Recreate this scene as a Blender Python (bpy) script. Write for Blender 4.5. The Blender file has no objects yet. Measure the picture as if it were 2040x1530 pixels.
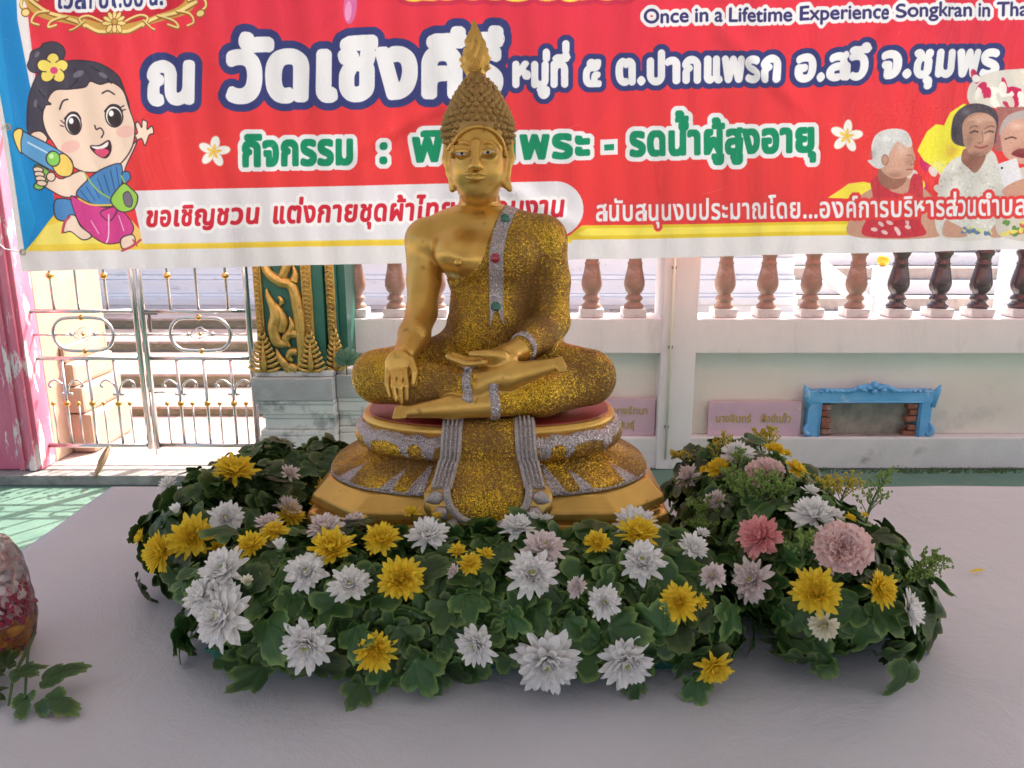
import bpy, bmesh, math, random
import numpy as np
from mathutils import Vector, Matrix, Euler
R = math.radians
scene = bpy.context.scene
COL = scene.collection
random.seed(7)
# ---------------------------------------------------------------- camera
F_PX, PITCH = 1532.0, R(13.2)
CAM = Vector((0.0, 0.0, 1.30))
cam_data = bpy.data.cameras.new('camera')
cam_data.sensor_width = 36.0
cam_data.lens = F_PX / 2040.0 * 36.0
cam_data.clip_start = 0.02
cam_data.clip_end = 500.0
cam = bpy.data.objects.new('camera', cam_data)
COL.objects.link(cam)
cam.location = CAM
cam.rotation_euler = (R(90) - PITCH, 0, 0)
scene.camera = cam
# ---------------------------------------------------------------- sky and sun (sun behind and to the right, shade under the out-of-frame marquee)
SUN_EL, SUN_AZ = R(50), R(38)          # azimuth measured from +y (away from camera) towards +x
world = bpy.data.worlds.new('World')
scene.world = world
world.use_nodes = True
wn = world.node_tree
wn.nodes.clear()
sky = wn.nodes.new('ShaderNodeTexSky')
sky.sky_type = 'NISHITA'
sky.sun_disc = False
sky.sun_elevation = SUN_EL
sky.sun_rotation = SUN_AZ
sky.air_density = .75
sky.dust_density = 6.5
bg = wn.nodes.new('ShaderNodeBackground')
bg.inputs['Strength'].default_value = 0.15
wo = wn.nodes.new('ShaderNodeOutputWorld')
wn.links.new(sky.outputs[0], bg.inputs[0])
wn.links.new(bg.outputs[0], wo.inputs[0])
sd = bpy.data.lights.new('sun', 'SUN')
sd.energy = 3.2
sd.angle = R(0.6)
sd.color = (1.0, 0.93, 0.84)
sun = bpy.data.objects.new('sun', sd)
COL.objects.link(sun)
sdir = Vector((math.sin(SUN_AZ) * math.cos(SUN_EL), math.cos(SUN_AZ) * math.cos(SUN_EL), math.sin(SUN_EL)))
sun.rotation_euler = sdir.to_track_quat('Z', 'Y').to_euler()
sun.location = (3, 5, 6)
vs = scene.view_settings
scene.display_settings.display_device = 'sRGB'
vs.view_transform = 'Standard'
vs.look = 'None'
vs.exposure = 1.78
vs.gamma = 1.0
vs.use_curve_mapping = False
scene.cycles.max_bounces = 8
scene.cycles.diffuse_bounces = 5
scene.cycles.glossy_bounces = 4
scene.cycles.transmission_bounces = 6
scene.cycles.transparent_max_bounces = 8
scene.cycles.sample_clamp_indirect = 6.0
scene.cycles.use_denoising = True
# ---------------------------------------------------------------- measuring helpers
_fw = Vector((0, math.cos(PITCH), -math.sin(PITCH)))
_up = Vector((0, math.sin(PITCH), math.cos(PITCH)))
def ray(px, py):
    return Vector(((px - 1020) / F_PX, 0, 0)) + _fw + _up * ((765 - py) / F_PX)
def at_y(px, py, Y):
    d = ray(px, py); return CAM + d * (Y / d.y)
def at_z(px, py, Z):
    d = ray(px, py); return CAM + d * ((Z - CAM.z) / d.z)
# ---------------------------------------------------------------- a small painter for the flat print on the banner
YB = 3.10                                   # distance of the banner
BX0, BX1, BZ0, BZ1, TX = -2.22, 2.95, 1.02, 2.36, 0.0018
TW, TH = int((BX1 - BX0) / TX), int((BZ1 - BZ0) / TX)
buf = np.zeros((TH, TW, 3), np.float32)
def T(pts):
    a = np.asarray(pts, np.float64).reshape(-1, 2)
    dx = (a[:, 0] - 1020) / F_PX; du = (765 - a[:, 1]) / F_PX
    y = _fw.y + _up.y * du; z = _fw.z + _up.z * du
    k = YB / y
    return np.stack([(dx * k - BX0) / TX, (CAM.z + z * k - BZ0) / TX], 1)
def fill_mask(e0, e1, SS=3):
    """even-odd mask of closed outlines given as edges (texture coordinates)"""
    allp = np.concatenate([e0, e1]); x0, y0 = np.floor(allp.min(0)).astype(int) - 1; x1, y1 = np.ceil(allp.max(0)).astype(int) + 2
    x0c, y0c, x1c, y1c = x0, max(0, y0), x1, min(TH, y1)
    if y1c <= y0c: return None
    w, h = (x1 - x0) * SS, (y1c - y0c) * SS
    tg = np.zeros((h, w + 1), np.int32)
    for a, b in zip(e0, e1):
        ax, ay, bx, by = (a[0] - x0) * SS, (a[1] - y0c) * SS, (b[0] - x0) * SS, (b[1] - y0c) * SS
        if ay > by: ax, ay, bx, by = bx, by, ax, ay
        r0, r1 = max(0, math.ceil(ay - .5)), min(h - 1, math.ceil(by - .5) - 1)
        if r1 < r0: continue
        rows = np.arange(r0, r1 + 1)
        xs = ax + (rows + .5 - ay) * (bx - ax) / (by - ay)
        np.add.at(tg, (rows, np.clip(np.ceil(xs - .5).astype(int), 0, w)), 1)
    m = (np.cumsum(tg, 1)[:, :w] % 2).astype(np.float32)
    m = m.reshape(y1c - y0c, SS, x1 - x0, SS).mean((1, 3))
    return [x0, y0c, m]
def clipm(mm):
    x0, y0, m = mm
    xa, xb = max(0, x0), min(TW, x0 + m.shape[1]); ya, yb = max(0, y0), min(TH, y0 + m.shape[0])
    if xa >= xb or ya >= yb: return None
    return xa, ya, m[ya - y0:yb - y0, xa - x0:xb - x0]
def paint(mm, color, alpha=1.0):
    if mm is None: return
    c = clipm(mm)
    if c is None: return
    x, y, m = c
    m = (m * alpha)[..., None]
    v = buf[y:y + m.shape[0], x:x + m.shape[1]]
    col = np.array(color, np.float32) / 255.0
    v[:] = v * (1 - m) + col * m
def poly(pts, color, alpha=1.0):
    p = T(pts); paint(fill_mask(p, np.roll(p, -1, 0)), color, alpha)
def smooth(pts, n=8, closed=True):
    p = np.asarray(pts, float); N = len(p); out = []
    for i in range(N if closed else N - 1):
        a, b, c, d = (p[(i + k) % N] if closed else p[min(max(i + k, 0), N - 1)] for k in (-1, 0, 1, 2))
        for t in np.linspace(0, 1, n, endpoint=False):
            out.append(.5 * ((2 * b) + (c - a) * t + (2 * a - 5 * b + 4 * c - d) * t * t + (-a + 3 * b - 3 * c + d) * t ** 3))
    if not closed: out.append(p[-1])
    return np.array(out)
def blob(pts, color, alpha=1.0, line=None, lw=2.0):
    q = smooth(pts); poly(q, color, alpha)
    if line is not None: stroke(np.vstack([q, q[:1]]), lw, line)
def ell(cx, cy, rx, ry, color, rot=0, alpha=1.0, line=None, lw=2.0):
    t = np.linspace(0, 2 * math.pi, 40, endpoint=False); c, s = math.cos(R(rot)), math.sin(R(rot))
    x, y = rx * np.cos(t), ry * np.sin(t)
    q = np.stack([cx + x * c - y * s, cy + x * s + y * c], 1)
    poly(q, color, alpha)
    if line is not None: stroke(np.vstack([q, q[:1]]), lw, line)
def stroke(pts, w, color, alpha=1.0):
    p = T(pts); r = w * .58
    for a, b in zip(p[:-1], p[1:]):
        x0, y0 = np.floor(np.minimum(a, b) - r - 1).astype(int); x1, y1 = np.ceil(np.maximum(a, b) + r + 2).astype(int)
        x0, y0, x1, y1 = max(0, x0), max(0, y0), min(TW, x1), min(TH, y1)
        if x0 >= x1 or y0 >= y1: continue
        X, Y = np.meshgrid(np.arange(x0, x1) + .5, np.arange(y0, y1) + .5)
        d = b - a; L = max(1e-6, d @ d)
        t = np.clip(((X - a[0]) * d[0] + (Y - a[1]) * d[1]) / L, 0, 1)
        dist = np.hypot(X - a[0] - t * d[0], Y - a[1] - t * d[1])
        paint([x0, y0, np.clip(r + .5 - dist, 0, 1).astype(np.float32)], color, alpha)
def glow(cx, cy, rx, ry, color, alpha=.5):
    p = T([(cx - rx, cy - ry), (cx + rx, cy + ry)]); x0, x1 = sorted(p[:, 0].astype(int)); y0, y1 = sorted(p[:, 1].astype(int))
    X, Y = np.meshgrid(np.linspace(-1.6, 1.6, max(2, x1 - x0)), np.linspace(-1.6, 1.6, max(2, y1 - y0))); paint([x0, y0, np.exp(-(X ** 2 + Y ** 2) * 1.6).astype(np.float32) * (X ** 2 + Y ** 2 < 2.5)], color, alpha)
def curve(pts, w, color, alpha=1.0):
    stroke(smooth(pts, 6, False), w, color, alpha)
def dilate(mm, r):
    x0, y0, m = mm; k = int(math.ceil(r)) + 1
    M = np.pad(m, k); out = M.copy(); rr = r
    while rr > 0:
        n = max(8, int(2 * math.pi * rr / 1.2))
        for i in range(n):
            dx, dy = int(round(rr * math.cos(6.2832 * i / n))), int(round(rr * math.sin(6.2832 * i / n)))
            out = np.maximum(out, np.roll(np.roll(M, dx, 1), dy, 0))
        rr -= 2.5
    return [x0 - k, y0 - k, out]
# glyph outlines come from Blender's own built-in font (Latin and Thai)
_gc = {}
_fc = bpy.data.curves.new('glyph_probe', 'FONT'); _fo = bpy.data.objects.new('glyph_probe', _fc); COL.objects.link(_fo)
_UP, _TONE, _LOW = 'ัิีึื็ำ', '่้๊๋์', 'ุู'
def glyph_mesh(s):
    _fc.body = s; _fc.update_tag(); bpy.context.view_layer.update()
    ev = _fo.evaluated_get(bpy.context.evaluated_depsgraph_get()); me = ev.to_mesh()
    v = np.array([p.co[:2] for p in me.vertices], float).reshape(-1, 2)
    cnt = {}
    for pl in me.polygons:
        for k in pl.edge_keys: cnt[k] = cnt.get(k, 0) + 1
    e = np.array([k for k, c in cnt.items() if c == 1], int).reshape(-1, 2)
    ev.to_mesh_clear()
    return v, e
def glyph(ch):
    if ch not in _gc:
        v, e = glyph_mesh(ch)
        k = 'ก' if ord(ch) > 3000 else 'l'
        wa, _ = glyph_mesh(ch + k); wb, _ = glyph_mesh(k)
        _gc[ch] = (v, e, wa[:, 0].max() - wb[:, 0].max() if len(wa) else .3)
    return _gc[ch]
def layout(s, track=0.0):
    x, out = 0.0, []
    prev_up = False
    for ci, ch in enumerate(s):
        if ch == ' ': x += .27; prev_up = False; continue
        v, e, adv = glyph(ch)
        dy = 0.0
        if ch in _TONE and (prev_up or s[ci + 1:ci + 2] == 'ำ'): dy = .2
        if ch == 'ำ' and prev_up == 'tone': pass
        out.append((v + [x, dy], e)); 
        if ch in _UP: prev_up = True
        elif ch not in _TONE + _LOW: prev_up = False
        if adv > .1: x += adv + track
    return out
def text(s, x0, y0, x1, y1, xh, color, bold=0.0, outline=0.0, ocolor=None, latin=False, track=None, slant=0.0, outline2=0, ocolor2=None):
    L = layout(s, track if track is not None else (.05 if not latin else 0)); allv = np.concatenate([v for v, e in L if len(v)])
    a, b = allv[:, 0].min(), allv[:, 0].max()
    base = .558 if not latin else .70
    ux = np.array([x1 - x0 - 2 * bold, y1 - y0]) / (b - a); sy = (xh - 2 * bold) / base
    m = None
    for v, e in L:
        if not len(e): continue
        vv = v.copy(); vv[:, 0] += slant * vv[:, 1]
        q = np.array([x0 + bold, y0 - bold]) + (vv[:, :1] - a) * ux + np.stack([np.zeros(len(vv)), -vv[:, 1] * sy], 1)
        q = T(q); mm = fill_mask(q[e[:, 0]], q[e[:, 1]])
        if mm is None: continue
        m = [mm] if m is None else m + [mm]
    X0 = min(k[0] for k in m); Y0 = min(k[1] for k in m); X1 = max(k[0] + k[2].shape[1] for k in m); Y1 = max(k[1] + k[2].shape[0] for k in m)
    M = np.zeros((Y1 - Y0, X1 - X0), np.float32)
    for k in m:
        s_ = M[k[1] - Y0:k[1] - Y0 + k[2].shape[0], k[0] - X0:k[0] - X0 + k[2].shape[1]]; np.maximum(s_, k[2], out=s_)
    mm = [X0, Y0, M]
    if bold: mm = dilate(mm, bold * 1.16)
    if outline2: paint(dilate(mm, outline2 * 1.16), ocolor2)
    if outline: paint(dilate(mm, outline * 1.16), ocolor)
    paint(mm, color)
# ---------------------------------------------------------------- the print on the banner
def paint_banner():
    buf[:] = np.array((226, 216, 218), np.float32) / 255
    WHT, NAVY, GRN, RED, YEL = (232, 228, 232), (44, 44, 104), (10, 128, 84), (206, 24, 44), (240, 205, 60)
    # red field, a little pinker and darker to the top
    poly([(20, -300), (3200, -300), (3200, 440), (1690, 447), (1130, 470), (1000, 478), (250, 480), (110, 470)], (228, 46, 46))
    yy = np.linspace(0, 1, TH)[:, None]; xx = np.linspace(0, 1, TW)[None]
    rm = (buf[..., 0] - buf[..., 1] > .5).astype(np.float32)
    k = np.clip((yy - .35) / .6, 0, 1) * rm
    buf[..., 0] -= .02 * k; buf[..., 1] -= .04 * k; buf[..., 2] += .08 * k
    # soft darker swooshes inside the red
    for q, al in (([(980, -60), (1250, -60), (1290, 60), (1180, 260), (1060, 340), (1010, 120)], .10), ([(1700, -60), (2300, -60), (2200, 120), (1980, 200), (1880, 90)], .14),
                  ([(380, -60), (700, -60), (640, 60), (480, 110)], .10), ([(60, 30), (140, 60), (280, 220), (300, 370), (120, 380)], .08)):
        blob(q, (176, 24, 60), al)
    # blue corner
    poly([(-60, -300), (22, -300), (36, 40), (60, 165), (92, 330), (108, 424), (52, 502), (14, 250), (-28, -10)], (20, 122, 196))
    poly([(-60, -300), (-34, -300), (6, 60), (30, 250), (70, 440), (52, 502), (14, 250)], (30, 150, 215), .5)
    # pale band with the red writing, yellow wedges
    poly([(106, 424), (52, 500), (300, 496), (1140, 484), (1140, 472), (270, 480)], YEL)
    poly([(90, 450), (66, 488), (300, 484), (262, 440), (150, 430)], (246, 226, 110), .8)
    q = [(262, 380), (1106, 361)] + [(1108 + 55 * math.sin(t), 416 - 55 * math.cos(t)) for t in np.linspace(0, math.pi, 16)] + [(1106, 471), (282, 486)]
    poly(q, (229, 220, 226))
    poly([(52, 502), (300, 497), (820, 487), (820, 479), (300, 489)], (236, 190, 50), .8)
    poly([(1126, 476), (1160, 449), (1400, 446), (1697, 440), (1697, 468), (1126, 478)], (226, 190, 40))
    poly([(1150, 466), (1170, 455), (1400, 452), (1697, 446), (1697, 460), (1160, 470)], (248, 226, 90), .8)
    poly([(1651, 394), (1690, 366), (1720, 362), (1760, 372), (1760, 400)], (240, 216, 60))
    # ---- framed time panel, top left
    G1, G2, G3 = (196, 148, 62), (238, 208, 130), (140, 88, 30)
    blob([(48, -40), (50, 0), (80, 34), (150, 50), (226, 62), (310, 48), (372, 26), (392, -8), (392, -60)], G1)
    blob([(66, -40), (70, 0), (96, 22), (160, 34), (226, 50), (300, 36), (356, 14), (374, -12), (374, -60)], (196, 22, 42))
    for s in (-1, 1):
        def X(x): return 226 + s * x
        for c, w in (([(0, 60), (30, 62), (60, 48), (92, 36), (130, 24), (162, 2)], 7), ([(20, 44), (52, 30), (70, 36), (60, 52)], 5), ([(92, 32), (122, 42), (128, 54), (112, 50)], 5),
                     ([(60, 40), (78, 56), (86, 60)], 4), ([(128, 22), (150, 26), (160, 44), (146, 50)], 5), ([(150, 0), (172, -10), (182, 10), (170, 22)], 6)):
            p = [(X(a), b) for a, b in c]
            curve([(a, b + 2) for a, b in p], w, G3); curve(p, w - 2, G2)
        ell(X(172), 26, 9, 8, G2, line=G3, lw=2)
    for kk in range(7):
        t = R(-90 + (kk - 3) * 32); ell(226 + 15 * math.cos(t), 44 + 15 * math.sin(t), 10, 4.5, G2, math.degrees(t), line=G3, lw=1.2)
    for kk in range(3): ell(226 + 10 * (kk - 1), 56, 5, 9, G2, (1 - kk) * 25, line=G3, lw=1.2)
    ell(226, 42, 6, 6, G1, line=G3, lw=1.5)
    text('เวลา ๐๙.๐๐ น.', 117, 18, 328, 12, 34, NAVY, 1.2, 6, WHT)
    # ---- the big cut-off heading above
    text('สงกรานต์', 800, -28, 1260, -30, 110, (60, 20, 60), 5, 22, (244, 214, 60), outline2=30, ocolor2=(196, 30, 60))
    ell(696, 10, 14, 36, (206, 90, 150), 4); ell(692, 20, 7, 20, (230, 150, 190), 4, .8)
    text('Once in a Lifetime Experience Songkran in Thailand', 1283, 46, 2122, 30, 29, (48, 38, 96), .6, 6, WHT, latin=True)
    # ---- place name
    B = dict(outline=13, ocolor=NAVY)
    text('ณ', 296, 211, 392, 209, 88, WHT, 6.5, **B)
    text('วัดเชิงคีรี', 452, 206, 1002, 194, 106, WHT, 8.5, **B)
    B = dict(outline=9, ocolor=NAVY)
    text('หมู่ที่', 1021, 174, 1135, 172, 54, WHT, 4.0, **B)
    text('๕', 1162, 173, 1199, 172, 53, WHT, 3.5, **B)
    text('ต.ปากแพรก', 1227, 170, 1560, 161, 54, WHT, 4.0, **B)
    text('อ.สวี', 1586, 162, 1730, 158, 55, WHT, 4.0, slant=.1, **B)
    text('จ.ชุมพร', 1754, 157, 1992, 152, 56, WHT, 4.0, slant=.1, **B)
    # ---- activities
    B = dict(outline=8, ocolor=WHT)
    text('กิจกรรม', 485, 334, 703, 329, 54, GRN, 3.8, **B)
    text(':', 756, 327, 773, 327, 52, GRN, 3, **B)
    text('พิธีน้ำพระ', 822, 325, 1176, 315, 52, GRN, 3.8, **B)
    poly([(1196, 278), (1230, 277), (1230, 308), (1196, 309)], WHT); poly([(1204, 288), (1223, 287), (1223, 299), (1204, 300)], GRN)
    text('รดน้ำผู้สูงอายุ', 1253, 313, 1628, 303, 52, GRN, 3.8, **B)
    for fx, fy, fr in ((431, 303, 29), (1688, 271, 31)):
        for kk in range(5):
            t = R(-90 + 72 * kk + 8)
            ell(fx + .58 * fr * math.cos(t), fy + .58 * fr * math.sin(t), fr * .5, fr * .3, (244, 236, 232), math.degrees(t), line=(214, 160, 140), lw=1)
        for kk in range(5):
            t = R(-90 + 72 * kk + 8)
            ell(fx + .26 * fr * math.cos(t), fy + .26 * fr * math.sin(t), fr * .26, fr * .10, (240, 190, 60), math.degrees(t), .9)
    text('ขอเชิญชวน', 287, 453, 515, 446, 34, RED, 1.8, 6, (244, 238, 240), slant=.12)
    text('แต่งกายชุดผ้าไทยมาร่วมงาน', 543, 446, 1122, 433, 36, RED, 1.8, 6, (244, 238, 240), slant=.12)
    # ---- printed photographs on the right
    SK, SKD, HG = (196, 140, 118), (150, 92, 76), (206, 196, 196)
    rs = np.random.RandomState(3)
    for _ in range(26):
        ell(1770 + rs.rand() * 190, 320 + rs.rand() * 80 - (0), 9 + rs.rand() * 9, 5 + rs.rand() * 7, (236, 226, 60) if rs.rand() < .35 else ((196, 24, 84) if rs.rand() < .4 else (226, 216, 208)), rs.rand() * 180, .9)
    poly([(1828, 300), (1846, 262), (1862, 248), (1880, 250), (1894, 224), (1922, 206), (1940, 212), (1960, 400), (1840, 320)], (238, 222, 50))
    # tray of petals
    blob([(1932, 172), (1960, 150), (2010, 138), (2110, 140), (2150, 190), (2100, 214), (1990, 214), (1936, 206)], (214, 204, 198))
    for _ in range(60):
        ell(1940 + rs.rand() * 190, 148 + rs.rand() * 62, 8 + rs.rand() * 9, 4 + rs.rand() * 5, ((240, 234, 226), (196, 20, 70), (236, 226, 214), (222, 208, 196))[rs.randint(4)], rs.rand() * 180, .95)
    poly([(1990, 212), (2160, 212), (2160, 300), (1990, 300)], (164, 92, 88))
    # seated figure with white hair, red top, facing right
    blob([(1694, 470), (1700, 420), (1712, 392), (1740, 372), (1760, 352), (1800, 352), (1828, 366), (1856, 388), (1866, 430), (1866, 472)], SK)
    blob([(1722, 470), (1728, 430), (1738, 396), (1734, 362), (1752, 352), (1776, 380), (1806, 384), (1816, 352), (1836, 352), (1842, 400), (1836, 440), (1838, 470)], (196, 40, 54))
    blob([(1752, 362), (1756, 330), (1800, 330), (1804, 360), (1780, 378)], SKD)
    blob([(1744, 300), (1754, 274), (1790, 262), (1812, 276), (1820, 300), (1824, 316), (1820, 324), (1820, 336), (1810, 350), (1784, 356), (1762, 344), (1748, 322)], (204, 150, 128))
    blob([(1738, 316), (1736, 290), (1748, 266), (1778, 256), (1806, 262), (1818, 286), (1808, 294), (1790, 282), (1776, 300), (1768, 326), (1754, 336), (1740, 332), (1728, 320)], (214, 208, 208))
    ell(1765, 318, 7, 10, SK, 0, line=SKD, lw=1.5); curve([(1806, 309), (1818, 309)], 1.8, SKD); curve([(1806, 338), (1818, 337)], 2, (150, 70, 66)); curve([(1818, 312), (1822, 325), (1814, 328)], 1.5, SKD)
    for _ in range(30):
        a = 1744 + rs.rand() * 60; b = 262 + rs.rand() * 26; curve([(a, b), (a + 8, b + 6), (a + 4, b + 16)], 1.0, (190, 184, 188), .7)
    for _ in range(8): ell(1740 + rs.rand() * 80, 440 + rs.rand() * 26, 7, 4, (232, 190, 190), rs.rand() * 90)
    # second figure, dark hair, lace blouse
    blob([(1872, 470), (1876, 360), (1900, 320), (1930, 306), (1960, 296), (1986, 300), (2000, 330), (2014, 400), (2010, 470)], (214, 206, 200))
    for _ in range(170):
        a, b = 1878 + rs.rand() * 126, 320 + rs.rand() * 146
        ell(a, b, 3, 1.6, ((182, 170, 166), (234, 230, 226), (196, 190, 180))[rs.randint(3)], rs.rand() * 180, .8)
    blob([(1924, 320), (1926, 296), (1968, 300), (1970, 320), (1950, 344)], SKD)
    blob([(1902, 282), (1898, 252), (1906, 226), (1930, 208), (1964, 206), (1990, 222), (1996, 256), (1986, 290), (1930, 292)], (70, 56, 66))
    blob([(1922, 276), (1922, 244), (1940, 226), (1970, 224), (1990, 242), (1992, 272), (1984, 298), (1964, 310), (1940, 304), (1926, 290)], (180, 128, 108))
    blob([(1930, 240), (1950, 228), (1976, 228), (1986, 240), (1960, 238)], (206, 156, 134), .7)
    for a in (1947, 1980): curve([(a - 10, 264), (a, 260), (a + 8, 262)], 2.4, (60, 36, 36)); curve([(a - 11, 255), (a, 250), (a + 8, 252)], 1.8, (110, 70, 60))
    curve([(1964, 262), (1968, 280), (1958, 284)], 1.8, (130, 80, 66)); curve([(1952, 290), (1966, 293), (1978, 289)], 3, (150, 66, 66))
    blob([(1880, 470), (1884, 440), (1900, 444), (1926, 458), (1930, 472)], SK); blob([(1980, 472), (1986, 452), (2010, 440), (2014, 470)], SK)
    for _ in range(30): ell(1920 + rs.rand() * 60, 454 + rs.rand() * 12, 5, 3, (96, 112, 150) if rs.rand() < .6 else (210, 214, 120), rs.rand() * 180)
    # third figure at the edge holding a phone
    blob([(2004, 472), (2002, 400), (2016, 350), (2060, 330), (2150, 340), (2160, 472)], (206, 190, 180))
    blob([(2004, 262), (2010, 236), (2034, 224), (2080, 226), (2100, 260), (2090, 320), (2040, 326), (2012, 310), (2004, 286)], (206, 150, 132))
    blob([(2002, 268), (2006, 240), (2030, 222), (2080, 218), (2104, 250), (2090, 250), (2040, 236), (2016, 248)], (176, 158, 156))
    curve([(2012, 276), (2024, 272), (2032, 275)], 2.4, (90, 50, 46)); blob([(2024, 306), (2036, 296), (2052, 298), (2044, 314)], (120, 30, 36))
    poly([(1998, 326), (2032, 314), (2046, 370), (2012, 384)], (222, 214, 222)); ell(2006, 334, 2.5, 2.5, (40, 30, 40))
    blob([(2006, 384), (2018, 368), (2050, 356), (2056, 384), (2030, 396)], SK)
    for _ in range(20): ell(2006 + rs.rand() * 60, 440 + rs.rand() * 28, 6, 4, ((90, 130, 60), (206, 90, 60), (226, 206, 90))[rs.randint(3)], rs.rand() * 180)
    for g_ in ((1800, 300, 22, 26, (232, 186, 164), .55), (1812, 322, 14, 18, (150, 96, 82), .45), (1784, 348, 26, 12, (120, 70, 60), .5), (1766, 276, 24, 16, (240, 236, 236), .7), (1740, 306, 12, 22, (150, 142, 146), .6), (1850, 410, 14, 40, (226, 176, 156), .6), (1716, 420, 12, 40, (150, 96, 82), .5), (1790, 430, 50, 26, (150, 20, 34), .4),
               (1958, 240, 22, 12, (226, 182, 160), .6), (1976, 270, 16, 22, (214, 166, 146), .6), (1936, 280, 14, 26, (128, 84, 72), .55), (1956, 306, 30, 10, (110, 70, 60), .5), (1930, 222, 22, 14, (128, 112, 128), .6), (1906, 262, 10, 26, (36, 28, 36), .6), (1944, 262, 9, 5, (90, 52, 46), .6), (1980, 260, 9, 5, (90, 52, 46), .6),
               (1904, 380, 18, 60, (246, 242, 238), .6), (1962, 350, 20, 30, (176, 166, 160), .5), (1996, 400, 14, 60, (150, 140, 136), .5), (2034, 250, 22, 14, (236, 196, 180), .6), (2050, 290, 30, 24, (170, 112, 98), .5), (2034, 300, 14, 14, (120, 60, 56), .4), (1900, 300, 26, 30, (150, 20, 60), .25), (1870, 330, 30, 20, (250, 246, 240), .4)):
        glow(*g_)
    n_ = rs.normal(0, 1, (TH, TW, 1)).astype(np.float32); q_ = T([(1700, 480), (2100, 200)]); x0_, y0_, x1_, y1_ = int(q_[0, 0]), max(0, int(q_[0, 1])), int(q_[1, 0]), int(q_[1, 1]); buf[y0_:y1_, x0_:x1_] += n_[y0_:y1_, x0_:x1_] * .035
    text('สนับสนุนงบประมาณโดย...องค์การบริหารส่วนตำบลสวี', 1187, 441, 2098, 428, 33, WHT, .9, 6, (218, 48, 50))
    # ---- generic printed girl with a water toy, on the left
    LN, SKN = (58, 34, 44), (240, 208, 188)
    HAIR, HL = (62, 52, 66), (120, 110, 130)
    blob([(232, 300), (240, 316), (262, 290), (282, 276), (290, 290), (300, 270), (309, 266), (306, 252), (296, 258), (296, 244), (286, 240), (284, 254), (276, 243), (270, 248), (274, 264), (268, 270), (272, 284), (252, 330), (244, 352), (238, 340)], SKN, line=LN)
    blob([(100, 346), (120, 356), (164, 340), (172, 372), (150, 390), (122, 392), (98, 380), (82, 366), (78, 352)], SKN, line=LN)
    blob([(60, 120), (66, 104), (84, 96), (90, 88), (108, 84), (126, 92), (132, 108), (120, 130), (96, 146), (66, 144), (56, 132)], HAIR, line=LN)
    blob([(62, 270), (56, 230), (62, 180), (88, 140), (140, 122), (190, 124), (230, 146), (246, 178), (254, 220), (200, 220), (100, 276)], HAIR, line=LN)
    blob([(92, 262), (86, 236), (92, 212), (104, 208), (98, 200), (112, 180), (140, 178), (170, 174), (180, 162), (200, 168), (222, 164), (244, 180), (256, 214), (268, 250), (264, 290), (244, 322), (210, 340), (166, 342), (132, 322), (104, 282)], SKN, line=LN, lw=2.2)
    blob([(66, 288), (60, 276), (66, 264), (82, 262), (94, 276), (84, 288)], SKN, line=LN)
    for q in ([(150, 138), (156, 160), (140, 176)], [(180, 132), (206, 148), (222, 166)], [(80, 180), (92, 196)], [(72, 200), (84, 220), (92, 214)]): curve(q, 2.2, (38, 30, 40))
    ell(158, 148, 11, 6, HL, -30, .8); ell(206, 150, 10, 4, HL, 30, .8); ell(72, 206, 4, 8, HL, 10, .7); ell(78, 110, 7, 4, HL, -50, .7)
    for s_, (ex, ey) in ((0, (147, 247)), (1, (227, 232))):
        ell(ex, ey, 17, 21, (250, 246, 244), -10, line=LN, lw=2.4); ell(ex + 1, ey + 2, 14, 18, (50, 30, 34), -10)
        ell(ex - 5, ey - 6, 5, 6, (250, 246, 244)); curve([(ex - 18, ey - 10), (ex - 6, ey - 22), (ex + 8, ey - 21), (ex + 16, ey - 10)], 3.2, LN)
    for q in ([(128, 246), (122, 240)], [(127, 252), (121, 250)], [(240, 214), (246, 210)], [(242, 220), (249, 218)]): stroke(q, 2, LN)
    curve([(120, 218), (126, 202), (136, 198)], 2.6, LN); curve([(204, 186), (216, 181), (228, 188)], 2.6, LN)
    curve([(190, 250), (193, 258), (200, 255), (206, 264), (202, 274)], 2.2, LN)
    ell(140, 292, 20, 12, (236, 150, 150), -15, .45); ell(250, 262, 18, 12, (236, 150, 150), -10, .45)
    blob([(182, 292), (198, 290), (216, 280), (220, 298), (210, 314), (194, 308)], (70, 20, 30), line=LN); blob([(184, 292), (200, 291), (214, 282), (212, 292), (196, 298)], (246, 240, 240)); blob([(190, 300), (206, 296), (216, 302), (206, 313), (196, 309)], (222, 70, 110))
    for kk in range(5):
        t = R(-90 + 72 * kk); ell(108 + 17 * math.cos(t), 137 + 17 * math.sin(t), 14, 12, (238, 214, 96), math.degrees(t), line=LN, lw=1.6)
    ell(108, 138, 13, 13, (240, 214, 96)); ell(110, 141, 7, 7, (214, 60, 120))
    # clothes
    BL, PK = (70, 122, 184), (206, 52, 130)
    blob([(104, 400), (126, 396), (148, 404), (150, 426), (128, 440), (106, 434)], BL, line=LN)
    blob([(138, 392), (160, 400), (200, 412), (232, 414), (256, 436), (264, 458), (244, 480), (206, 486), (176, 470), (152, 440)], PK, line=LN)
    blob([(130, 432), (146, 430), (156, 450), (176, 470), (160, 478), (136, 462), (120, 462)], SKN, line=LN); blob([(240, 474), (262, 468), (266, 484), (246, 496), (238, 490)], SKN, line=LN)
    curve([(118, 464), (122, 444), (134, 432)], 4, (196, 60, 80)); curve([(240, 500), (262, 490), (278, 478)], 4, (196, 60, 80)); curve([(262, 478), (270, 490)], 3, (196, 60, 80))
    blob([(150, 384), (176, 356), (208, 334), (238, 326), (244, 346), (240, 372), (226, 408), (196, 410), (166, 400)], BL, line=LN)
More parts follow.
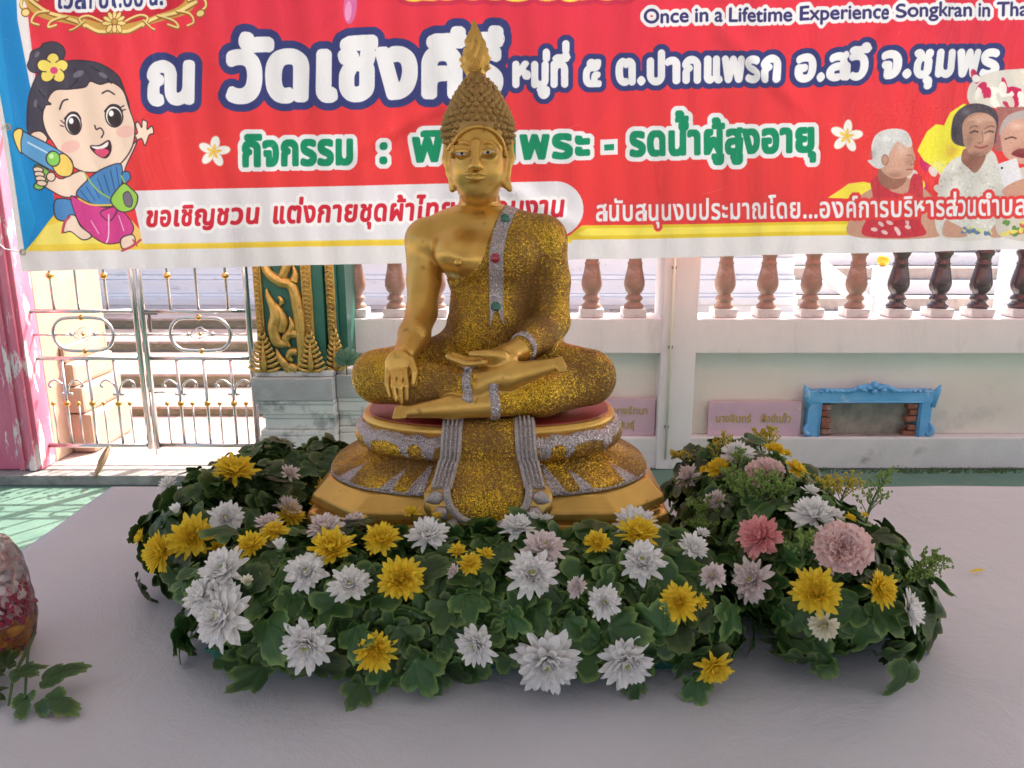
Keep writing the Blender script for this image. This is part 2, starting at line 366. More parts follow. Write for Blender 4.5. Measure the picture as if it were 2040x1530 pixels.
    for kk in range(7): curve([(158 + 12 * kk, 380 - 8 * kk), (176 + 10 * kk, 404 - 5 * kk)], 1.6, (34, 60, 110))
    blob([(242, 346), (256, 342), (260, 356), (246, 366)], BL, line=LN)
    blob([(196, 424), (222, 412), (232, 416), (216, 440)], PK, line=LN); curve([(214, 428), (212, 470), (206, 484)], 2.4, (246, 200, 220)); curve([(176, 440), (190, 466)], 2, (240, 170, 200)); curve([(234, 430), (244, 460)], 2, (240, 170, 200))
    curve([(154, 396), (180, 408), (226, 408)], 3.5, (226, 180, 70))
    curve([(166, 342), (190, 376), (222, 398)], 3, (150, 180, 70)); curve([(240, 350), (252, 370)], 3, (150, 180, 70))
    blob([(220, 392), (244, 366), (262, 376), (274, 392), (266, 416), (240, 422), (222, 408)], (150, 196, 70), line=LN); blob([(244, 388), (256, 382), (264, 398), (260, 412), (248, 408)], (110, 96, 110), line=LN, lw=1.4)
    # water toy
    blob([(38, 258), (60, 268), (130, 308), (144, 330), (136, 350), (108, 344), (48, 306), (36, 288)], (90, 150, 206), line=LN)
    blob([(40, 256), (48, 262), (44, 284), (44, 306), (34, 290), (28, 266)], (238, 206, 100), line=LN)
    blob([(100, 322), (126, 306), (144, 328), (138, 350), (112, 348)], (240, 200, 90), line=LN)
    ell(104, 316, 14, 15, (130, 196, 80), line=LN); ell(100, 311, 5, 5, (200, 230, 160)); stroke([(58, 284), (92, 304)], 3, (196, 220, 240))
    blob([(70, 332), (80, 330), (96, 344), (90, 366), (80, 378), (68, 372), (78, 352)], (130, 190, 80), line=LN)
    for kk in range(4): ell(76 + 2 * kk, 338 + 9 * kk, 9, 5.5, SKN, 10, line=LN, lw=1.6)
    ell(98, 352, 8, 9, SKN, line=LN, lw=1.6)
    # faint scuffs of the vinyl
    for _ in range(60):
        a, b = rs.rand() * 2100, rs.rand() * 480
        stroke([(a, b), (a + rs.randn() * 14, b + rs.randn() * 8)], .8, (240, 230, 232), .25)
    buf[:] = np.clip(buf * .85 + np.array((.05, .075, .08), np.float32), 0, 1)      # veiling haze put into the print colours
paint_banner()
def image_from(arr, name):
    h, w = arr.shape[:2]
    im = bpy.data.images.new(name, w, h)
    a = np.ones((h, w, 4), np.float32); a[..., :3] = arr
    im.pixels.foreach_set(a.ravel()); im.update(); im.pack()
    return im
banner_image = image_from(buf, 'banner_print')
bpy.data.objects.remove(_fo)
# ---------------------------------------------------------------- materials
def _n(nt, t, **k):
    n = nt.nodes.new(t)
    for a, b in k.items(): setattr(n, a, b)
    return n
def mat(name, c1, c2=None, scale=8.0, rough=.6, metal=0.0, bump=0.0, bscale=60.0, detail=5, c3=None, s3=2.0, t3=(.55, .7), spec=.5, stretch=None, transl=0.0, coat=0.0, rvar=0.0, sheen=0.0, sss=0.0, ior=None):
    m = bpy.data.materials.new(name); m.use_nodes = True; nt = m.node_tree; nt.nodes.clear(); L = nt.links.new
    out = _n(nt, 'ShaderNodeOutputMaterial'); p = _n(nt, 'ShaderNodeBsdfPrincipled')
    p.inputs['Roughness'].default_value = rough; p.inputs['Metallic'].default_value = metal; p.inputs['Specular IOR Level'].default_value = spec
    if coat: p.inputs['Coat Weight'].default_value = coat; p.inputs['Coat Roughness'].default_value = .15
    if sheen: p.inputs['Sheen Weight'].default_value = sheen
    if sss: p.inputs['Subsurface Weight'].default_value = sss; p.inputs['Subsurface Radius'].default_value = (1, .8, .5); p.inputs['Subsurface Scale'].default_value = .004
    tc = _n(nt, 'ShaderNodeTexCoord'); src = tc.outputs['Object']
    if stretch:
        mp = _n(nt, 'ShaderNodeMapping'); mp.inputs['Scale'].default_value = stretch; L(src, mp.inputs[0]); src = mp.outputs[0]
    no = _n(nt, 'ShaderNodeTexNoise'); no.inputs['Scale'].default_value = scale; no.inputs['Detail'].default_value = detail; no.inputs['Roughness'].default_value = .6; L(src, no.inputs['Vector'])
    rp = _n(nt, 'ShaderNodeValToRGB'); rp.color_ramp.elements[0].position = .35; rp.color_ramp.elements[1].position = .68
    rp.color_ramp.elements[0].color = (*c1, 1); rp.color_ramp.elements[1].color = (*(c2 or c1), 1); L(no.outputs[0], rp.inputs[0]); col = rp.outputs[0]
    if c3:
        n3 = _n(nt, 'ShaderNodeTexNoise'); n3.inputs['Scale'].default_value = s3; n3.inputs['Detail'].default_value = 8; n3.inputs['Roughness'].default_value = .65; L(src, n3.inputs['Vector'])
        r3 = _n(nt, 'ShaderNodeMapRange'); r3.inputs[1].default_value = t3[0]; r3.inputs[2].default_value = t3[1]; L(n3.outputs[0], r3.inputs[0])
        mx = _n(nt, 'ShaderNodeMix', data_type='RGBA'); L(r3.outputs[0], mx.inputs[0]); L(col, mx.inputs[6]); mx.inputs[7].default_value = (*c3, 1); col = mx.outputs[2]
    L(col, p.inputs['Base Color'])
    if rvar:
        rr = _n(nt, 'ShaderNodeMapRange'); rr.inputs[3].default_value = rough - rvar; rr.inputs[4].default_value = rough + rvar; L(no.outputs[0], rr.inputs[0]); L(rr.outputs[0], p.inputs['Roughness'])
    if bump:
        nb = _n(nt, 'ShaderNodeTexNoise'); nb.inputs['Scale'].default_value = bscale; nb.inputs['Detail'].default_value = 6; L(src, nb.inputs['Vector'])
        bp = _n(nt, 'ShaderNodeBump'); bp.inputs['Strength'].default_value = bump; bp.inputs['Distance'].default_value = .004; L(nb.outputs[0], bp.inputs['Height']); L(bp.outputs[0], p.inputs['Normal'])
    if transl:
        tr = _n(nt, 'ShaderNodeBsdfTranslucent'); L(col, tr.inputs[0]); ms = _n(nt, 'ShaderNodeMixShader'); ms.inputs[0].default_value = transl
        L(p.outputs[0], ms.inputs[1]); L(tr.outputs[0], ms.inputs[2]); L(ms.outputs[0], out.inputs[0])
    else: L(p.outputs[0], out.inputs[0])
    m['p'] = p.name
    return m
# ---------------------------------------------------------------- mesh helpers
def link(name, me, m=None, parent=None, loc=None, label=None, smooth=False):
    o = bpy.data.objects.new(name, me); COL.objects.link(o)
    if m is not None and me is not None and not me.materials: me.materials.append(m)
    if parent is not None: o.parent = parent
    if loc is not None: o.location = loc
    if label: o['label'] = label
    if smooth and me is not None: me.polygons.foreach_set('use_smooth', [True] * len(me.polygons))
    return o
def tag(o, label, cat, group=None, kind=None):
    if label: o['label'] = label
    if cat: o['category'] = cat
    if group: o['group'] = group
    if kind: o['kind'] = kind
    return o
def thing(name, label, cat, loc=(0, 0, 0), group=None, rot=(0, 0, 0)):
    o = bpy.data.objects.new(name, None); o.empty_display_size = .05; COL.objects.link(o); o.location = loc; o.rotation_euler = rot
    return tag(o, label, cat, group)
def obj_from(name, v, f, m, parent=None, smooth=False, loc=None):
    me = bpy.data.meshes.new(name); me.from_pydata([tuple(x) for x in v], [], [tuple(x) for x in f]); me.update()
    return link(name, me, m, parent, loc, smooth=smooth)
class MB:
    def __init__(s): s.v = []; s.f = []
    def add(s, v, f, M=None):
        o = len(s.v)
        s.v += [tuple(M @ Vector(x)) if M is not None else tuple(x) for x in v]; s.f += [tuple(i + o for i in q) for q in f]; return s
    def box(s, x0, x1, y0, y1, z0, z1, bev=0.0, M=None):
        bm = bmesh.new(); bmesh.ops.create_cube(bm, size=1.0)
        for v in bm.verts: v.co = Vector(((x0 + x1) / 2 + v.co.x * (x1 - x0), (y0 + y1) / 2 + v.co.y * (y1 - y0), (z0 + z1) / 2 + v.co.z * (z1 - z0)))
        if bev: bmesh.ops.bevel(bm, geom=bm.edges[:], offset=bev, segments=2, affect='EDGES', profile=.6)
        bm.verts.index_update(); s.add([v.co.copy() for v in bm.verts], [[v.index for v in f.verts] for f in bm.faces], M); bm.free(); return s
    def tube(s, pts, r, n=8, cap=True, flat=1.0, up=None):
        P = [Vector(p) for p in pts]; N = len(P); rs = r if hasattr(r, '__len__') else [r] * N
        v = []; f = []; prev = None
        for i, p in enumerate(P):
            d = (P[min(i + 1, N - 1)] - P[max(i - 1, 0)]).normalized()
            if prev is None:
                u = Vector(up) if up is not None else (Vector((0, 0, 1)) if abs(d.z) < .9 else Vector((0, 1, 0)))
            else: u = prev
            u = (u - d * u.dot(d)); u = u.normalized() if u.length > 1e-6 else d.orthogonal().normalized(); prev = u; w = d.cross(u)
            for k in range(n):
                a = 2 * math.pi * k / n; v.append(p + (u * math.cos(a) * flat + w * math.sin(a)) * rs[i])
        for i in range(N - 1):
            for k in range(n): f.append((i * n + k, i * n + (k + 1) % n, (i + 1) * n + (k + 1) % n, (i + 1) * n + k))
        if cap: f.append(tuple(range(n))[::-1]); f.append(tuple((N - 1) * n + k for k in range(n)))
        return s.add(v, f)
    def lathe(s, prof, n=20, M=None, sx=1.0, sy=1.0):
        v = []; f = []
        for r, z in prof:
            for k in range(n): a = 2 * math.pi * k / n; v.append((r * math.cos(a) * sx, r * math.sin(a) * sy, z))
        m = len(prof)
        for i in range(m - 1):
            for k in range(n): f.append((i * n + k, i * n + (k + 1) % n, (i + 1) * n + (k + 1) % n, (i + 1) * n + k))
        f.append(tuple(range(n))[::-1]); f.append(tuple((m - 1) * n + k for k in range(n)))
        return s.add(v, f, M)
    def ball(s, c, r, n=10, m=7, M=None, sz=1.0):
        c = Vector(c); prof = [(r * math.sin(math.pi * i / m), -r * sz * math.cos(math.pi * i / m)) for i in range(m + 1)]
        prof[0] = (r * .02, prof[0][1]); prof[-1] = (r * .02, prof[-1][1])
        return s.lathe(prof, n, (M or Matrix()) @ Matrix.Translation(c))
    def build(s, name, m, parent=None, smooth=False, loc=None): return obj_from(name, s.v, s.f, m, parent, smooth, loc)
def prism(pts, y0, y1):
    """extrude an (x,z) outline between two y"""
    n = len(pts); v = [(x, y0, z) for x, z in pts] + [(x, y1, z) for x, z in pts]
    f = [tuple(range(n)), tuple(range(n, 2 * n))[::-1]] + [(i, i + n, (i + 1) % n + n, (i + 1) % n) for i in range(n)]
    return v, f
def copy_tree(o, parent=None):
    c = o.copy(); COL.objects.link(c); c.parent = parent
    for ch in o.children: copy_tree(ch, c)
    return c
def loc_px(px, py, Y): return at_y(px, py, Y)
def X_(px, py, Y): return at_y(px, py, Y).x
def Z_(py, Y): return at_y(1020, py, Y).z
# ---------------------------------------------------------------- implicit shapes: distance fields meshed with surface nets
def surface_nets(D, org, h):
    nx, ny, nz = D.shape; ins = D < 0
    acc = np.zeros((nx - 1, ny - 1, nz - 1, 3), np.float32); cnt = np.zeros((nx - 1, ny - 1, nz - 1), np.float32)
    sl = lambda o, n: slice(o, n - 1 + o)
    for ax in range(3):
        o1 = [(ax + 1) % 3, (ax + 2) % 3]
        for a in (0, 1):
            for b in (0, 1):
                p0 = [0, 0, 0]; p0[o1[0]] = a; p0[o1[1]] = b; p1 = list(p0); p1[ax] = 1
                s0 = tuple(sl(p0[k], D.shape[k]) for k in range(3)); s1 = tuple(sl(p1[k], D.shape[k]) for k in range(3))
                d0, d1 = D[s0], D[s1]; c = ins[s0] != ins[s1]; t = np.where(c, d0 / np.where(c, d0 - d1, 1), 0)
                cnt += c
                for k in range(3): acc[..., k] += np.where(c, (t if k == ax else p0[k]), 0)
    cell = cnt > 0; idx = -np.ones(cell.shape, np.int64); idx[cell] = np.arange(cell.sum())
    V = acc[cell] / cnt[cell][:, None]; V = (V + np.argwhere(cell)) * h + org
    F = []
    for ax in range(3):
        s0 = [slice(1, -1)] * 3; s0[ax] = slice(0, -1); s1 = list(s0); s1[ax] = slice(1, None)
        a, b = ins[tuple(s0)], ins[tuple(s1)]; c = np.argwhere(a != b)
        if not len(c): continue
        fl = a[tuple(c.T)]; off = [1, 1, 1]; off[ax] = 0; base = c + np.array(off)
        u, w = (ax + 1) % 3, (ax + 2) % 3
        def at(du, dw):
            q = base.copy(); q[:, u] -= du; q[:, w] -= dw; return idx[q[:, 0], q[:, 1], q[:, 2]]
        q = np.stack([at(1, 1), at(0, 1), at(0, 0), at(1, 0)], 1)
        q[~fl] = q[~fl][:, ::-1]; F.append(q)
    F = np.concatenate(F); F = F[(F >= 0).all(1)]
    return V, F
def np_mesh(name, V, F, smooth=True):
    me = bpy.data.meshes.new(name); n, m = len(V), len(F)
    me.vertices.add(n); me.vertices.foreach_set('co', np.ascontiguousarray(V, np.float32).ravel())
    me.loops.add(m * 4); me.loops.foreach_set('vertex_index', np.ascontiguousarray(F, np.int32).ravel())
    me.polygons.add(m); me.polygons.foreach_set('loop_start', np.arange(0, m * 4, 4, dtype=np.int32))
    me.polygons.foreach_set('use_smooth', np.full(m, smooth)); me.update(calc_edges=True); me.validate()
    return me
class Field:
    def __init__(s, lo, hi, h):
        s.h = h; s.lo = np.array(lo, np.float32); n = np.ceil((np.array(hi) - lo) / h).astype(int) + 1; s.n = n
        s.ax = [s.lo[k] + h * np.arange(n[k], dtype=np.float32) for k in range(3)]
        s.D = np.full(tuple(n), .05, np.float32)
    def sub(s, c0, c1, pad):
        r = []
        for k in range(3):
            a = int(np.floor((min(c0[k], c1[k]) - pad - s.lo[k]) / s.h)); b = int(np.ceil((max(c0[k], c1[k]) + pad - s.lo[k]) / s.h)) + 1
            r.append(slice(max(0, a), min(s.n[k], b)))
        return tuple(r)
    def grid(s, sl): return np.meshgrid(s.ax[0][sl[0]], s.ax[1][sl[1]], s.ax[2][sl[2]], indexing='ij', sparse=True)
    def blend(s, sl, d, k, mode='add'):
        A = s.D[sl]
        if A.size == 0: return
        if mode == 'add':
            hh = np.clip(.5 + .5 * (A - d) / k, 0, 1); A[:] = A + (d - A) * hh - k * hh * (1 - hh)
        else:
            hh = np.clip(.5 - .5 * (A + d) / k, 0, 1); A[:] = A + (-d - A) * hh + k * hh * (1 - hh)
    def cone(s, a, b, ra, rb, k=.008, sy=1.0, mode='add'):
        """rounded cone from a to b; sy < 1 flattens it in depth"""
        sl = s.sub(a, b, max(ra, rb) + .02)
        X, Y, Z = s.grid(sl)
        d = np.array(b, float) - a; d[1] /= sy; L2 = float(d @ d) + 1e-12
        px, py, pz = X - a[0], (Y - a[1]) / sy, Z - a[2]
        t = np.clip((px * d[0] + py * d[1] + pz * d[2]) / L2, 0, 1)
        q = np.sqrt((px - t * d[0]) ** 2 + (py - t * d[1]) ** 2 + (pz - t * d[2]) ** 2) - (ra + (rb - ra) * t)
        s.blend(sl, q * (sy if sy < 1 else 1), k, mode)
    def ell(s, c, r, k=.008, M=None, mode='add'):
        R_ = max(r); sl = s.sub(c, c, R_ + .02); X, Y, Z = s.grid(sl)
        px, py, pz = X - c[0], Y - c[1], Z - c[2]
        if M is not None: px, py, pz = (M[i][0] * px + M[i][1] * py + M[i][2] * pz for i in range(3))
        k0 = np.sqrt((px / r[0]) ** 2 + (py / r[1]) ** 2 + (pz / r[2]) ** 2); k1 = np.sqrt((px / r[0] ** 2) ** 2 + (py / r[1] ** 2) ** 2 + (pz / r[2] ** 2) ** 2)
        s.blend(sl, k0 * (k0 - 1) / np.maximum(k1, 1e-6), k, mode)
    def sample(s, V, A=None):
        A = s.D if A is None else A
        g = (V - s.lo) / s.h; i = np.clip(np.floor(g).astype(int), 0, s.n - 2); f = g - i; out = 0
        for a in (0, 1):
            for b in (0, 1):
                for c in (0, 1):
                    out = out + A[i[:, 0] + a, i[:, 1] + b, i[:, 2] + c] * ((f[:, 0] if a else 1 - f[:, 0]) * (f[:, 1] if b else 1 - f[:, 1]) * (f[:, 2] if c else 1 - f[:, 2]))
        return out
    def mesh(s, name, D=None):
        V, F = surface_nets(s.D if D is None else D, s.lo, s.h); return V, F
def add_attr(me, name, vals):
    a = me.attributes.new(name, 'FLOAT', 'POINT'); a.data.foreach_set('value', np.ascontiguousarray(vals, np.float32))

def petal_geo(L, Wd, cup, bend, twist=0.0, seed=0, point=.6):
    """one petal from the origin along +y, cupped; 2 x 5 cells"""
    rs = random.Random(seed); v = []; N = 6
    for j in range(N + 1):
        t = 1 - (1 - j / N) ** 1.75; w = Wd * .5 * min(1, .42 + 1.15 * t) * math.sqrt(max(.004, 1 - (max(0, t - .55) / .45) ** (2.6 - 1.1 * point)))
        y = L * t; z = bend * L * t * t
        for k in (-1, -.45, .45, 1): v.append((k * w + twist * w * t, y - (abs(k) ** 2) * L * .03 * t, z + cup * w * k * k + (.0006 if abs(k) < .5 else 0)))
    f = [(j * 4 + k, j * 4 + k + 1, j * 4 + k + 5, j * 4 + k + 4) for j in range(N) for k in range(3)]
    return v, f
M_stem = mat('stem_green', (.07, .13, .03), (.05, .10, .03), 30, .5)
# ---------------------------------------------------------------- ground and paving
M_ground = mat('green_floor_paint', (.115, .20, .155), (.08, .16, .12), 5, .75, c3=(.20, .20, .15), s3=7, t3=(.60, .74), bump=.5, bscale=70)
M_far = mat('far_ground', (.34, .32, .28), (.28, .27, .24), 2, .9)
def sheet(name, x0, x1, y0, y1, z, m, nx=1, ny=1, kind='structure'):
    v = [(x0 + (x1 - x0) * i / nx, y0 + (y1 - y0) * j / ny, z) for j in range(ny + 1) for i in range(nx + 1)]
    f = [(j * (nx + 1) + i, j * (nx + 1) + i + 1, (j + 1) * (nx + 1) + i + 1, (j + 1) * (nx + 1) + i) for j in range(ny) for i in range(nx)]
    o = obj_from(name, v, f, m); o['kind'] = kind; return o
sheet('ground', -150, 150, -150, 150, -.006, M_far)
sheet('green_floor', -7, 7, -5, 3.66, 0.0, M_ground)
M_marble = mat('pink_marble', (.42, .31, .28), (.32, .20, .18), 7, .4, c3=(.48, .41, .38), s3=3.5, t3=(.5, .58), bump=.1)
M_marble2 = mat('pale_marble', (.40, .32, .28), (.30, .225, .19), 5, .5, c3=(.20, .13, .10), s3=7, t3=(.56, .70), bump=.1)
M_riser = mat('shaded_olive_riser', (.26, .23, .16), (.17, .16, .10), 8, .9, bump=.4, stretch=(1, 1, 3), c3=(.36, .32, .26), s3=12)  # shade of the risers put into this olive-brown colour
M_conc = mat('grey_concrete', (.34, .32, .31), (.22, .21, .20), 14, .9, bump=.7, bscale=60, c3=(.12, .11, .10), s3=5)
M_wall = mat('whitewashed_plaster', (.74, .72, .71), (.69, .67, .67), 3, .85, bump=.22, bscale=40, c3=(.50, .47, .45), s3=2.6, t3=(.56, .80), stretch=(2.6, 2.6, .8))
M_wallb = mat('cream_plaster', (.76, .71, .64), (.70, .65, .58), 2.4, .88, bump=.25, bscale=30, c3=(.44, .41, .38), s3=2.6, t3=(.60, .78))
M_dirt = mat('damp_plaster', (.72, .70, .69), (.62, .60, .59), 5, .9, bump=.4, c3=(.26, .25, .24), s3=6, t3=(.60, .78))
# threshold step and the slabs of the gateway
th = thing('threshold_step', 'pinkish marble threshold with grey concrete kerb below the steel gate', 'step', (-1.7, 3.55, 0))
def tile_floor(parent, x0, x1, y0, y1, z, n, m_, m2_, oth, name='floor_tile', rowsn=None):
    """square tiles with open joints, laid diagonally offset row by row"""
    w = (x1 - x0) / n; rn = rowsn or max(1, round((y1 - y0) / w)); h = (y1 - y0) / rn; bases = {}
    for mm_ in (m_, m2_):
        b = MB().box(-w / 2 + .0025, w / 2 - .0025, -h / 2 + .0025, h / 2 - .0025, -.018, 0, .002); me = bpy.data.meshes.new(name); me.from_pydata(b.v, [], b.f); me.materials.append(mm_); bases[mm_] = me
    for j in range(rn):
        for i in range(n):
            mm_ = m_ if (i * 7 + j * 3 + oth) % 5 else m2_; o = bpy.data.objects.new(name, bases[mm_]); COL.objects.link(o); o.parent = parent; o.location = (x0 + w * (i + .5), y0 + h * (j + .5), z + random.uniform(-.0008, .0008))
MB().box(-1.6, 1.30, -.12, .02, .001, .052, .006).build('kerb', M_conc, th)
MB().box(-1.6, 1.30, .021, .93, .001, .034).build('screed', M_conc, th)
tile_floor(th, -1.6, 1.30, .022, .93, .054, 9, M_marble, M_marble2, 0, rowsn=3)
# steps climbing away behind the gate
st = thing('stone_steps', 'broad sunlit marble steps rising behind the steel gate', 'steps', (-1.6, 4.48, 0))
lv = [(4.485, .001, .110, 5.0), (5.0, .112, .196, 5.8), (5.8, .198, .275, 6.41), (6.41, .277, .361, 7.0)]
for k, (y0, z0, z1, y1) in enumerate(lv):
    MB().box(-3.2, 3.2, y0 - 4.48, 7.0 - 4.48 - .003 * k, z0, z1 - .016).build('step', M_riser, st)
    n = 12 - k
    tile_floor(st, -3.2, 3.2, y0 - 4.48 - .012, y1 - 4.48 - .004, z1 + .002, n, M_marble2, M_marble, k * 2, 'step_tile', 1 if k > 1 else 2)
st.location.z = 0
pav = sheet('courtyard_paving', -12, 12, 3.9, 12, -.0035, mat('courtyard', (.36, .32, .28), (.30, .26, .23), 1.5, .8, bump=.2))
# ---------------------------------------------------------------- temple base behind, stacked white mouldings
M_temple = mat('temple_whitewash', (.80, .81, .82), (.74, .76, .78), 3, .8, bump=.3, bscale=30, c3=(.36, .38, .38), s3=5, t3=(.60, .78), stretch=(1, 1, 2.5))
tp = thing('temple_base', 'white stepped plinth of the temple with long horizontal mouldings, beyond the wall', 'temple', (0, 7.0, 0))
prof = [(0, .30), (-.02, .34), (-.02, .40), (.03, .405), (.03, .47), (.06, .475), (.06, .50), (.10, .505), (.10, .62), (.14, .625), (.14, .66), (.17, .665), (.17, .82), (.12, .85), (.12, .92), (.25, .93), (.25, 1.7)]
for i in range(len(prof) // 2):
    (ya, za), (yb, zb) = prof[i * 2], prof[i * 2 + 1]
    MB().box(-7.5, 2.6, ya, 4.0, za, prof[min(len(prof) - 1, i * 2 + 2)][1] - .002, .006).build('moulding', M_temple, tp)
for i in range(5): MB().box(-6 + 2.1 * i, -5.66 + 2.1 * i, -.0 + .06, .6, .93, 1.68, .01).build('pilaster', M_temple, tp)
# balustrade steps and post at the right beyond the wall
rsx = thing('side_stairs', 'white shallow steps seen between the dark balusters at the right', 'steps', (3.6, 6.2, 0))
for k in range(8): MB().box(-1.05 + .02 * k, 2.2, .28 * k, 3.2, .001 + .115 * k, .115 * (k + 1) - .003, .006).build('step', M_temple if k % 2 == 0 else M_marble2, rsx)
po = thing('finial_post', 'white stair post topped by a round yellow ball, seen between balusters', 'post', (X_(1755, 560, 6.0), 6.0, 0)); zt = Z_(530, 6.0)
MB().box(-.055, .055, -.055, .055, .001, zt - .02, .006).box(-.07, .07, -.07, .07, zt - .02, zt, .004).build('shaft', M_temple, po)
v, f = prism([(-.05, zt - .25), (-.55, zt + .12), (-.55, zt - .02), (-.05, zt - .42)], -.03, .03); obj_from('handrail', v, f, M_temple, po)
MB().ball((0, 0, zt + .042), .046, 16, 10).build('ball', mat('yellow_enamel', (.82, .50, .01), rough=.3, coat=.4), po, True)
bw = thing('beige_side_wall', 'beige plaster wall above the side steps at the far right', 'wall', (5.5, 9.6, 0)); MB().box(-3.1, 3.5, 0, .25, .001, 3.2).build('wall_panel', mat('beige_plaster', (.52, .45, .38), (.46, .39, .33), 3, .85, bump=.2), bw); MB().box(-3.12, 3.52, -.03, 0.28, 3.2, 3.3, .01).build('coping', M_wallb, bw)
rf = thing('red_naga_ornament', 'red painted curved ornament at the far right behind the last baluster', 'ornament', (X_(2030, 560, 6.6), 6.6, 0)); M_redp = mat('red_enamel', (.62, .03, .05), (.5, .03, .05), 20, .4)
MB().tube([(-.02, 0, .9), (-.10, 0, 1.02), (-.07, 0, 1.12), (.03, 0, 1.2), (.02, 0, 1.3), (-.05, 0, 1.42)], [.05, .06, .05, .07, .045, .01], 12).build('body', M_redp, rf, True); MB().box(-.14, .16, -.1, .1, .001, .93, .02).build('plinth', M_temple, rf)
# ---------------------------------------------------------------- boundary wall with turned balusters
WY = 3.67
wx0, wx1 = X_(686, 660, WY), 4.6
bwll = thing('boundary_wall', 'whitewashed boundary wall with recessed panels and turned balusters behind the statue', 'wall', (1.5, WY, 0)); BX = Vector(bwll.location)
zb1, zb0, zl = Z_(635, WY), Z_(704, WY), Z_(872, WY)
def wb(name, x0, x1, y0, y1, z0, z1, m, bev=.004): return MB().box(x0 - BX.x, x1 - BX.x, y0, y1, z0, z1, bev).build(name, m, bwll)
wb('plinth', wx0, wx1, .0, .20, .001, zl, M_dirt, .008)
wb('recess_panel', wx0 + .002, wx1, .07, .19, zl + .001, zb0 - .001, M_wallb, .001)
wb('beam', wx0, wx1, -.004, .204, zb0, zb1, M_wall, .006)
posts = [(1316, 1386)]
px0, px1 = X_(1316, 700, WY), X_(1386, 700, WY)
pitchp = X_(1386, 700, WY) - X_(640, 700, WY)
for xa, xb in ((px0, px1), (px0 + 2.42, px1 + 2.42)):
    wb('post', xa, xb, -.010, .21, .001, zb1 + .62, M_wall, .006)
wb('top_rail', wx0, wx1, .01, .19, Z_(470, WY), Z_(470, WY) + .14, M_wall, .006)
MB().tube([(X_(1345, 515, WY - .03) - BX.x, -.024, zb1 + .55), (X_(1345, 515, WY - .03) - BX.x, -.024, .06)], .0062, 8).build('conduit', mat('pvc_cream', (.66, .64, .50), rough=.4), bwll, True)
for zc in (.22, .62, 1.0): MB().box(X_(1345, 515, WY - .03) - BX.x - .011, X_(1345, 515, WY - .03) - BX.x + .011, -.028, -.012, zc, zc + .014, .002).build('conduit_clip', M_conc, bwll)
M_b1 = mat('terracotta_baluster', (.34, .21, .16), (.25, .15, .115), 9, .5, c3=(.46, .36, .33), s3=16, t3=(.6, .74), bump=.2)
M_b2 = mat('dark_glazed_baluster', (.075, .045, .05), (.045, .035, .045), 9, .22, c3=(.16, .08, .07), s3=10, coat=.4)
M_blk = mat('baluster_block_white', (.62, .60, .59), (.55, .53, .52), 12, .85, bump=.4, c3=(.36, .33, .31), s3=20)
pxm = 3.75 / F_PX * 1.0
def bal_mesh(m_, nm):
    z0 = Z_(615, WY + .08); zz = lambda py: Z_(py, WY + .08)
    pr = [(19, 614), (20, 608), (15, 603), (12.5, 600), (16.5, 597), (17.5, 594), (16, 590), (12, 587), (13, 584), (17.5, 578), (20.5, 568), (20.5, 560), (18, 548), (15.5, 536), (14, 527), (14.8, 526), (14.8, 523), (13.5, 522), (12.5, 517), (13.5, 511), (17.5, 505), (17.5, 500), (13.5, 496), (12, 488), (16, 482), (19, 474), (19, 470)]
    mb = MB(); mb.lathe([(r * pxm, zz(py)) for r, py in pr], 20); me = bpy.data.meshes.new(nm); me.from_pydata(mb.v, [], mb.f); me.materials.append(m_); me.polygons.foreach_set('use_smooth', [True] * len(mb.f)); return me
bm1, bm2 = bal_mesh(M_b1, 'baluster'), bal_mesh(M_b2, 'baluster'); b_ = MB().box(-.057, .057, -.055, .055, zb1 + .001, Z_(613, WY + .08), .006); bme = bpy.data.meshes.new('base_block'); bme.from_pydata(b_.v, [], b_.f); bme.materials.append(M_blk)
for px in (708, 787, 868, 948, 1028, 1104, 1179, 1264, 1445, 1530, 1617, 1707, 1791, 1874, 1955, 2037, 2120, 2200, 2280):
    x = X_(px, 560, WY + .08)
    if any(xa - .08 < x < xb + .08 for xa, xb in ((px0 + 2.42, px1 + 2.42),)): continue
    o = link('baluster', bm2 if px > 1750 else bm1, None, bwll, (x - BX.x, .08, 0)); 
    if px > 1750: o['label'] = 'dark glazed baluster'
    k = link('base_block', bme, None, o)
# weeds and mould at the foot
wd = MB(); rnd = random.Random(4)
for _ in range(420):
    px = rnd.choice([rnd.uniform(1560, 2040), rnd.uniform(1780, 2040), rnd.uniform(1340, 2040)]); x = X_(px, 930, 3.66); h = rnd.uniform(.006, .028); a = rnd.uniform(-.9, .9); w = rnd.uniform(.002, .005); y = rnd.uniform(3.60, 3.655)
    wd.add([(x - w, y, 0), (x + w, y, 0), (x + a * h + w * .3, y - .2 * h, h)], [(0, 1, 2)])
tag(wd.build('weeds', mat('weed_green', (.12, .20, .06), (.10, .15, .05), 30, .8, transl=.2)), 'small green weeds growing along the foot of the wall', 'weeds', kind='stuff')
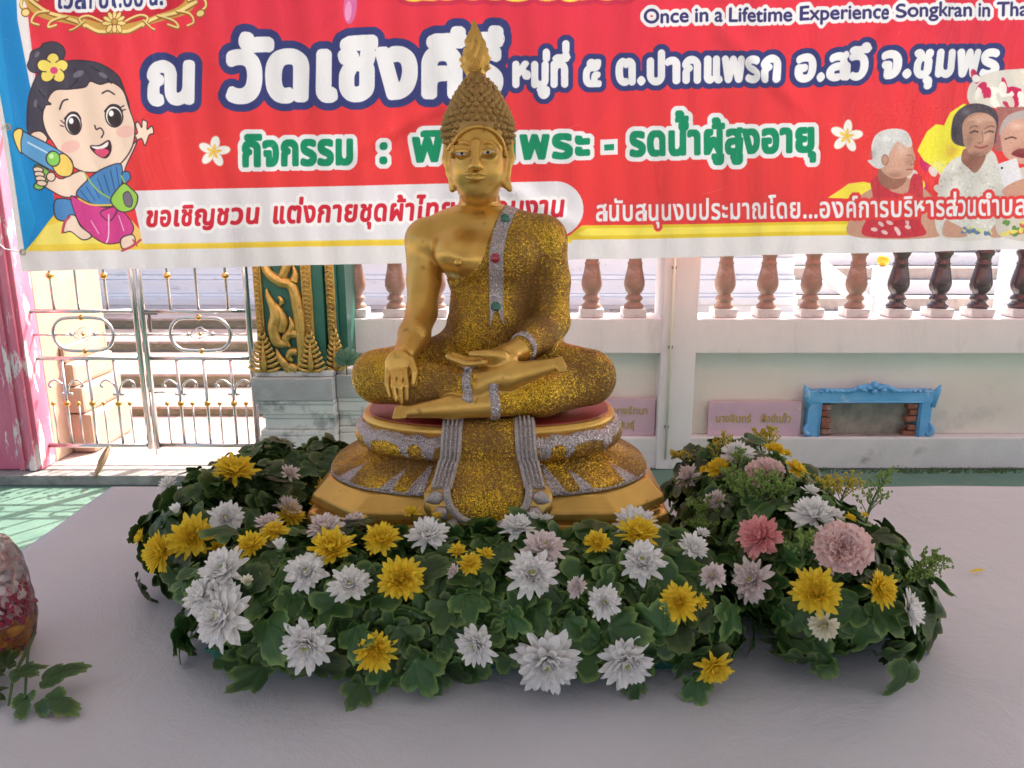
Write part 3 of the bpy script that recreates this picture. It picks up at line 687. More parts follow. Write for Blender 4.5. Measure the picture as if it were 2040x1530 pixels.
# ---------------------------------------------------------------- memorial plaques and blue framed niche
M_plq = mat('pink_marble_plaque', (.62, .42, .50), (.55, .38, .47), 9, .35, c3=(.74, .66, .72), s3=26, t3=(.66, .72), bump=.05); M_let = mat('gold_leaf_letters', (.55, .40, .10), (.48, .34, .09), 30, .45, .4)
def letters(parent, txt, x0, x1, zbase, h, y, m_):
    fc = bpy.data.curves.new('lettering', 'FONT'); fc.body = txt; fc.size = 1; fc.extrude = .02; fc.offset = .012; fo = bpy.data.objects.new('tmp', fc); COL.objects.link(fo); bpy.context.view_layer.update()
    me = bpy.data.meshes.new_from_object(fo.evaluated_get(bpy.context.evaluated_depsgraph_get())); bpy.data.objects.remove(fo); co = np.array([q.co[:] for q in me.vertices]); a, b = co[:, 0].min(), co[:, 0].max(); s_ = (x1 - x0) / (b - a); sz = h / .558
    co2 = np.stack([x0 + (co[:, 0] - a) * s_, np.full(len(co), y) - co[:, 2] * .12, zbase + co[:, 1] * sz], 1); me.vertices.foreach_set('co', co2.astype(np.float32).ravel()); me.update(); me.name = 'lettering'; me.materials.clear(); me.materials.append(m_); return link('lettering', me, None, parent)
PYP = WY + .045
def plaque(label, x0, x1, py0, py1, lines):
    xa, xb = X_(x0, 840, PYP), X_(x1, 840, PYP); z0, z1 = zl + .0015, Z_(py0, PYP); t = thing('memorial_plaque', label, 'plaque', ((xa + xb) / 2, PYP, z0)); w = (xb - xa) / 2
    MB().box(-w, w, -.010, .012, 0, z1 - z0, .002).build('slab', M_plq, t)
    for txt, a, b, pyb, hh in lines: letters(t, txt, X_(a, 840, PYP) - t.location.x, X_(b, 840, PYP) - t.location.x, Z_(pyb, PYP) - z0, hh, -.0105, M_let)
plaque('pink marble plaque with one line of gold Thai lettering, right of the post', 1410, 1594, 800, 868, [('นางอินทร์', 1425, 1495, 840, .032), ('สังข์แก้ว', 1513, 1574, 840, .032)])
plaque('pink marble plaque with two lines of gold Thai lettering, half hidden by the statue', 1150, 1304, 794, 862, [('นางรัตนา', 1222, 1288, 824, .030), ('สินธุ์', 1232, 1264, 852, .030)])
nt_ = thing('memorial_niche', 'open niche of broken brick in a sky blue moulded frame', 'niche', (X_(1738, 830, WY), WY + .07, zl)); NXc = nt_.location.x
M_blue = mat('sky_blue_paint', (.10, .36, .66), (.16, .44, .74), 9, .55, c3=(.42, .58, .74), s3=14, t3=(.58, .72), bump=.5, bscale=50)
xl, xr, zt_ = X_(1612, 830, WY) - NXc, X_(1860, 830, WY) - NXc, Z_(775, WY) - zl
il, ir, it = X_(1640, 830, WY) - NXc, X_(1834, 830, WY) - NXc, Z_(805, WY) - zl
def molding(name, x0, x1, z0, z1, depth=.05):
    mb = MB(); mb.box(x0, x1, -.001 - depth, -.001, z0, z1, .006)
    return mb.build(name, M_blue, nt_)
molding('frame_side', xl, il, .0, it + .01, .05); molding('frame_side', ir, xr, .0, it + .01, .05); molding('frame_top', xl - .004, xr + .004, it, zt_ - .012, .055)
for s_, x_ in ((-1, xl), (1, xr)):
    MB().tube([(x_ + s_ * .0, -.045, it - .02), (x_ + s_ * .016, -.05, zt_ - .012), (x_ + s_ * .026, -.05, zt_ + .016)], [.014, .016, .004], 10).build('frame_horn', M_blue, nt_, True)
    MB().tube([(x_ - s_ * .02, -.055, .012), (x_ + s_ * .006, -.06, .018), (x_ + s_ * .010, -.055, .045), (x_ - s_ * .006, -.055, .07)], [.006, .013, .012, .005], 10).build('foot_scroll', M_blue, nt_, True)
xm_ = (xl + xr) / 2
for s_ in (-1, 1):
    MB().tube([(xm_ + s_ * .02, -.058, zt_ + .012), (xm_ + s_ * .07, -.062, zt_ + .004), (xm_ + s_ * .12, -.06, zt_ - .012), (xm_ + s_ * .19, -.058, zt_ - .010), (xm_ + s_ * .26, -.056, zt_ - .002)], [.015, .014, .010, .008, .005], 8).build('top_swag', M_blue, nt_, True)
    for k in range(7): MB().ball((xm_ + s_ * (.10 + .026 * k), -.062, zt_ - .014), .0095, 8, 6, sz=.7).build('swag_bead', M_blue, nt_, True)
    for k in range(3): MB().ball((xm_ + s_ * (.022 + .026 * k), -.066, zt_ + .006 - .012 * (k % 2)), .017, 10, 7, sz=.65).build('flower_boss', M_blue, nt_, True)
MB().ball((xm_, -.068, zt_ + .020), .019, 10, 7).build('flower_boss', M_blue, nt_, True); MB().ball((xm_, -.068, zt_ - .012), .016, 10, 7).build('flower_boss', M_blue, nt_, True)
MB().tube([(il - .008, -.054, .0), (il - .008, -.054, it + .006), (ir + .008, -.054, it + .006), (ir + .008, -.054, .0)], .0055, 8).build('inner_bead', M_blue, nt_, True)
M_niche_back = mat('dark_mottled_plaster', (.34, .30, .25), (.15, .13, .12), 9, .95, c3=(.30, .26, .21), s3=6, bump=.8); M_brk = mat('old_brick', (.30, .11, .07), (.20, .08, .055), 16, .95, bump=.8, c3=(.34, .30, .27), s3=22)  # niche back is a mottled dark grey-brown
MB().box(il - .002, ir + .002, -.006, -.002, .0, it - .001).build('back_panel', M_niche_back, nt_)
for s_, x_ in ((1, il), (-1, ir)):
    for k in range(5):
        z = .004 + k * (it - .006) / 5; w = (.062, .042, .056, .038, .050)[k]; xa, xb = sorted((x_ + s_ * .003, x_ + s_ * w)); o = MB().box(xa, xb, -.046, -.008, z, z + (it - .006) / 5 - .006, .004).build('brick', M_brk, nt_); o.rotation_euler = (0, R(random.uniform(-2, 2)), 0)
MB().box(il, ir, -.048, -.0065, -.001, .003).build('niche_sill', M_conc, nt_)
# ---------------------------------------------------------------- ornate green and gold pillar on a stone pedestal
PY = 3.42
op = thing('temple_pillar', 'green pillar with gilded scrollwork on a weathered white stone pedestal', 'pillar', (X_(600, 740, PY), PY, 0)); OX = op.location.x
M_grn = mat('dark_green_enamel', (.02, .115, .085), (.03, .15, .11), 4, .4, c3=(.03, .20, .16), s3=3); M_gil = mat('gilded_relief', (.62, .40, .10), (.46, .28, .07), 40, .38, .55, .4, 120, c3=(.16, .09, .05), s3=30, t3=(.60, .72))
M_stone = mat('weathered_white_stone', (.76, .73, .70), (.62, .60, .58), 5, .85, bump=.5, bscale=40, c3=(.20, .20, .20), s3=8, t3=(.52, .68)); M_stone2 = mat('grey_capstone', (.46, .46, .46), (.34, .34, .34), 7, .85, bump=.5, c3=(.50, .50, .49), s3=9)
def ox(px, Y=PY, py=640): return X_(px, py, Y) - OX
zs0 = Z_(738, PY)
ztop = 1.5
def pb(name, x0, x1, y0, y1, z0, z1, m, bev=.003): return MB().box(x0, x1, y0, y1, z0, z1, bev).build(name, m, op)
pb('shaft', ox(512), ox(646), .0, .34, zs0, ztop, M_grn); pb('shaft_return', ox(646) + .001, ox(668), .035, .33, zs0, ztop, M_grn); pb('shaft_return', ox(668) + .001, ox(684), .075, .32, zs0, ztop, M_grn)
def relief_strip(x0, x1, y):
    o = pb('gilded_strip', x0, x1, y - .014, y - .001, zs0 + .002, ztop, M_gil, .002); mb = MB(); z = zs0 + .06; i = 0
    while z < 1.35:
        c = (x0 + x1) / 2; w = (x1 - x0) * .36; mb.tube([(c - w, y - .016, z), (c - w * .2, y - .021, z + .012), (c + w * .8, y - .019, z + .004), (c + w * .3, y - .019, z - .008)], [.002, .0042, .0036, .0015], 6); z += .020; i += 1
    mb.build('strip_scrolls', M_gil, op, True)['kind'] = 'stuff'
relief_strip(ox(512), ox(528), 0); relief_strip(ox(606), ox(626), 0); relief_strip(ox(650), ox(667), .035); 
# gilded scroll on the front face
def kr(px, py): return Vector((ox(px), 0, Z_(py, PY)))
def flamek(pts, rads, lift=.012):
    P = smooth_pts([kr(*p) for p in pts]); n = len(P); rr = np.interp(np.linspace(0, 1, n), np.linspace(0, 1, len(rads)), rads)
    mb = MB(); mb.tube([p + Vector((0, -lift, 0)) for p in P], [r * pxm * .95 for r in rr], 10, flat=1.0)
    mb.tube([p + Vector((0, -lift - r * pxm * .55, 0)) for p, r in zip(P, rr)], [max(.0008, r * pxm * .45) for r in rr], 8); mb.build('gilded_scroll', M_gil, op, True)
def smooth_pts(P):
    out = []; N = len(P)
    for i in range(N - 1):
        a, b, c, d = P[max(0, i - 1)], P[i], P[i + 1], P[min(N - 1, i + 2)]
        for t in np.linspace(0, 1, 7, endpoint=False): out.append(.5 * ((2 * b) + (c - a) * t + (2 * a - 5 * b + 4 * c - d) * t * t + (-a + 3 * b - 3 * c + d) * t ** 3))
    return out + [P[-1]]
for pts, rads in (([(592, 735), (600, 700), (600, 660), (596, 610), (588, 570), (566, 560), (545, 545), (536, 520), (540, 480)], [5, 10, 11, 11, 10, 11, 9, 7, 5]), ([(592, 560), (596, 545), (592, 528)], [9, 6, 1]), ([(570, 552), (580, 530), (590, 505)], [8, 9, 6]),
                  ([(600, 690), (596, 668), (578, 664), (568, 676), (576, 690)], [7, 9, 9, 8, 3]), ([(572, 684), (552, 680), (546, 655), (552, 630), (548, 610), (540, 590), (537, 574)], [6, 11, 12, 12, 9, 6, 1]), ([(560, 660), (566, 640), (560, 618), (552, 602)], [8, 10, 7, 1]), ([(578, 664), (584, 648), (578, 630)], [8, 8, 1]),
                  ([(590, 700), (578, 700), (572, 710), (580, 718)], [7, 8, 6, 3]), ([(572, 738), (562, 722), (552, 708), (548, 692)], [8, 9, 6, 1]), ([(588, 735), (576, 730), (566, 734)], [8, 9, 5]), ([(560, 590), (566, 600), (560, 610)], [3, 5, 2]), ([(598, 640), (606, 628), (604, 612)], [6, 5, 1])): flamek(pts, rads)
for cx_0, w0, y0, h0 in ((524, 30, -.006, 70), (618, 27, -.008, 72), (663, 22, .03, 74)):
    mb = MB()
    for k in range(9):
        for s_ in (-1, 1):
            u = k / 8; zc = zs0 + .006 + u * (h0 * pxm); w = w0 * pxm * (1 - u) ** .9; xc = ox(cx_0)
            mb.tube([(xc, y0 - .016, zc - .006), (xc + s_ * w * .55, y0 - .024, zc), (xc + s_ * w, y0 - .016, zc + .016), (xc + s_ * w * .8, y0 - .018, zc + .026)], [.006, .009, .006, .001], 7)
    mb.tube([(ox(cx_0), y0 - .015, zs0), (ox(cx_0), y0 - .024, zs0 + .03), (ox(cx_0), y0 - .018, zs0 + h0 * pxm * 1.08)], [.012, .013, .001], 8); mb.build('corner_flame', M_gil, op, True)
# pedestal: (x half widths grow with mouldings), front block and set back block
for nm, ax, bx_, yo in (('front', 497, 660, 0.0), ('return', 661, 728, .06)):
    rws = [(740, 752, -.020, M_stone, 6), (752, 798, -.045, M_stone2, 0), (798, 806, -.035, M_stone, 4), (806, 826, -.030, M_stone, 7), (826, 836, -.018, M_stone, 13), (836, 858, -.012, M_stone, 16), (858, 870, -.024, M_stone, 8), (870, 898, -.030, M_stone, 4), (898, 965, -.052, M_stone, -6)]
    for a, b, yf, m_, ins in rws:
        z1, z0 = Z_(a, PY - .03), max(.001, Z_(b, PY - .03)); insl = ins * pxm
        if nm == 'front': pb('pedestal_moulding', ox(ax) + insl, ox(bx_), yf, .36, z0 + .0012, z1, m_, .006)
        else: pb('pedestal_moulding', ox(660) + .002, ox(bx_ + 6) - insl, yf + yo, .34, z0 + .0012, z1, m_, .006)
pl = thing('seedling', 'small leafy weed rooted where the pillar meets the wall', 'plant', loc_px(690, 725, PY - .06)); M_wl = mat('weed_leaf', (.05, .14, .08), (.08, .18, .10), 30, .5, transl=.2)
for k in range(7):
    a = R(-80 + 27 * k); v, f = petal_geo(.075, .034, .3, -.25); o = obj_from('leaf', v, f, M_wl, pl, True); o.rotation_euler = (R(20 + 8 * (k % 3)), R(20 * math.sin(a)), a - R(90) * (k % 2)); o.matrix_local = Matrix.Rotation(R(10), 4, 'X') @ Matrix.Rotation(a, 4, 'Y') @ Matrix.Rotation(R(70), 4, 'X')
MB().tube([(0, 0, -.05), (.002, -.004, 0)], .003, 6).build('stem', M_stem, pl, True)
# ---------------------------------------------------------------- pink gate pillar at the left edge
gp = thing('gate_pillar', 'pink gate pillar with painted white sun dapples at the left edge', 'pillar', (X_(10, 800, 3.50), 3.50, 0)); GX = gp.location.x
M_pk = mat('pink_paint_sun_dapples', (.62, .13, .22), (.70, .22, .30), 3, .7, c3=(.78, .68, .68), s3=5, t3=(.53, .57), stretch=(3.2, 3.2, .9), bump=.3); M_pk2 = mat('peach_plaster', (.42, .26, .19), (.48, .34, .25), 4, .8, c3=(.66, .30, .26), s3=2.5, t3=(.58, .70), bump=.2)  # white blotches on the pink are dappled sunlight painted into the colour
def gx(px, Y, py=800): return X_(px, py, Y) - GX
pb_ = lambda name, x0, x1, y0, y1, z0, z1, m, bev=.004: MB().box(x0, x1, y0, y1, z0, z1, bev).build(name, m, gp)
xe = X_(50, 700, 3.50) - GX
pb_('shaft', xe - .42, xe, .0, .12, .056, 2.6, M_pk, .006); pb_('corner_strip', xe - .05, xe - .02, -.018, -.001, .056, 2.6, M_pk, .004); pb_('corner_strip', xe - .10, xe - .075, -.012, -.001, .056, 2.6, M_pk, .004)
pb_('reveal', xe - .42, xe + .0, .121, .72, .056, 2.6, M_pk2, .006)
for z0, z1, w in ((.056, .26, .12), (.262, .40, .09), (.402, .52, .06), (.522, .62, .025)): pb_('reveal_moulding', xe + .001, xe + w, .26, .66, z0, z1, M_pk2, .02)
# ---------------------------------------------------------------- stainless double gate
M_ss = mat('brushed_stainless', (.62, .60, .60), (.54, .52, .52), 30, .24, .95, rvar=.06); M_br = mat('brass_ball', (.72, .42, .12), (.60, .34, .10), 30, .22, .95); M_hg = mat('dull_iron', (.20, .17, .17), rough=.6, metal=.5)
GY = 3.58
def leaf_gate(label, xa, xb, ups, downs, shorts, ring, scrolls, mirror, bot=887):
    t = thing('steel_gate_leaf', label, 'gate', (X_(xa, 800, GY), GY, .07), 'leaves of the stainless double gate'); Gx = t.location.x
    def P(px, py): q = at_y(px, py, GY); return Vector((q.x - Gx, 0, q.z - .07))
    def Zp(py): return Z_(py, GY) - .07
    XA, XB = 0.0, X_(xb, 800, GY) - Gx; zb, ztop_ = Zp(bot) + .004, 1.55
    def tb(nm, a, b, r, m=M_ss, n=12): MB().tube([a, b], r, n).build(nm, m, t, True)
    tb('stile', (XA, 0, zb - .02), (XA, 0, ztop_), .0135); tb('stile', (XB, 0, zb - .02), (XB, 0, ztop_), .0135)
    for nm, py, r in (('rail', 620, .0095), ('rail', 714, .0095), ('rail', bot, .0115), ('thin_rail', 667, .0048)):
        z = Zp(py); x1 = XB
        if nm == 'thin_rail':
            cx = (P(ring[0], ring[1])).x; rw = ring[2] * pxm * .93
            tb(nm, (XA + .013, 0, z), (cx - rw, 0, z), r); tb(nm, (cx + rw, 0, z), (XB - .013, 0, z), r); tb(nm, (cx - rw, 0, z), (cx - .06, 0, z), r); tb(nm, (cx + .06, 0, z), (cx + rw, 0, z), r)
        else: tb(nm, (XA + .013, 0, z), (XB - .013, 0, z), r)
    tb('rail', (XA + .013, 0, ztop_ - .02), (XB - .013, 0, ztop_ - .02), .0105)
    for px, ball in ups:
        x = P(px, 600).x; tb('upright_bar', (x, 0, Zp(620) + .01), (x, 0, ztop_ - .03), .0068)
        if ball: MB().ball((x, 0, Zp(549)), .0165, 14, 10).build('brass_ball', M_br, t, True)
    for px in downs: x = P(px, 800).x; tb('lower_bar', (x, 0, Zp(bot) + .011), (x, 0, Zp(714) - .009), .0072); MB().ball((x, 0, Zp(804)), .0155, 14, 10).build('brass_ball', M_br, t, True)
    for px in shorts: x = P(px, 830).x; tb('short_bar', (x, 0, Zp(bot) + .011), (x, 0, Zp(806)), .0042, n=8); MB().ball((x, 0, Zp(804)), .0105, 12, 8).build('brass_ball', M_br, t, True)
    # stadium ring with spindle
    c = P(ring[0], ring[1]); a, b = ring[2] * pxm * .93, ring[3] * pxm * .93; pts = []
    for k in range(49):
        th_ = 2 * math.pi * k / 48; ct, s_ = math.cos(th_), math.sin(th_); pts.append((c.x + (a - b) * (1 if ct > 0 else -1) * (1 if abs(ct) > 1e-6 else 0) * min(1, abs(ct) * 3) + b * ct, 0, c.z + b * s_))
    MB().tube(pts, .0082, 10, False).build('oval_ring', M_ss, t, True)
    for s_ in (-1, 1):
        MB().ball((c.x, 0, c.z + s_ * b), .0135, 14, 10).build('brass_ball', M_br, t, True); MB().ball((c.x + s_ * .056, 0, c.z), .0115, 12, 8).build('steel_ball', M_ss, t, True)
        for k in range(4): ph = k * math.pi / 2 + .4; MB().tube([(c.x - .052, 0, c.z), (c.x - .025, math.cos(ph) * .02, c.z + math.sin(ph + s_) * .026 * s_), (c.x + .0, math.cos(ph + 1) * .02, c.z + .034 * s_ * math.cos(k)), (c.x + .052, 0, c.z)], .0014, 5).build('spindle_wire', M_ss, t, True)
    MB().ball((c.x, 0, c.z), .0085, 12, 8).build('brass_ball', M_br, t, True)
    for px in scrolls:
        x = P(px, 780).x
        for s_ in (-1, 1):
            q = [(x + s_ * .021, 0, Zp(785) + .0), (x + s_ * .010, 0, Zp(786)), (x + s_ * .008, 0, Zp(776)), (x + s_ * .022, 0, Zp(764)), (x + s_ * .050, 0, Zp(757)), (x + s_ * .074, 0, Zp(761)), (x + s_ * .082, 0, Zp(769)), (x + s_ * .074, 0, Zp(770))]
            MB().tube(smooth_pts([Vector(p_) for p_ in q]), .0048, 8).build('scroll', M_ss, t, True); MB().ball(q[0], .008, 10, 7).build('scroll_tip', M_ss, t, True); MB().ball(q[-1], .008, 10, 7).build('scroll_tip', M_ss, t, True)
    return t, Gx
g1, gx1 = leaf_gate('left leaf of the stainless gate, hinged to the pink pillar', 80, 290, [(106, 1), (156, 0), (213, 1)], [133, 184, 236], [110, 160, 210, 262], (166, 666, 62, 35), [133, 236], 1)
g2, gx2 = leaf_gate('right leaf of the stainless gate, carrying the latch bolt beside the ornate pillar', 304, 508, [(338, 1), (394, 0), (453, 1)], [360, 413, 466], [336, 386, 440, 492], (399, 666, 62, 35), [360, 466], -1)
for zz_ in (.16, 1.15): 
    MB().box(-.062, -.014, -.014, .012, zz_, zz_ + .03, .003).box(-.062, -.048, -.016, .014, zz_ - .03, zz_ + .005, .003).build('hinge', M_hg, g1)
MB().box(.012, .075, -.018, -.010, Z_(626, GY) - .07, Z_(622, GY) - .07, .001).box(.030, .042, -.020, -.012, Z_(660, GY) - .07, Z_(624, GY) - .07, .002).build('latch', M_hg, g2); MB().tube([(.0, -.016, Z_(905, GY) - .068), (.0, -.016, Z_(780, GY) - .07)], .004, 8).build('drop_bolt', M_ss, g2, True); MB().tube([(.02, -.012, Z_(781, GY) - .07), (.075, -.014, Z_(779, GY) - .07)], .005, 8).build('bolt_handle', M_ss, g2, True)
# ---------------------------------------------------------------- the banner
bn = thing('festival_banner', 'wide red vinyl festival banner with Thai lettering hung behind the statue', 'banner', (0, YB, 1.6))
mbn = bpy.data.materials.new('printed_vinyl'); mbn.use_nodes = True; nt = mbn.node_tree; nt.nodes.clear(); L = nt.links.new
out = _n(nt, 'ShaderNodeOutputMaterial'); p = _n(nt, 'ShaderNodeBsdfPrincipled'); p.inputs['Roughness'].default_value = .42; p.inputs['Specular IOR Level'].default_value = .35; im = _n(nt, 'ShaderNodeTexImage'); im.image = banner_image; im.extension = 'EXTEND'; uvn = _n(nt, 'ShaderNodeUVMap'); L(uvn.outputs[0], im.inputs[0]); L(im.outputs[0], p.inputs['Base Color'])
tc = _n(nt, 'ShaderNodeTexCoord'); wv = _n(nt, 'ShaderNodeTexWave'); wv.bands_direction = 'Z'; wv.inputs['Scale'].default_value = 62; wv.inputs['Distortion'].default_value = .3; L(tc.outputs['Object'], wv.inputs[0]); b1 = _n(nt, 'ShaderNodeBump'); b1.inputs['Strength'].default_value = .35; b1.inputs['Distance'].default_value = .0012; L(wv.outputs['Fac'], b1.inputs['Height'])
mp = _n(nt, 'ShaderNodeMapping'); mp.inputs['Scale'].default_value = (1.6, 1, .7); mp.inputs['Rotation'].default_value = (0, R(18), 0); L(tc.outputs['Object'], mp.inputs[0]); nz = _n(nt, 'ShaderNodeTexNoise'); nz.inputs['Scale'].default_value = 3.4; nz.inputs['Detail'].default_value = 7; nz.inputs['Roughness'].default_value = .5; nz.inputs['Distortion'].default_value = 1.1; L(mp.outputs[0], nz.inputs[0])
b2 = _n(nt, 'ShaderNodeBump'); b2.inputs['Strength'].default_value = .9; b2.inputs['Distance'].default_value = .05; L(nz.outputs[0], b2.inputs['Height']); L(b1.outputs[0], b2.inputs['Normal']); L(b2.outputs[0], p.inputs['Normal'])
tr = _n(nt, 'ShaderNodeBsdfTranslucent'); L(im.outputs[0], tr.inputs[0]); ms = _n(nt, 'ShaderNodeMixShader'); ms.inputs[0].default_value = .19; L(p.outputs[0], ms.inputs[1]); L(tr.outputs[0], ms.inputs[2]); L(ms.outputs[0], out.inputs[0])
bl, br_ = at_y(47, 541, YB), at_y(2040, 497, YB); slope = (br_.z - bl.z) / (br_.x - bl.x); xr_ = BX1 - .02; NXb, NZb = 260, 70; v = []; uv = []
for j in range(NZb + 1):
    for i in range(NXb + 1):
        x = bl.x + (xr_ - bl.x) * i / NXb; z0 = bl.z + slope * (x - bl.x); z = z0 + (BZ1 - z0) * j / NZb; u = 1 - j / NZb
        y = .016 * math.sin(x * 7.1 + .5) * (.4 + .6 * u) + .006 * math.sin(x * 15.3 + z * 3) + .004 * math.sin(x * 31 - z * 9) * u + .012 * math.sin(z * 4 + x * 1.3) + .0035 * math.sin(x * 52 + 5 * z)
        for cxx, czz, aa in ((-1.20, 1.98, .9), (.95, 1.80, -.7), (1.35, 1.92, .8), (-.4, 1.6, .5), (.1, 1.3, -.5), (1.75, 1.45, .7)):
            dx_, dz_ = x - cxx, z - czz; q = (dx_ * math.cos(aa) + dz_ * math.sin(aa)); w_ = (-dx_ * math.sin(aa) + dz_ * math.cos(aa)); y += .018 * math.exp(-(w_ / .025) ** 2 - (q / .22) ** 2)
        v.append((x, y, z - 1.6)); uv.append(((x - BX0) / (TW * TX), (z - BZ0) / (TH * TX)))
f = [(j * (NXb + 1) + i, j * (NXb + 1) + i + 1, (j + 1) * (NXb + 1) + i + 1, (j + 1) * (NXb + 1) + i) for j in range(NZb) for i in range(NXb)]
bs = obj_from('vinyl_sheet', v, f, mbn, bn, True); ul = bs.data.uv_layers.new(name='UVMap'); li = np.zeros(len(bs.data.loops), np.int32); bs.data.loops.foreach_get('vertex_index', li); ul.data.foreach_set('uv', np.array(uv, np.float32)[li].ravel())
M_eye = mat('brass_eyelet', (.62, .50, .40), rough=.3, metal=.9); M_rope = mat('white_cord', (.7, .68, .66), rough=.8)
for px, py in ((20, 254), (48, 502)):
    q = at_y(px + 3, py, YB); q.y = YB - .004; pts = [(q.x + .010 * math.cos(a), q.y - YB - .016, q.z - 1.6 + .010 * math.sin(a)) for a in np.linspace(0, 6.2832, 21)]; MB().tube(pts, .0036, 8, False).build('eyelet', M_eye, bn, True)
    MB().tube([(q.x, q.y - YB - .016, q.z - 1.6), (q.x - .10, .03, q.z - 1.6 + .01), (q.x - .3, .30, q.z - 1.58)], .0025, 6).build('tie_cord', M_rope, bn, True)
# ---------------------------------------------------------------- dry leaf on the green floor
dl = at_z(216, 966, .004); v, f = petal_geo(.16, .12, .5, .35, .3, 3, .9); o = obj_from('dry_leaf', v, f, mat('dry_leaf', (.38, .26, .15), (.28, .19, .11), 20, .8, bump=.4, bscale=60), None, True, dl + Vector((-.06, 0, .03))); o.rotation_euler = (R(38), R(-16), R(-52)); tag(o, 'curled brown dry leaf on the green floor left of the table', 'leaf')
# ---------------------------------------------------------------- marquee overhead, out of frame, that shades the table
mq = thing('marquee', 'unseen pale marquee roof on four poles, out of frame, shading the table', 'marquee', (0, 0, 0)); M_mq = mat('unseen_marquee_fabric', (.74, .68, .69), (.70, .64, .65), 2, .7, transl=.05)
v = []; f = []; XA_, XB_, YA_, YB_ = -4.2, 6.0, -4.6, 3.18
v, f = [(XA_, YA_, 2.5), (XB_, YA_, 2.5), (XB_, YB_, 2.5), (XA_, YB_, 2.5), (.5, .3, 3.4)], [(0, 1, 4), (1, 2, 4), (2, 3, 4), (3, 0, 4)]; obj_from('roof', v, f, M_mq, mq)
for x, y in ((XA_, YA_), (XB_, YA_), (XB_, YB_), (XA_, YB_)): MB().tube([(x, y, 0), (x, y, 2.5)], .025, 12).build('pole', M_ss, mq, True)
for a, b in (((XA_, YA_), (XB_, YA_)), ((XB_, YA_), (XB_, YB_)), ((XB_, YB_), (XA_, YB_)), ((XA_, YB_), (XA_, YA_))): MB().tube([(*a, 2.49), (*b, 2.49)], .02, 10).build('rail', M_ss, mq, True)
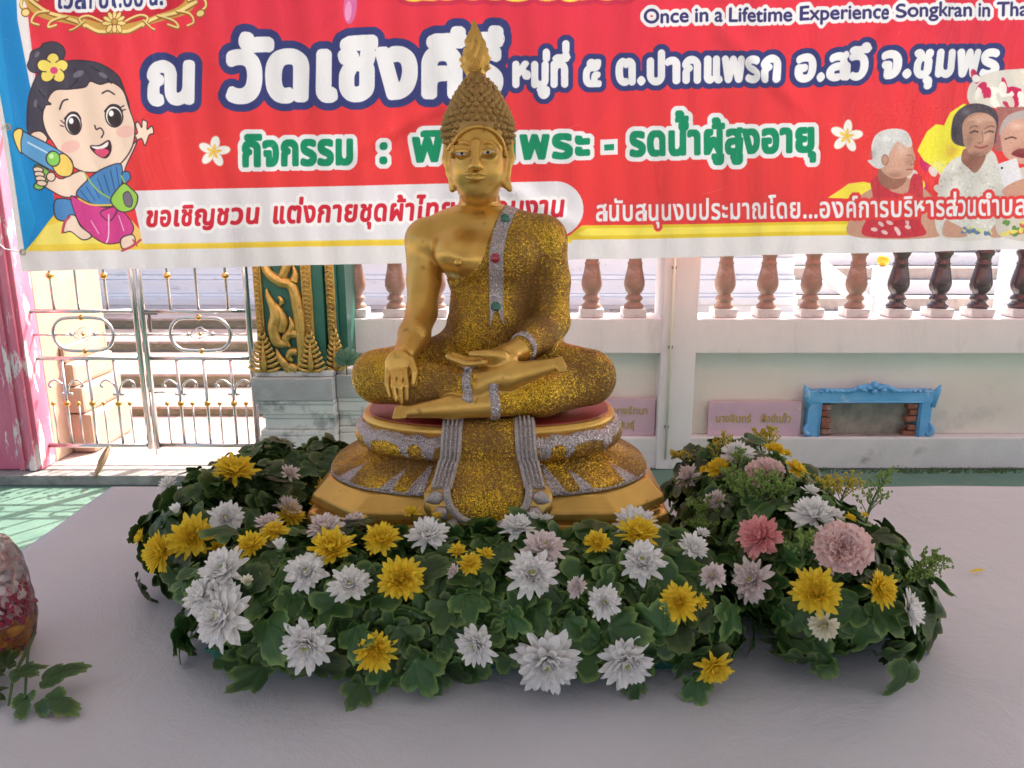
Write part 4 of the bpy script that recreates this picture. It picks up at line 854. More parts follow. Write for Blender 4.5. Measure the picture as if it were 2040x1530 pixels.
# ---------------------------------------------------------------- gilded statue
TABLE_Z = .75
S0 = Vector((-.035, 1.14, TABLE_Z))           # foot of the statue
MPX = .00080
YO = -.02
def gold_paint(name, glitter=None, silver=None, fixed=None, base=(.76, .45, .115), brown=(.20, .105, .03)):
    """bare gold paint; where the named attribute is positive gold glitter, where the other is positive silver glitter"""
    m = bpy.data.materials.new(name); m.use_nodes = True; nt = m.node_tree; nt.nodes.clear(); L = nt.links.new
    out = _n(nt, 'ShaderNodeOutputMaterial'); tc = _n(nt, 'ShaderNodeTexCoord')
    def noise(sc, det=4):
        n = _n(nt, 'ShaderNodeTexNoise'); n.inputs['Scale'].default_value = sc; n.inputs['Detail'].default_value = det; L(tc.outputs['Object'], n.inputs['Vector']); return n.outputs[0]
    def rng(src, a, b, c=0, d=1):
        r = _n(nt, 'ShaderNodeMapRange'); L(src, r.inputs[0])
        for i, x in enumerate((a, b, c, d)): r.inputs[1 + i].default_value = x
        return r.outputs[0]
    def mixc(fac, a, b):
        x = _n(nt, 'ShaderNodeMix', data_type='RGBA')
        L(fac, x.inputs[0]) if not isinstance(fac, float) else setattr(x.inputs[0], 'default_value', fac)
        for i, q in ((6, a), (7, b)):
            if isinstance(q, tuple): x.inputs[i].default_value = (*q, 1)
            else: L(q, x.inputs[i])
        return x.outputs[2]
    # smooth paint
    p = _n(nt, 'ShaderNodeBsdfPrincipled'); p.inputs['Metallic'].default_value = .72; p.inputs['Roughness'].default_value = .34
    c = mixc(rng(noise(14), .35, .7), base, tuple(x * .72 for x in base)); c = mixc(rng(noise(60, 8), .66, .74, 0, .6), c, brown)
    L(c, p.inputs['Base Color']); L(rng(noise(30), .3, .7, .27, .40), p.inputs['Roughness'])
    bp = _n(nt, 'ShaderNodeBump'); bp.inputs['Strength'].default_value = .12; bp.inputs['Distance'].default_value = .002; L(noise(90), bp.inputs['Height']); L(bp.outputs[0], p.inputs['Normal'])
    def flakes(bright, dark, dens, sil=False):
        v = _n(nt, 'ShaderNodeTexVoronoi'); v.inputs['Scale'].default_value = 1050; L(tc.outputs['Object'], v.inputs['Vector'])
        v2 = _n(nt, 'ShaderNodeTexVoronoi'); v2.inputs['Scale'].default_value = 560; L(tc.outputs['Object'], v2.inputs['Vector'])
        q = _n(nt, 'ShaderNodeBsdfPrincipled'); q.inputs['Roughness'].default_value = .30
        sep = _n(nt, 'ShaderNodeSeparateColor'); L(v.outputs['Color'], sep.inputs[0]); sep2 = _n(nt, 'ShaderNodeSeparateColor'); L(v2.outputs['Color'], sep2.inputs[0])
        ad = _n(nt, 'ShaderNodeMath', operation='ADD'); L(sep.outputs[0], ad.inputs[0]); L(rng(noise(11, 5), .38, .62, -dens, dens), ad.inputs[1])
        fl = rng(ad.outputs[0], .50, .58)
        cc = mixc(sep2.outputs[1], tuple(x * .55 for x in bright), bright); cc = mixc(fl, dark, cc)
        L(cc, q.inputs['Base Color']); L(rng(fl, 0, 1, .15, .85), q.inputs['Metallic']); L(rng(fl, 0, 1, .7, .24), q.inputs['Roughness'])
        # every flake leans its own way
        vm = _n(nt, 'ShaderNodeVectorMath', operation='MULTIPLY_ADD'); L(v.outputs['Color'], vm.inputs[0]); vm.inputs[1].default_value = (1.35,) * 3; vm.inputs[2].default_value = (-.675,) * 3
        g = _n(nt, 'ShaderNodeNewGeometry'); va = _n(nt, 'ShaderNodeVectorMath', operation='ADD'); L(vm.outputs[0], va.inputs[0]); L(g.outputs['Normal'], va.inputs[1])
        vn = _n(nt, 'ShaderNodeVectorMath', operation='NORMALIZE'); L(va.outputs[0], vn.inputs[0]); L(vn.outputs[0], q.inputs['Normal'])
        return q.outputs[0]
    sh = p.outputs[0]
    def layer(sh, q, attr):
        a = _n(nt, 'ShaderNodeAttribute', attribute_name=attr); ms = _n(nt, 'ShaderNodeMixShader'); L(rng(a.outputs['Fac'], -.25, .25), ms.inputs[0]); L(sh, ms.inputs[1]); L(q, ms.inputs[2]); return ms.outputs[0]
    GF = ((.90, .54, .045), (.24, .115, .025), .38); SF = ((.72, .65, .67), (.40, .33, .34), .10)
    if fixed == 'gold': sh = flakes(*GF)
    elif fixed == 'silver': sh = flakes(*SF)
    elif fixed == 'dull': sh = flakes((.62, .56, .55), (.38, .32, .31), .1)
    else:
        if glitter: sh = layer(sh, flakes(*GF), glitter)
        if silver: sh = layer(sh, flakes(*SF), silver)
    L(sh, out.inputs[0]); return m
M_body = gold_paint('gold_paint_and_glitter', glitter='robe')
M_gold = gold_paint('gold_paint')
M_silver = gold_paint('silver_glitter', fixed='silver')
M_bead = mat('dull_silver_relief', (.56, .49, .48), (.40, .34, .33), 220, .5, .25, .5, 500)
M_glit = gold_paint('gold_glitter', fixed='gold')
M_ped = gold_paint('pedestal_gold', glitter='glit', silver='silver', base=(.50, .30, .07))
M_hair = mat('hair_gold', (.44, .27, .085), (.34, .20, .075), 60, .42, .6, .2, 300)
statue = thing('buddha_statue', 'gold seated Buddha statue with glitter robe on lotus pedestal, ringed by flowers', 'statue', S0)
def W(px, py, Y): return np.array(at_y(px, py, Y + YO), np.float32)
bare = Field((-.285, .93, .955), (.225, 1.29, 1.335), .0018)
robe = Field((-.285, .93, .955), (.225, 1.29, 1.335), .0018)
# torso: elliptical sections stacked by height
def stack(F, rows, cx, k=.006):
    r = np.array([(at_y(cx, py, Y + YO).z, at_y(c, py, Y + YO).x, Y + YO, hw * MPX, hd * MPX) for py, c, Y, hw, hd in rows][::-1])
    sl = F.sub((r[:, 1].min() - r[:, 3].max(), r[:, 2].min() - r[:, 4].max(), r[0, 0]), (r[:, 1].max() + r[:, 3].max(), r[:, 2].max() + r[:, 4].max(), r[-1, 0]), .02)
    X, Y, Z = F.grid(sl); f = [np.interp(Z, r[:, 0], r[:, k_]) for k_ in range(1, 5)]
    kk = np.sqrt(((X - f[0]) / f[2]) ** 2 + ((Y - f[1]) / f[3]) ** 2)
    d = (kk - 1) * np.minimum(f[2], f[3]); d = np.maximum(d, np.maximum(r[0, 0] - Z, Z - r[-1, 0]))
    F.blend(sl, d.astype(np.float32), k)
rows = [(405, 957, 1.228, 38, 40), (412, 958, 1.226, 56, 44), (419, 960, 1.224, 78, 48), (427, 963, 1.222, 96, 52), (438, 964, 1.221, 108, 56), (455, 965, 1.22, 117, 60), (478, 966, 1.215, 119, 66), (505, 969, 1.21, 106, 70), (530, 974, 1.21, 94, 70), (548, 978, 1.21, 86, 68), (580, 981, 1.212, 79, 66),
        (620, 979, 1.21, 81, 66), (650, 977, 1.208, 87, 72), (680, 974, 1.206, 97, 76), (710, 972, 1.206, 114, 82), (760, 970, 1.205, 130, 90)]
ri = []
for a, b in zip(rows[:-1], rows[1:]):
    for t in (0, .34, .67): ri.append(tuple(a[i] + (b[i] - a[i]) * t for i in range(5)))
stack(robe, ri + [rows[-1]], 968)
robe.cone(W(905, 505, 1.165), W(925, 515, 1.16), .024, .022, .03); robe.cone(W(1010, 515, 1.165), W(1030, 505, 1.17), .022, .024, .03)
robe.ell(W(972, 660, 1.165), (.050, .03, .045), .03)
# viewer's left arm (bare), reaching over the knee
bare.ell(W(853, 480, 1.22), (.033, .036, .036), .018)
bare.cone(W(846, 480, 1.22), W(845, 560, 1.205), .030, .0258, .008); bare.cone(W(845, 560, 1.205), W(840, 622, 1.175), .0258, .0228, .008)
bare.cone(W(840, 622, 1.175), W(825, 668, 1.13), .0232, .0222, .008); bare.cone(W(825, 668, 1.13), W(806, 708, 1.080), .0222, .0165, .01)
bare.ell(W(794, 728, 1.061), (.0190, .0105, .022), .008)
for (a, b, c), r in (([(772, 738, 1.056), (771, 765, 1.040), (777, 789, 1.036)], .0040), ([(784, 740, 1.052), (784, 770, 1.034), (789, 797, 1.032)], .0042), ([(796, 740, 1.050), (797, 772, 1.032), (800, 802, 1.031)], .0042), ([(808, 738, 1.052), (810, 768, 1.034), (811, 795, 1.033)], .0040), ([(819, 716, 1.060), (827, 742, 1.046), (823, 766, 1.042)], .0052)):
    bare.cone(W(*a), W(*b), r, r * .97, .0005); bare.cone(W(*b), W(*c), r * .95, r * .7, .0005)
# viewer's right arm, covered by the robe, palm up in the lap
robe.ell(W(1082, 480, 1.22), (.034, .038, .037), .018)
robe.cone(W(1084, 478, 1.22), W(1097, 560, 1.215), .0325, .028, .01); robe.cone(W(1097, 560, 1.215), W(1098, 640, 1.185), .028, .027, .01)
robe.cone(W(1098, 642, 1.185), W(1073, 668, 1.14), .027, .024, .01); robe.cone(W(1073, 668, 1.14), W(1042, 692, 1.092), .024, .0185, .01)
robe.cone(W(1052, 575, 1.225), W(1058, 640, 1.215), .014, .013, .012)
bare.cone(W(1038, 695, 1.088), W(1008, 706, 1.07), .0165, .0150, .008)
bare.ell(W(988, 712, 1.06), (.031, .024, .011), .008)
for i, (dy, tip) in enumerate(((0, 0), (.011, 2), (.022, 0), (.032, -10))):
    a, b, c = (965 - i, 722 - i * 2.5, 1.036 + dy), (928 + i, 725 - i * 2.5, 1.034 + dy), (893 - tip, 712 - i * 2, 1.036 + dy)
    bare.cone(W(*a), W(*b), .0048, .0047, .0008); bare.cone(W(*b), W(*c), .0047, .0034, .0008)
bare.cone(W(1002, 708, 1.044), W(968, 706, 1.034), .0072, .0060, .004); bare.cone(W(968, 706, 1.034), W(938, 705, 1.034), .0060, .0042, .003)
# crossed legs
robe.ell(W(968, 748, 1.215), (.135, .075, .045), .02)
robe.cone(W(900, 722, 1.20), W(756, 748, 1.13), .046, .0375, .014); robe.cone(W(756, 752, 1.13), W(850, 768, 1.078), .0375, .0305, .012); robe.cone(W(850, 768, 1.078), W(946, 764, 1.048), .0305, .0205, .01)
robe.cone(W(1035, 722, 1.20), W(1172, 748, 1.13), .046, .0385, .014); robe.cone(W(1172, 756, 1.13), W(1080, 786, 1.078), .0375, .030, .012); robe.cone(W(1080, 786, 1.078), W(988, 802, 1.045), .030, .0195, .01)
robe.ell(W(968, 772, 1.12), (.10, .05, .022), .02)
bare.cone(W(952, 763, 1.045), W(1010, 750, 1.044), .0195, .0185, .006, .8); bare.cone(W(1010, 750, 1.044), W(1106, 727, 1.062), .0185, .0100, .006, .9)
bare.ell(W(948, 772, 1.040), (.014, .012, .014), .006)
for i in range(5): bare.cone(W(1106 + i * 2, 716 + i * 6.0, 1.058 - i * .002), W(1119 + i * 2.6, 712 + i * 6.2, 1.056 - i * .002), .0030, .0024, .0004)
bare.cone(W(980, 806, 1.04), W(900, 811, 1.032), .0180, .0160, .006, .8); bare.cone(W(900, 811, 1.032), W(815, 820, 1.03), .0160, .0085, .006, .9)
for i in range(5): bare.cone(W(810 - i, 811 + i * 5, 1.03 - i * .002), W(789 - i * 1.4, 812 + i * 5.2, 1.030 - i * .002), .0028, .0024, .0004)
for i in range(4):
    bare.cone(W(1112 + i * 2, 718 + i * 6.0, 1.048), W(1136 + i * 2.6, 714 + i * 6.2, 1.046), .0014, .0016, .0008, mode='sub'); bare.cone(W(806 - i, 813.5 + i * 5, 1.018), W(776 - i * 1.4, 814.5 + i * 5.2, 1.018), .0014, .0016, .0008, mode='sub')
# bare chest cut out of the robe by a curve over the chest
cut = [(395, 1013), (420, 998), (440, 987), (480, 972), (505, 966), (525, 957), (540, 944), (550, 930), (557, 915), (561, 898), (563, 870)]
cz = np.array([at_y(0, py, 1.14).z for py, _ in cut])[::-1]; cx_ = np.array([at_y(px, py, 1.14).x for py, px in cut])[::-1]
X, Y, Z = robe.grid((slice(None),) * 3)
side = (X - np.interp(Z, cz, cx_)).astype(np.float32)
side = np.where(Z < cz[0], np.float32(.02), side)            # below: always robe
legs = Z < at_y(0, 655, 1.1).z
d_b, d_r = bare.D, robe.D
reg = np.where(legs, np.float32(1), np.clip(side / .0018, -6, 6))
near_bare = (d_b < d_r)
reg = np.where(near_bare, np.clip((d_b - d_r) / .0018, -6, 0), np.minimum(reg, np.clip((d_b - d_r) / .0018, -6, 6)))
hh = np.clip(.5 + .5 * (d_b - d_r) / .006, 0, 1); body_D = (d_b + (d_r - d_b) * hh - .006 * hh * (1 - hh)) - .0012 * np.clip(reg * .4, 0, 1)
V, F = surface_nets(body_D, robe.lo, robe.h)
def relax(V, F, it=2, lam=.5):
    for _ in range(it):
        s = np.zeros_like(V); c = np.zeros(len(V))
        for k in range(4):
            for j in (1, 3): np.add.at(s, F[:, k], V[F[:, (k + j) % 4]]); np.add.at(c, F[:, k], 1)
        V = V + lam * (s / np.maximum(c, 1)[:, None] - V)
    return V
V = relax(V, F)
me = np_mesh('body', V - np.array(S0), F); add_attr(me, 'robe', robe.sample(V, reg))
body = link('body', me, M_body, statue)
from mathutils.bvhtree import BVHTree
def bvh_of(Vn, Fn): return BVHTree.FromPolygons([tuple(v) for v in Vn], [tuple(int(i) for i in f) for f in Fn])
body_bvh = bvh_of(V, F)
def hit(bvh, px, py, lift=0.0):
    d = ray(px, py).normalized(); p, n, i, t = bvh.ray_cast(CAM, d)
    if p is None: return None, None
    if n.dot(d) > 0: n = -n
    return p + n * lift, n
# silver sash and bands: slices of the same surface, slightly proud
def shell(mask, lift, name, m, label=None):
    Ds = np.maximum(body_D - lift, mask.astype(np.float32))
    v, f = surface_nets(Ds, robe.lo, robe.h)
    if not len(f): return None
    v = relax(v, f, 1, .3)
    o = link(name, np_mesh(name, v - np.array(S0), f), m, statue)
    if label: o['label'] = label
    return o
def edge(rows_, Y=1.13):
    z = np.array([at_y(0, py, Y).z for py, _ in rows_])[::-1]; x = np.array([at_y(px, py, Y).x for py, px in rows_])[::-1]
    return np.interp(Z, z, x)
le = edge([(396, 1012), (412, 1004), (430, 994), (460, 982), (500, 974), (560, 974), (610, 975), (655, 977)]); re_ = edge([(396, 1046), (412, 1036), (430, 1024), (460, 1012), (500, 1004), (560, 1003), (610, 1003), (655, 1005)])
zl = at_y(0, 612, 1.13).z; xm = (le + re_) / 2; tail = zl + .001 - .030 * np.abs(X - xm) / np.maximum((re_ - le) / 2, 1e-4)
sash = np.maximum(np.maximum(le - X, X - re_), np.maximum(tail - Z, 0 * X - 1)); sash = np.maximum(sash, d_r - .004); sash = np.maximum(sash, d_r * 0 + (d_r - d_b) * .5)
shell(np.maximum(sash, Y - 1.235), .0026, 'sash', M_silver)
def band(a, b, w, r=.04):
    a, b = W(*a), W(*b); d = (b - a) / np.linalg.norm(b - a); c = (a + b) / 2
    t = (X - c[0]) * d[0] + (Y - c[1]) * d[1] + (Z - c[2]) * d[2]
    rr = np.sqrt((X - c[0]) ** 2 + (Y - c[1]) ** 2 + (Z - c[2]) ** 2)
    return np.maximum(np.abs(t) - w / 2, rr - r)
shell(np.maximum(band((1055, 684, 1.11), (1025, 700, 1.08), .0115, .034), d_r - .02), .0022, 'sleeve_cuff', M_silver)
shell(band((925, 765, 1.055), (962, 763, 1.045), .013, .034), .0022, 'trouser_hem', M_silver)
shell(band((1000, 800, 1.045), (965, 804, 1.04), .013, .033), .0022, 'trouser_hem', M_silver)
M_gr = mat('green_gem', (.01, .13, .09), rough=.12, coat=.8); M_rd = mat('red_gem', (.35, .01, .03), rough=.12, coat=.8)
for (px, py), m, lb in (((1006, 436), M_gr, 'upper green gem on the sash'), ((987, 514), M_rd, 'round red gem on the sash'), ((988, 612), M_gr, 'lower green gem on the sash')):
    p, n = hit(body_bvh, px, py, .0026)
    g = MB().lathe([(.0072, 0), (.0072, .001), (.0058, .003), (.003, .0042), (.0004, .0045)], 16).build('gem', m, statue, True, p - S0); g.rotation_euler = n.to_track_quat('Z', 'Y').to_euler(); g['label'] = lb
p, n = hit(body_bvh, 913, 523, .0004)
g = MB().lathe([(.0062, 0), (.0058, .0016), (.0036, .0022), (.0028, .0038), (.0003, .0045)], 16).build('nipple', M_gold, statue, True, p - S0); g.rotation_euler = n.to_track_quat('Z', 'Y').to_euler()
# ---- head
YH = 1.20
def H(px, py, Y): return W(px, py, Y)
hd = Field((-.125, 1.06, 1.25), (.025, 1.30, 1.545), .00125)
hd.ell(H(953, 300, 1.20), (.0425, .052, .062), .01)
hd.ell(H(952, 350, 1.182), (.0320, .041, .042), .024)
hd.ell(H(950, 381, 1.160), (.0135, .012, .0105), .014)
hd.ell(H(927, 336, 1.166), (.013, .013, .017), .02); hd.ell(H(978, 335, 1.166), (.013, .013, .017), .02)
hd.cone(H(953, 375, 1.213), H(957, 418, 1.222), .0290, .0300, .014); hd.cone(H(957, 418, 1.222), H(958, 440, 1.222), .0300, .034, .010, .9)
for py in (409,): 
    for kk in range(17):
        t = R(-80 + 10 * kk); c = H(957, py, 1.219)
        hd.ell((c[0] + .0295 * math.sin(t), c[1] - .0295 * math.cos(t), c[2] + .0015 * math.cos(2 * t)), (.0048, .0020, .0013), .0035)
# eye sockets, lids, brows, nose, lips
for s in (-1, 1):
    ex = 919 if s < 0 else 972
    hd.ell(H(ex, 303, 1.132), (.0170, .0080, .0095), .010, mode='sub')
    hd.ell(H(ex, 301, 1.1465), (.0150, .0095, .0098), .005)
    br = [(948 + s * 5, 306), (945 + s * 9, 286), (ex + s * (-6), 279), (ex + s * 8, 281), (ex + s * 20, 289), (ex + s * 27, 298)]
    br = [(a, b) for a, b in br]
    for (a, b), (c, d) in zip(br[:-1], br[1:]):
        def yy(px, py): return 1.1445 + .0000085 * (px - 950) ** 2 + (.006 if py < 285 else .003)
        hd.cone(H(a, b, yy(a, b) + .002), H(c, d, yy(c, d) + .002), .0026, .0026, .0035)
hd.cone(H(947, 284, 1.143), H(947, 322, 1.132), .0052, .0068, .008); hd.ell(H(947, 330, 1.129), (.0082, .0080, .0062), .005)
hd.ell(H(938, 333, 1.136), (.0055, .0060, .0048), .003); hd.ell(H(956, 333, 1.136), (.0055, .0060, .0048), .003)
for i in range(9):
    t = -1 + i / 4; px = 947 + t * 17
    up = 347 + 1.8 * abs(t) - (2.0 if .15 < abs(t) < .6 else 0) - 1.5 * abs(t) ** 3
    yl = 1.136 + .010 * t * t
    hd.ell(H(px, up, yl), (.0042, .0046, .0030 * (1.05 - .55 * abs(t))), .0016); hd.ell(H(947 + t * 15, 355.5 - 2.5 * t * t, yl + .0008), (.0042, .0045, .0036 * (1.05 - .6 * abs(t))), .0016)
hd.cone(H(929, 351.5, 1.130 + .008), H(947, 351.8, 1.126), .0006, .0009, .0012, mode='sub'); hd.cone(H(947, 351.8, 1.126), H(965, 351.5, 1.130 + .008), .0009, .0006, .0012, mode='sub')
for i in range(8):
    t = -1 + i / 3.5; hd.ell(H(947 + t * 21, 362 - 5 * t * t, 1.142 + .012 * t * t), (.0038, .0028, .0010), .002, mode='add')
    hd.ell(H(947 + t * 21, 342.5 + 2.5 * t * t, 1.138 + .012 * t * t), (.0038, .0028, .0009), .002, mode='add')
# ears with long lobes
for s, pts in ((-1, [(894, 286, 1.205), (891, 318, 1.20), (897, 345, 1.195), (904, 364, 1.192), (901, 377, 1.19)]), (1, [(1012, 284, 1.205), (1015, 316, 1.20), (1009, 345, 1.195), (1007, 364, 1.192), (1015, 376, 1.19)])):
    rr = [.0080, .0072, .0056, .0066, .0048]
    for i in range(4): hd.cone(H(*pts[i]), H(*pts[i + 1]), rr[i], rr[i + 1], .004, .8)
    hd.cone(H(pts[1][0] + s * -1, pts[1][1], 1.188), H(pts[3][0], pts[3][1], 1.182), .0022, .0022, .002, mode='sub')
V, F = hd.mesh('head'); V = relax(V, F, 1, .4)
me = np_mesh('head', V - np.array(S0), F); head = link('head', me, M_gold, statue); head_bvh = bvh_of(V, F)
# painted eyes
M_ew = mat('eye_white', (.62, .60, .66), rough=.3); M_bk = mat('eye_black', (.006, .005, .006), rough=.2)
for s, ex, ey, tl in ((-1, 917, 304, 1), (1, 973, 302, -1)):
    pts = []
    outl = [(-15, -3), (-9, -1), (0, 0), (8, 1), (14, 3), (8, 4), (1, 5), (-8, 3)] if s < 0 else [(-13, 3), (-7, 0), (0, -1), (7, -2), (16, -6), (11, -1), (3, 3), (-7, 4)]
    v = []
    for dx, dy in outl + [(0, 2)]:
        q, n = hit(head_bvh, ex + dx, ey + dy, .0007); v.append(q - S0)
    o = obj_from('eye_white', v, [(i, (i + 1) % 8, 8) for i in range(8)], M_ew, statue, True)
    q, n = hit(head_bvh, ex + 1 - s * 2, ey + 1, .0012)
    o = MB().lathe([(.0021, 0), (.0021, .0003), (.0016, .0006), (.0003, .0009)], 14).build('pupil', M_bk, statue, True, q - S0); o.rotation_euler = n.to_track_quat('Z', 'Y').to_euler()
for s in (-1, 1):
    ex = 919 if s < 0 else 972
    for nm, arc, rad in (('eyebrow', [(948 + s * 9, 318), (948 + s * 7, 304), (948 + s * 9, 292), (ex - s * 10, 281), (ex, 278), (ex + s * 11, 281), (ex + s * 20, 289), (ex + s * 25, 298)], .0013), ('eyelid', [(ex - s * 17, 302), (ex - s * 10, 297), (ex, 295), (ex + s * 10, 297), (ex + s * 18, 301)], .0014)):
        fine = [((arc[i][0] * (4 - j) + arc[i + 1][0] * j) / 4, (arc[i][1] * (4 - j) + arc[i + 1][1] * j) / 4) for i in range(len(arc) - 1) for j in range(4)] + [arc[-1]]
        pp = [hit(head_bvh, a, b, .0001)[0] for a, b in fine]
        MB().tube([p_ - S0 for p_ in pp if p_ is not None], rad, 6).build(nm, M_gold, statue, True)
# ---- hair cap with snail-shell curls, topknot and flame
hf = Field((-.13, 1.08, 1.30), (.03, 1.33, 1.51), .0022)
hf.ell(H(953, 260, 1.214), (.0495, .064, .050), .01); hf.ell(H(952, 205, 1.222), (.029, .031, .030), .022); hf.cone(H(951, 185, 1.226), H(949, 160, 1.226), .026, .0155, .01)
hf.cone(H(903, 262, 1.205), H(899, 300, 1.205), .010, .007, .012); hf.cone(H(1003, 262, 1.205), H(1008, 300, 1.205), .010, .007, .012)
hf.cone(H(953, 345, 1.12), H(953, 325, 1.12), .0435, .0435, .002, 1.4, 'sub'); hf.ell(H(953, 309, 1.13), (.0435, .060, .0435), .002, mode='sub')
V, F = hf.mesh('h'); V = relax(V, F, 2, .5)
hair = link('hair', np_mesh('hair', V - np.array(S0), F), M_hair, statue); hair_bvh = bvh_of(V, F)
cm = MB()
for i, (rr, zz) in enumerate(((.0050, -.001), (.0052, .0012), (.0042, .0026), (.0036, .0028), (.0034, .0042), (.0024, .0050), (.0018, .0050), (.0015, .0064), (.0003, .0070))): pass
cm.lathe([(.0050, -.0020), (.0060, .0008), (.0052, .0028), (.0042, .0030), (.0042, .0044), (.0030, .0058), (.0020, .0058), (.0018, .0066), (.0003, .0071)], 10)
curl = cm.build('hair_curl', M_hair, statue, True); first = True; cc = H(953, 262, 1.222); nc = 0
def put_curl(p, n, s):
    global first, nc
    o = curl if first else curl.copy()
    if not first: COL.objects.link(o)
    first = False; nc += 1
    o.location = p - S0; o.rotation_euler = (n + Vector([random.uniform(-.12, .12) for _ in range(3)])).to_track_quat('Z', 'Y').to_euler(); o.scale = (s,) * 3
fc0 = H(953, 307, 1.17)
rowsc = [(-26, 32), (-17, 34), (-8, 36), (1, 36), (10, 36), (19, 35), (28, 32), (37, 29), (46, 25), (54, 21)]
for j, (lat, n_) in enumerate(rowsc):
    for i in range(n_):
        lon = 360 * (i + .5 * (j % 2)) / n_
        d = Vector((math.sin(R(lon)) * math.cos(R(lat)), -math.cos(R(lon)) * math.cos(R(lat)), math.sin(R(lat))))
        o_ = Vector(cc) + d * .2; p, n, _, _ = hair_bvh.ray_cast(o_, -d)
        if p is None: continue
        if n.dot(d) < 0: n = -n
        if n.dot(d) < .35: continue
        q, _, _, _ = head_bvh.ray_cast(p + d * .001, d, .03)
        fx_, fz_ = (p.x - fc0[0]) / .0400, (p.z - fc0[2]) / .0425
        if q is None and not (p.y < fc0[1] + .03 and p.z < fc0[2] + .06 and fx_ * fx_ + fz_ * fz_ < 1): put_curl(p, n.lerp(d, .3), .76 + random.random() * .12)
for py, n_, s in ((212, 20, .78), (200, 18, .76), (189, 16, .74), (179, 14, .7), (170, 12, .66), (162, 10, .6)):
    c = Vector(H(951, py, 1.226))
    for i in range(n_):
        a = 2 * math.pi * (i + .5 * (py % 2)) / n_; d = Vector((math.sin(a), -math.cos(a), .05)).normalized(); p, n, _, _ = hair_bvh.ray_cast(c + d * .1, -d)
        if p is not None:
            if n.dot(d) < 0: n = -n
            put_curl(p, n, s)
# hairline roll
pr = []
for t in np.linspace(-96, 96, 41):
    a = R(t); q, n = hit(head_bvh, 953 + 51 * math.sin(a), 307 - 54 * math.cos(a), .0018)
    if q is not None: pr.append(q - S0)
MB().tube(pr, .0030, 8).build('hairline_roll', M_gold, statue, True)
# flame finial
prof = [(162, 17), (156, 20), (150, 18), (146, 19), (138, 22), (125, 23.5), (112, 22.5), (98, 19), (84, 15.5), (70, 11), (58, 7), (48, 4), (40, 1.2)]
py_ = np.array([p[0] for p in prof], float); pw = np.array([p[1] for p in prof], float); v = []; f = []; NZ, NA = 90, 56
for i in range(NZ):
    t = i / (NZ - 1); py = 162 - 122 * t; r = np.interp(-py, -py_, pw) * MPX; c = at_y(949 - 5 * t, py, 1.206)
    for k in range(NA):
        a = 2 * math.pi * k / NA; fr = -math.cos(a)
        g = max(0, t - .08)
        ridge = .15 * math.sin(7 * a + 9 * math.sin(t * 4 + 1.2 * math.cos(a)) + (14 * t)) * min(1, g * 8) + .06 * math.sin(13 * a - 22 * t) * min(1, g * 8)
        saw = .16 * ((t * 7 + .18 * abs(math.sin(a))) % 1.0) * min(1, g * 4) * abs(math.sin(a))
        rr = r * (1 + ridge + saw)
        v.append((c.x + rr * math.sin(a) - S0.x, c.y - rr * math.cos(a) * .72 - S0.y, c.z - S0.z))
for i in range(NZ - 1):
    for k in range(NA): f.append((i * NA + k, i * NA + (k + 1) % NA, (i + 1) * NA + (k + 1) % NA, (i + 1) * NA + k))
f.append(tuple(range(NA))[::-1]); f.append(tuple((NZ - 1) * NA + k for k in range(NA)))
flame = obj_from('flame_finial', v, f, M_gold, statue, True)
sp = []
for i in range(46):
    a = i * .42; r = 2.0 + i * .30; p = at_y(945 + r * math.sin(a), 127 - r * 1.1 * math.cos(a) + (0), 1.182 + .00022 * r); sp.append(p - S0)
MB().tube(sp, [.0011] * 46, 6).build('flame_swirl', M_gold, statue, True)
# ---------------------------------------------------------------- lotus pedestal of the statue (local coordinates, foot at z = 0)
PCX, PCY = 0.0, 0.0
ped = statue
def ring(a, hw, hd, e):
    c, s = math.cos(a), math.sin(a); k = (abs(c / hw) ** e + abs(s / hd) ** e) ** (-1 / e); return c * k, s * k
def loft(name, rows, e, m, n=360, fn=None, cap=True, smooth=True, octa=0.0):
    """rows: (z, half width, half depth[, exponent]); fn(s, t, x, y) -> (outward push, silver, glitter)"""
    v = []; f = []; sv = []; gv = []; NR = len(rows)
    for j, r in enumerate(rows):
        ee = r[3] if len(r) > 3 else e
        for k in range(n):
            a = 2 * math.pi * k / n; x, y = ring(a, r[1], r[2], ee)
            push, s_, g_ = fn(x / r[1], y / r[2], j / (NR - 1), a) if fn else (0, -1, -1)
            L = math.hypot(x / r[1] ** 2, y / r[2] ** 2) + 1e-9; nx, ny = x / r[1] ** 2 / L, y / r[2] ** 2 / L
            v.append((x + nx * push, y + ny * push, r[0])); sv.append(s_); gv.append(g_)
    for j in range(NR - 1):
        for k in range(n): f.append((j * n + k, j * n + (k + 1) % n, (j + 1) * n + (k + 1) % n, (j + 1) * n + k))
    if cap: f.append(tuple(range(n))[::-1]); f.append(tuple((NR - 1) * n + k for k in range(n)))
    o = obj_from(name, v, f, m, ped, smooth); add_attr(o.data, 'silver', sv); add_attr(o.data, 'glit', gv); return o
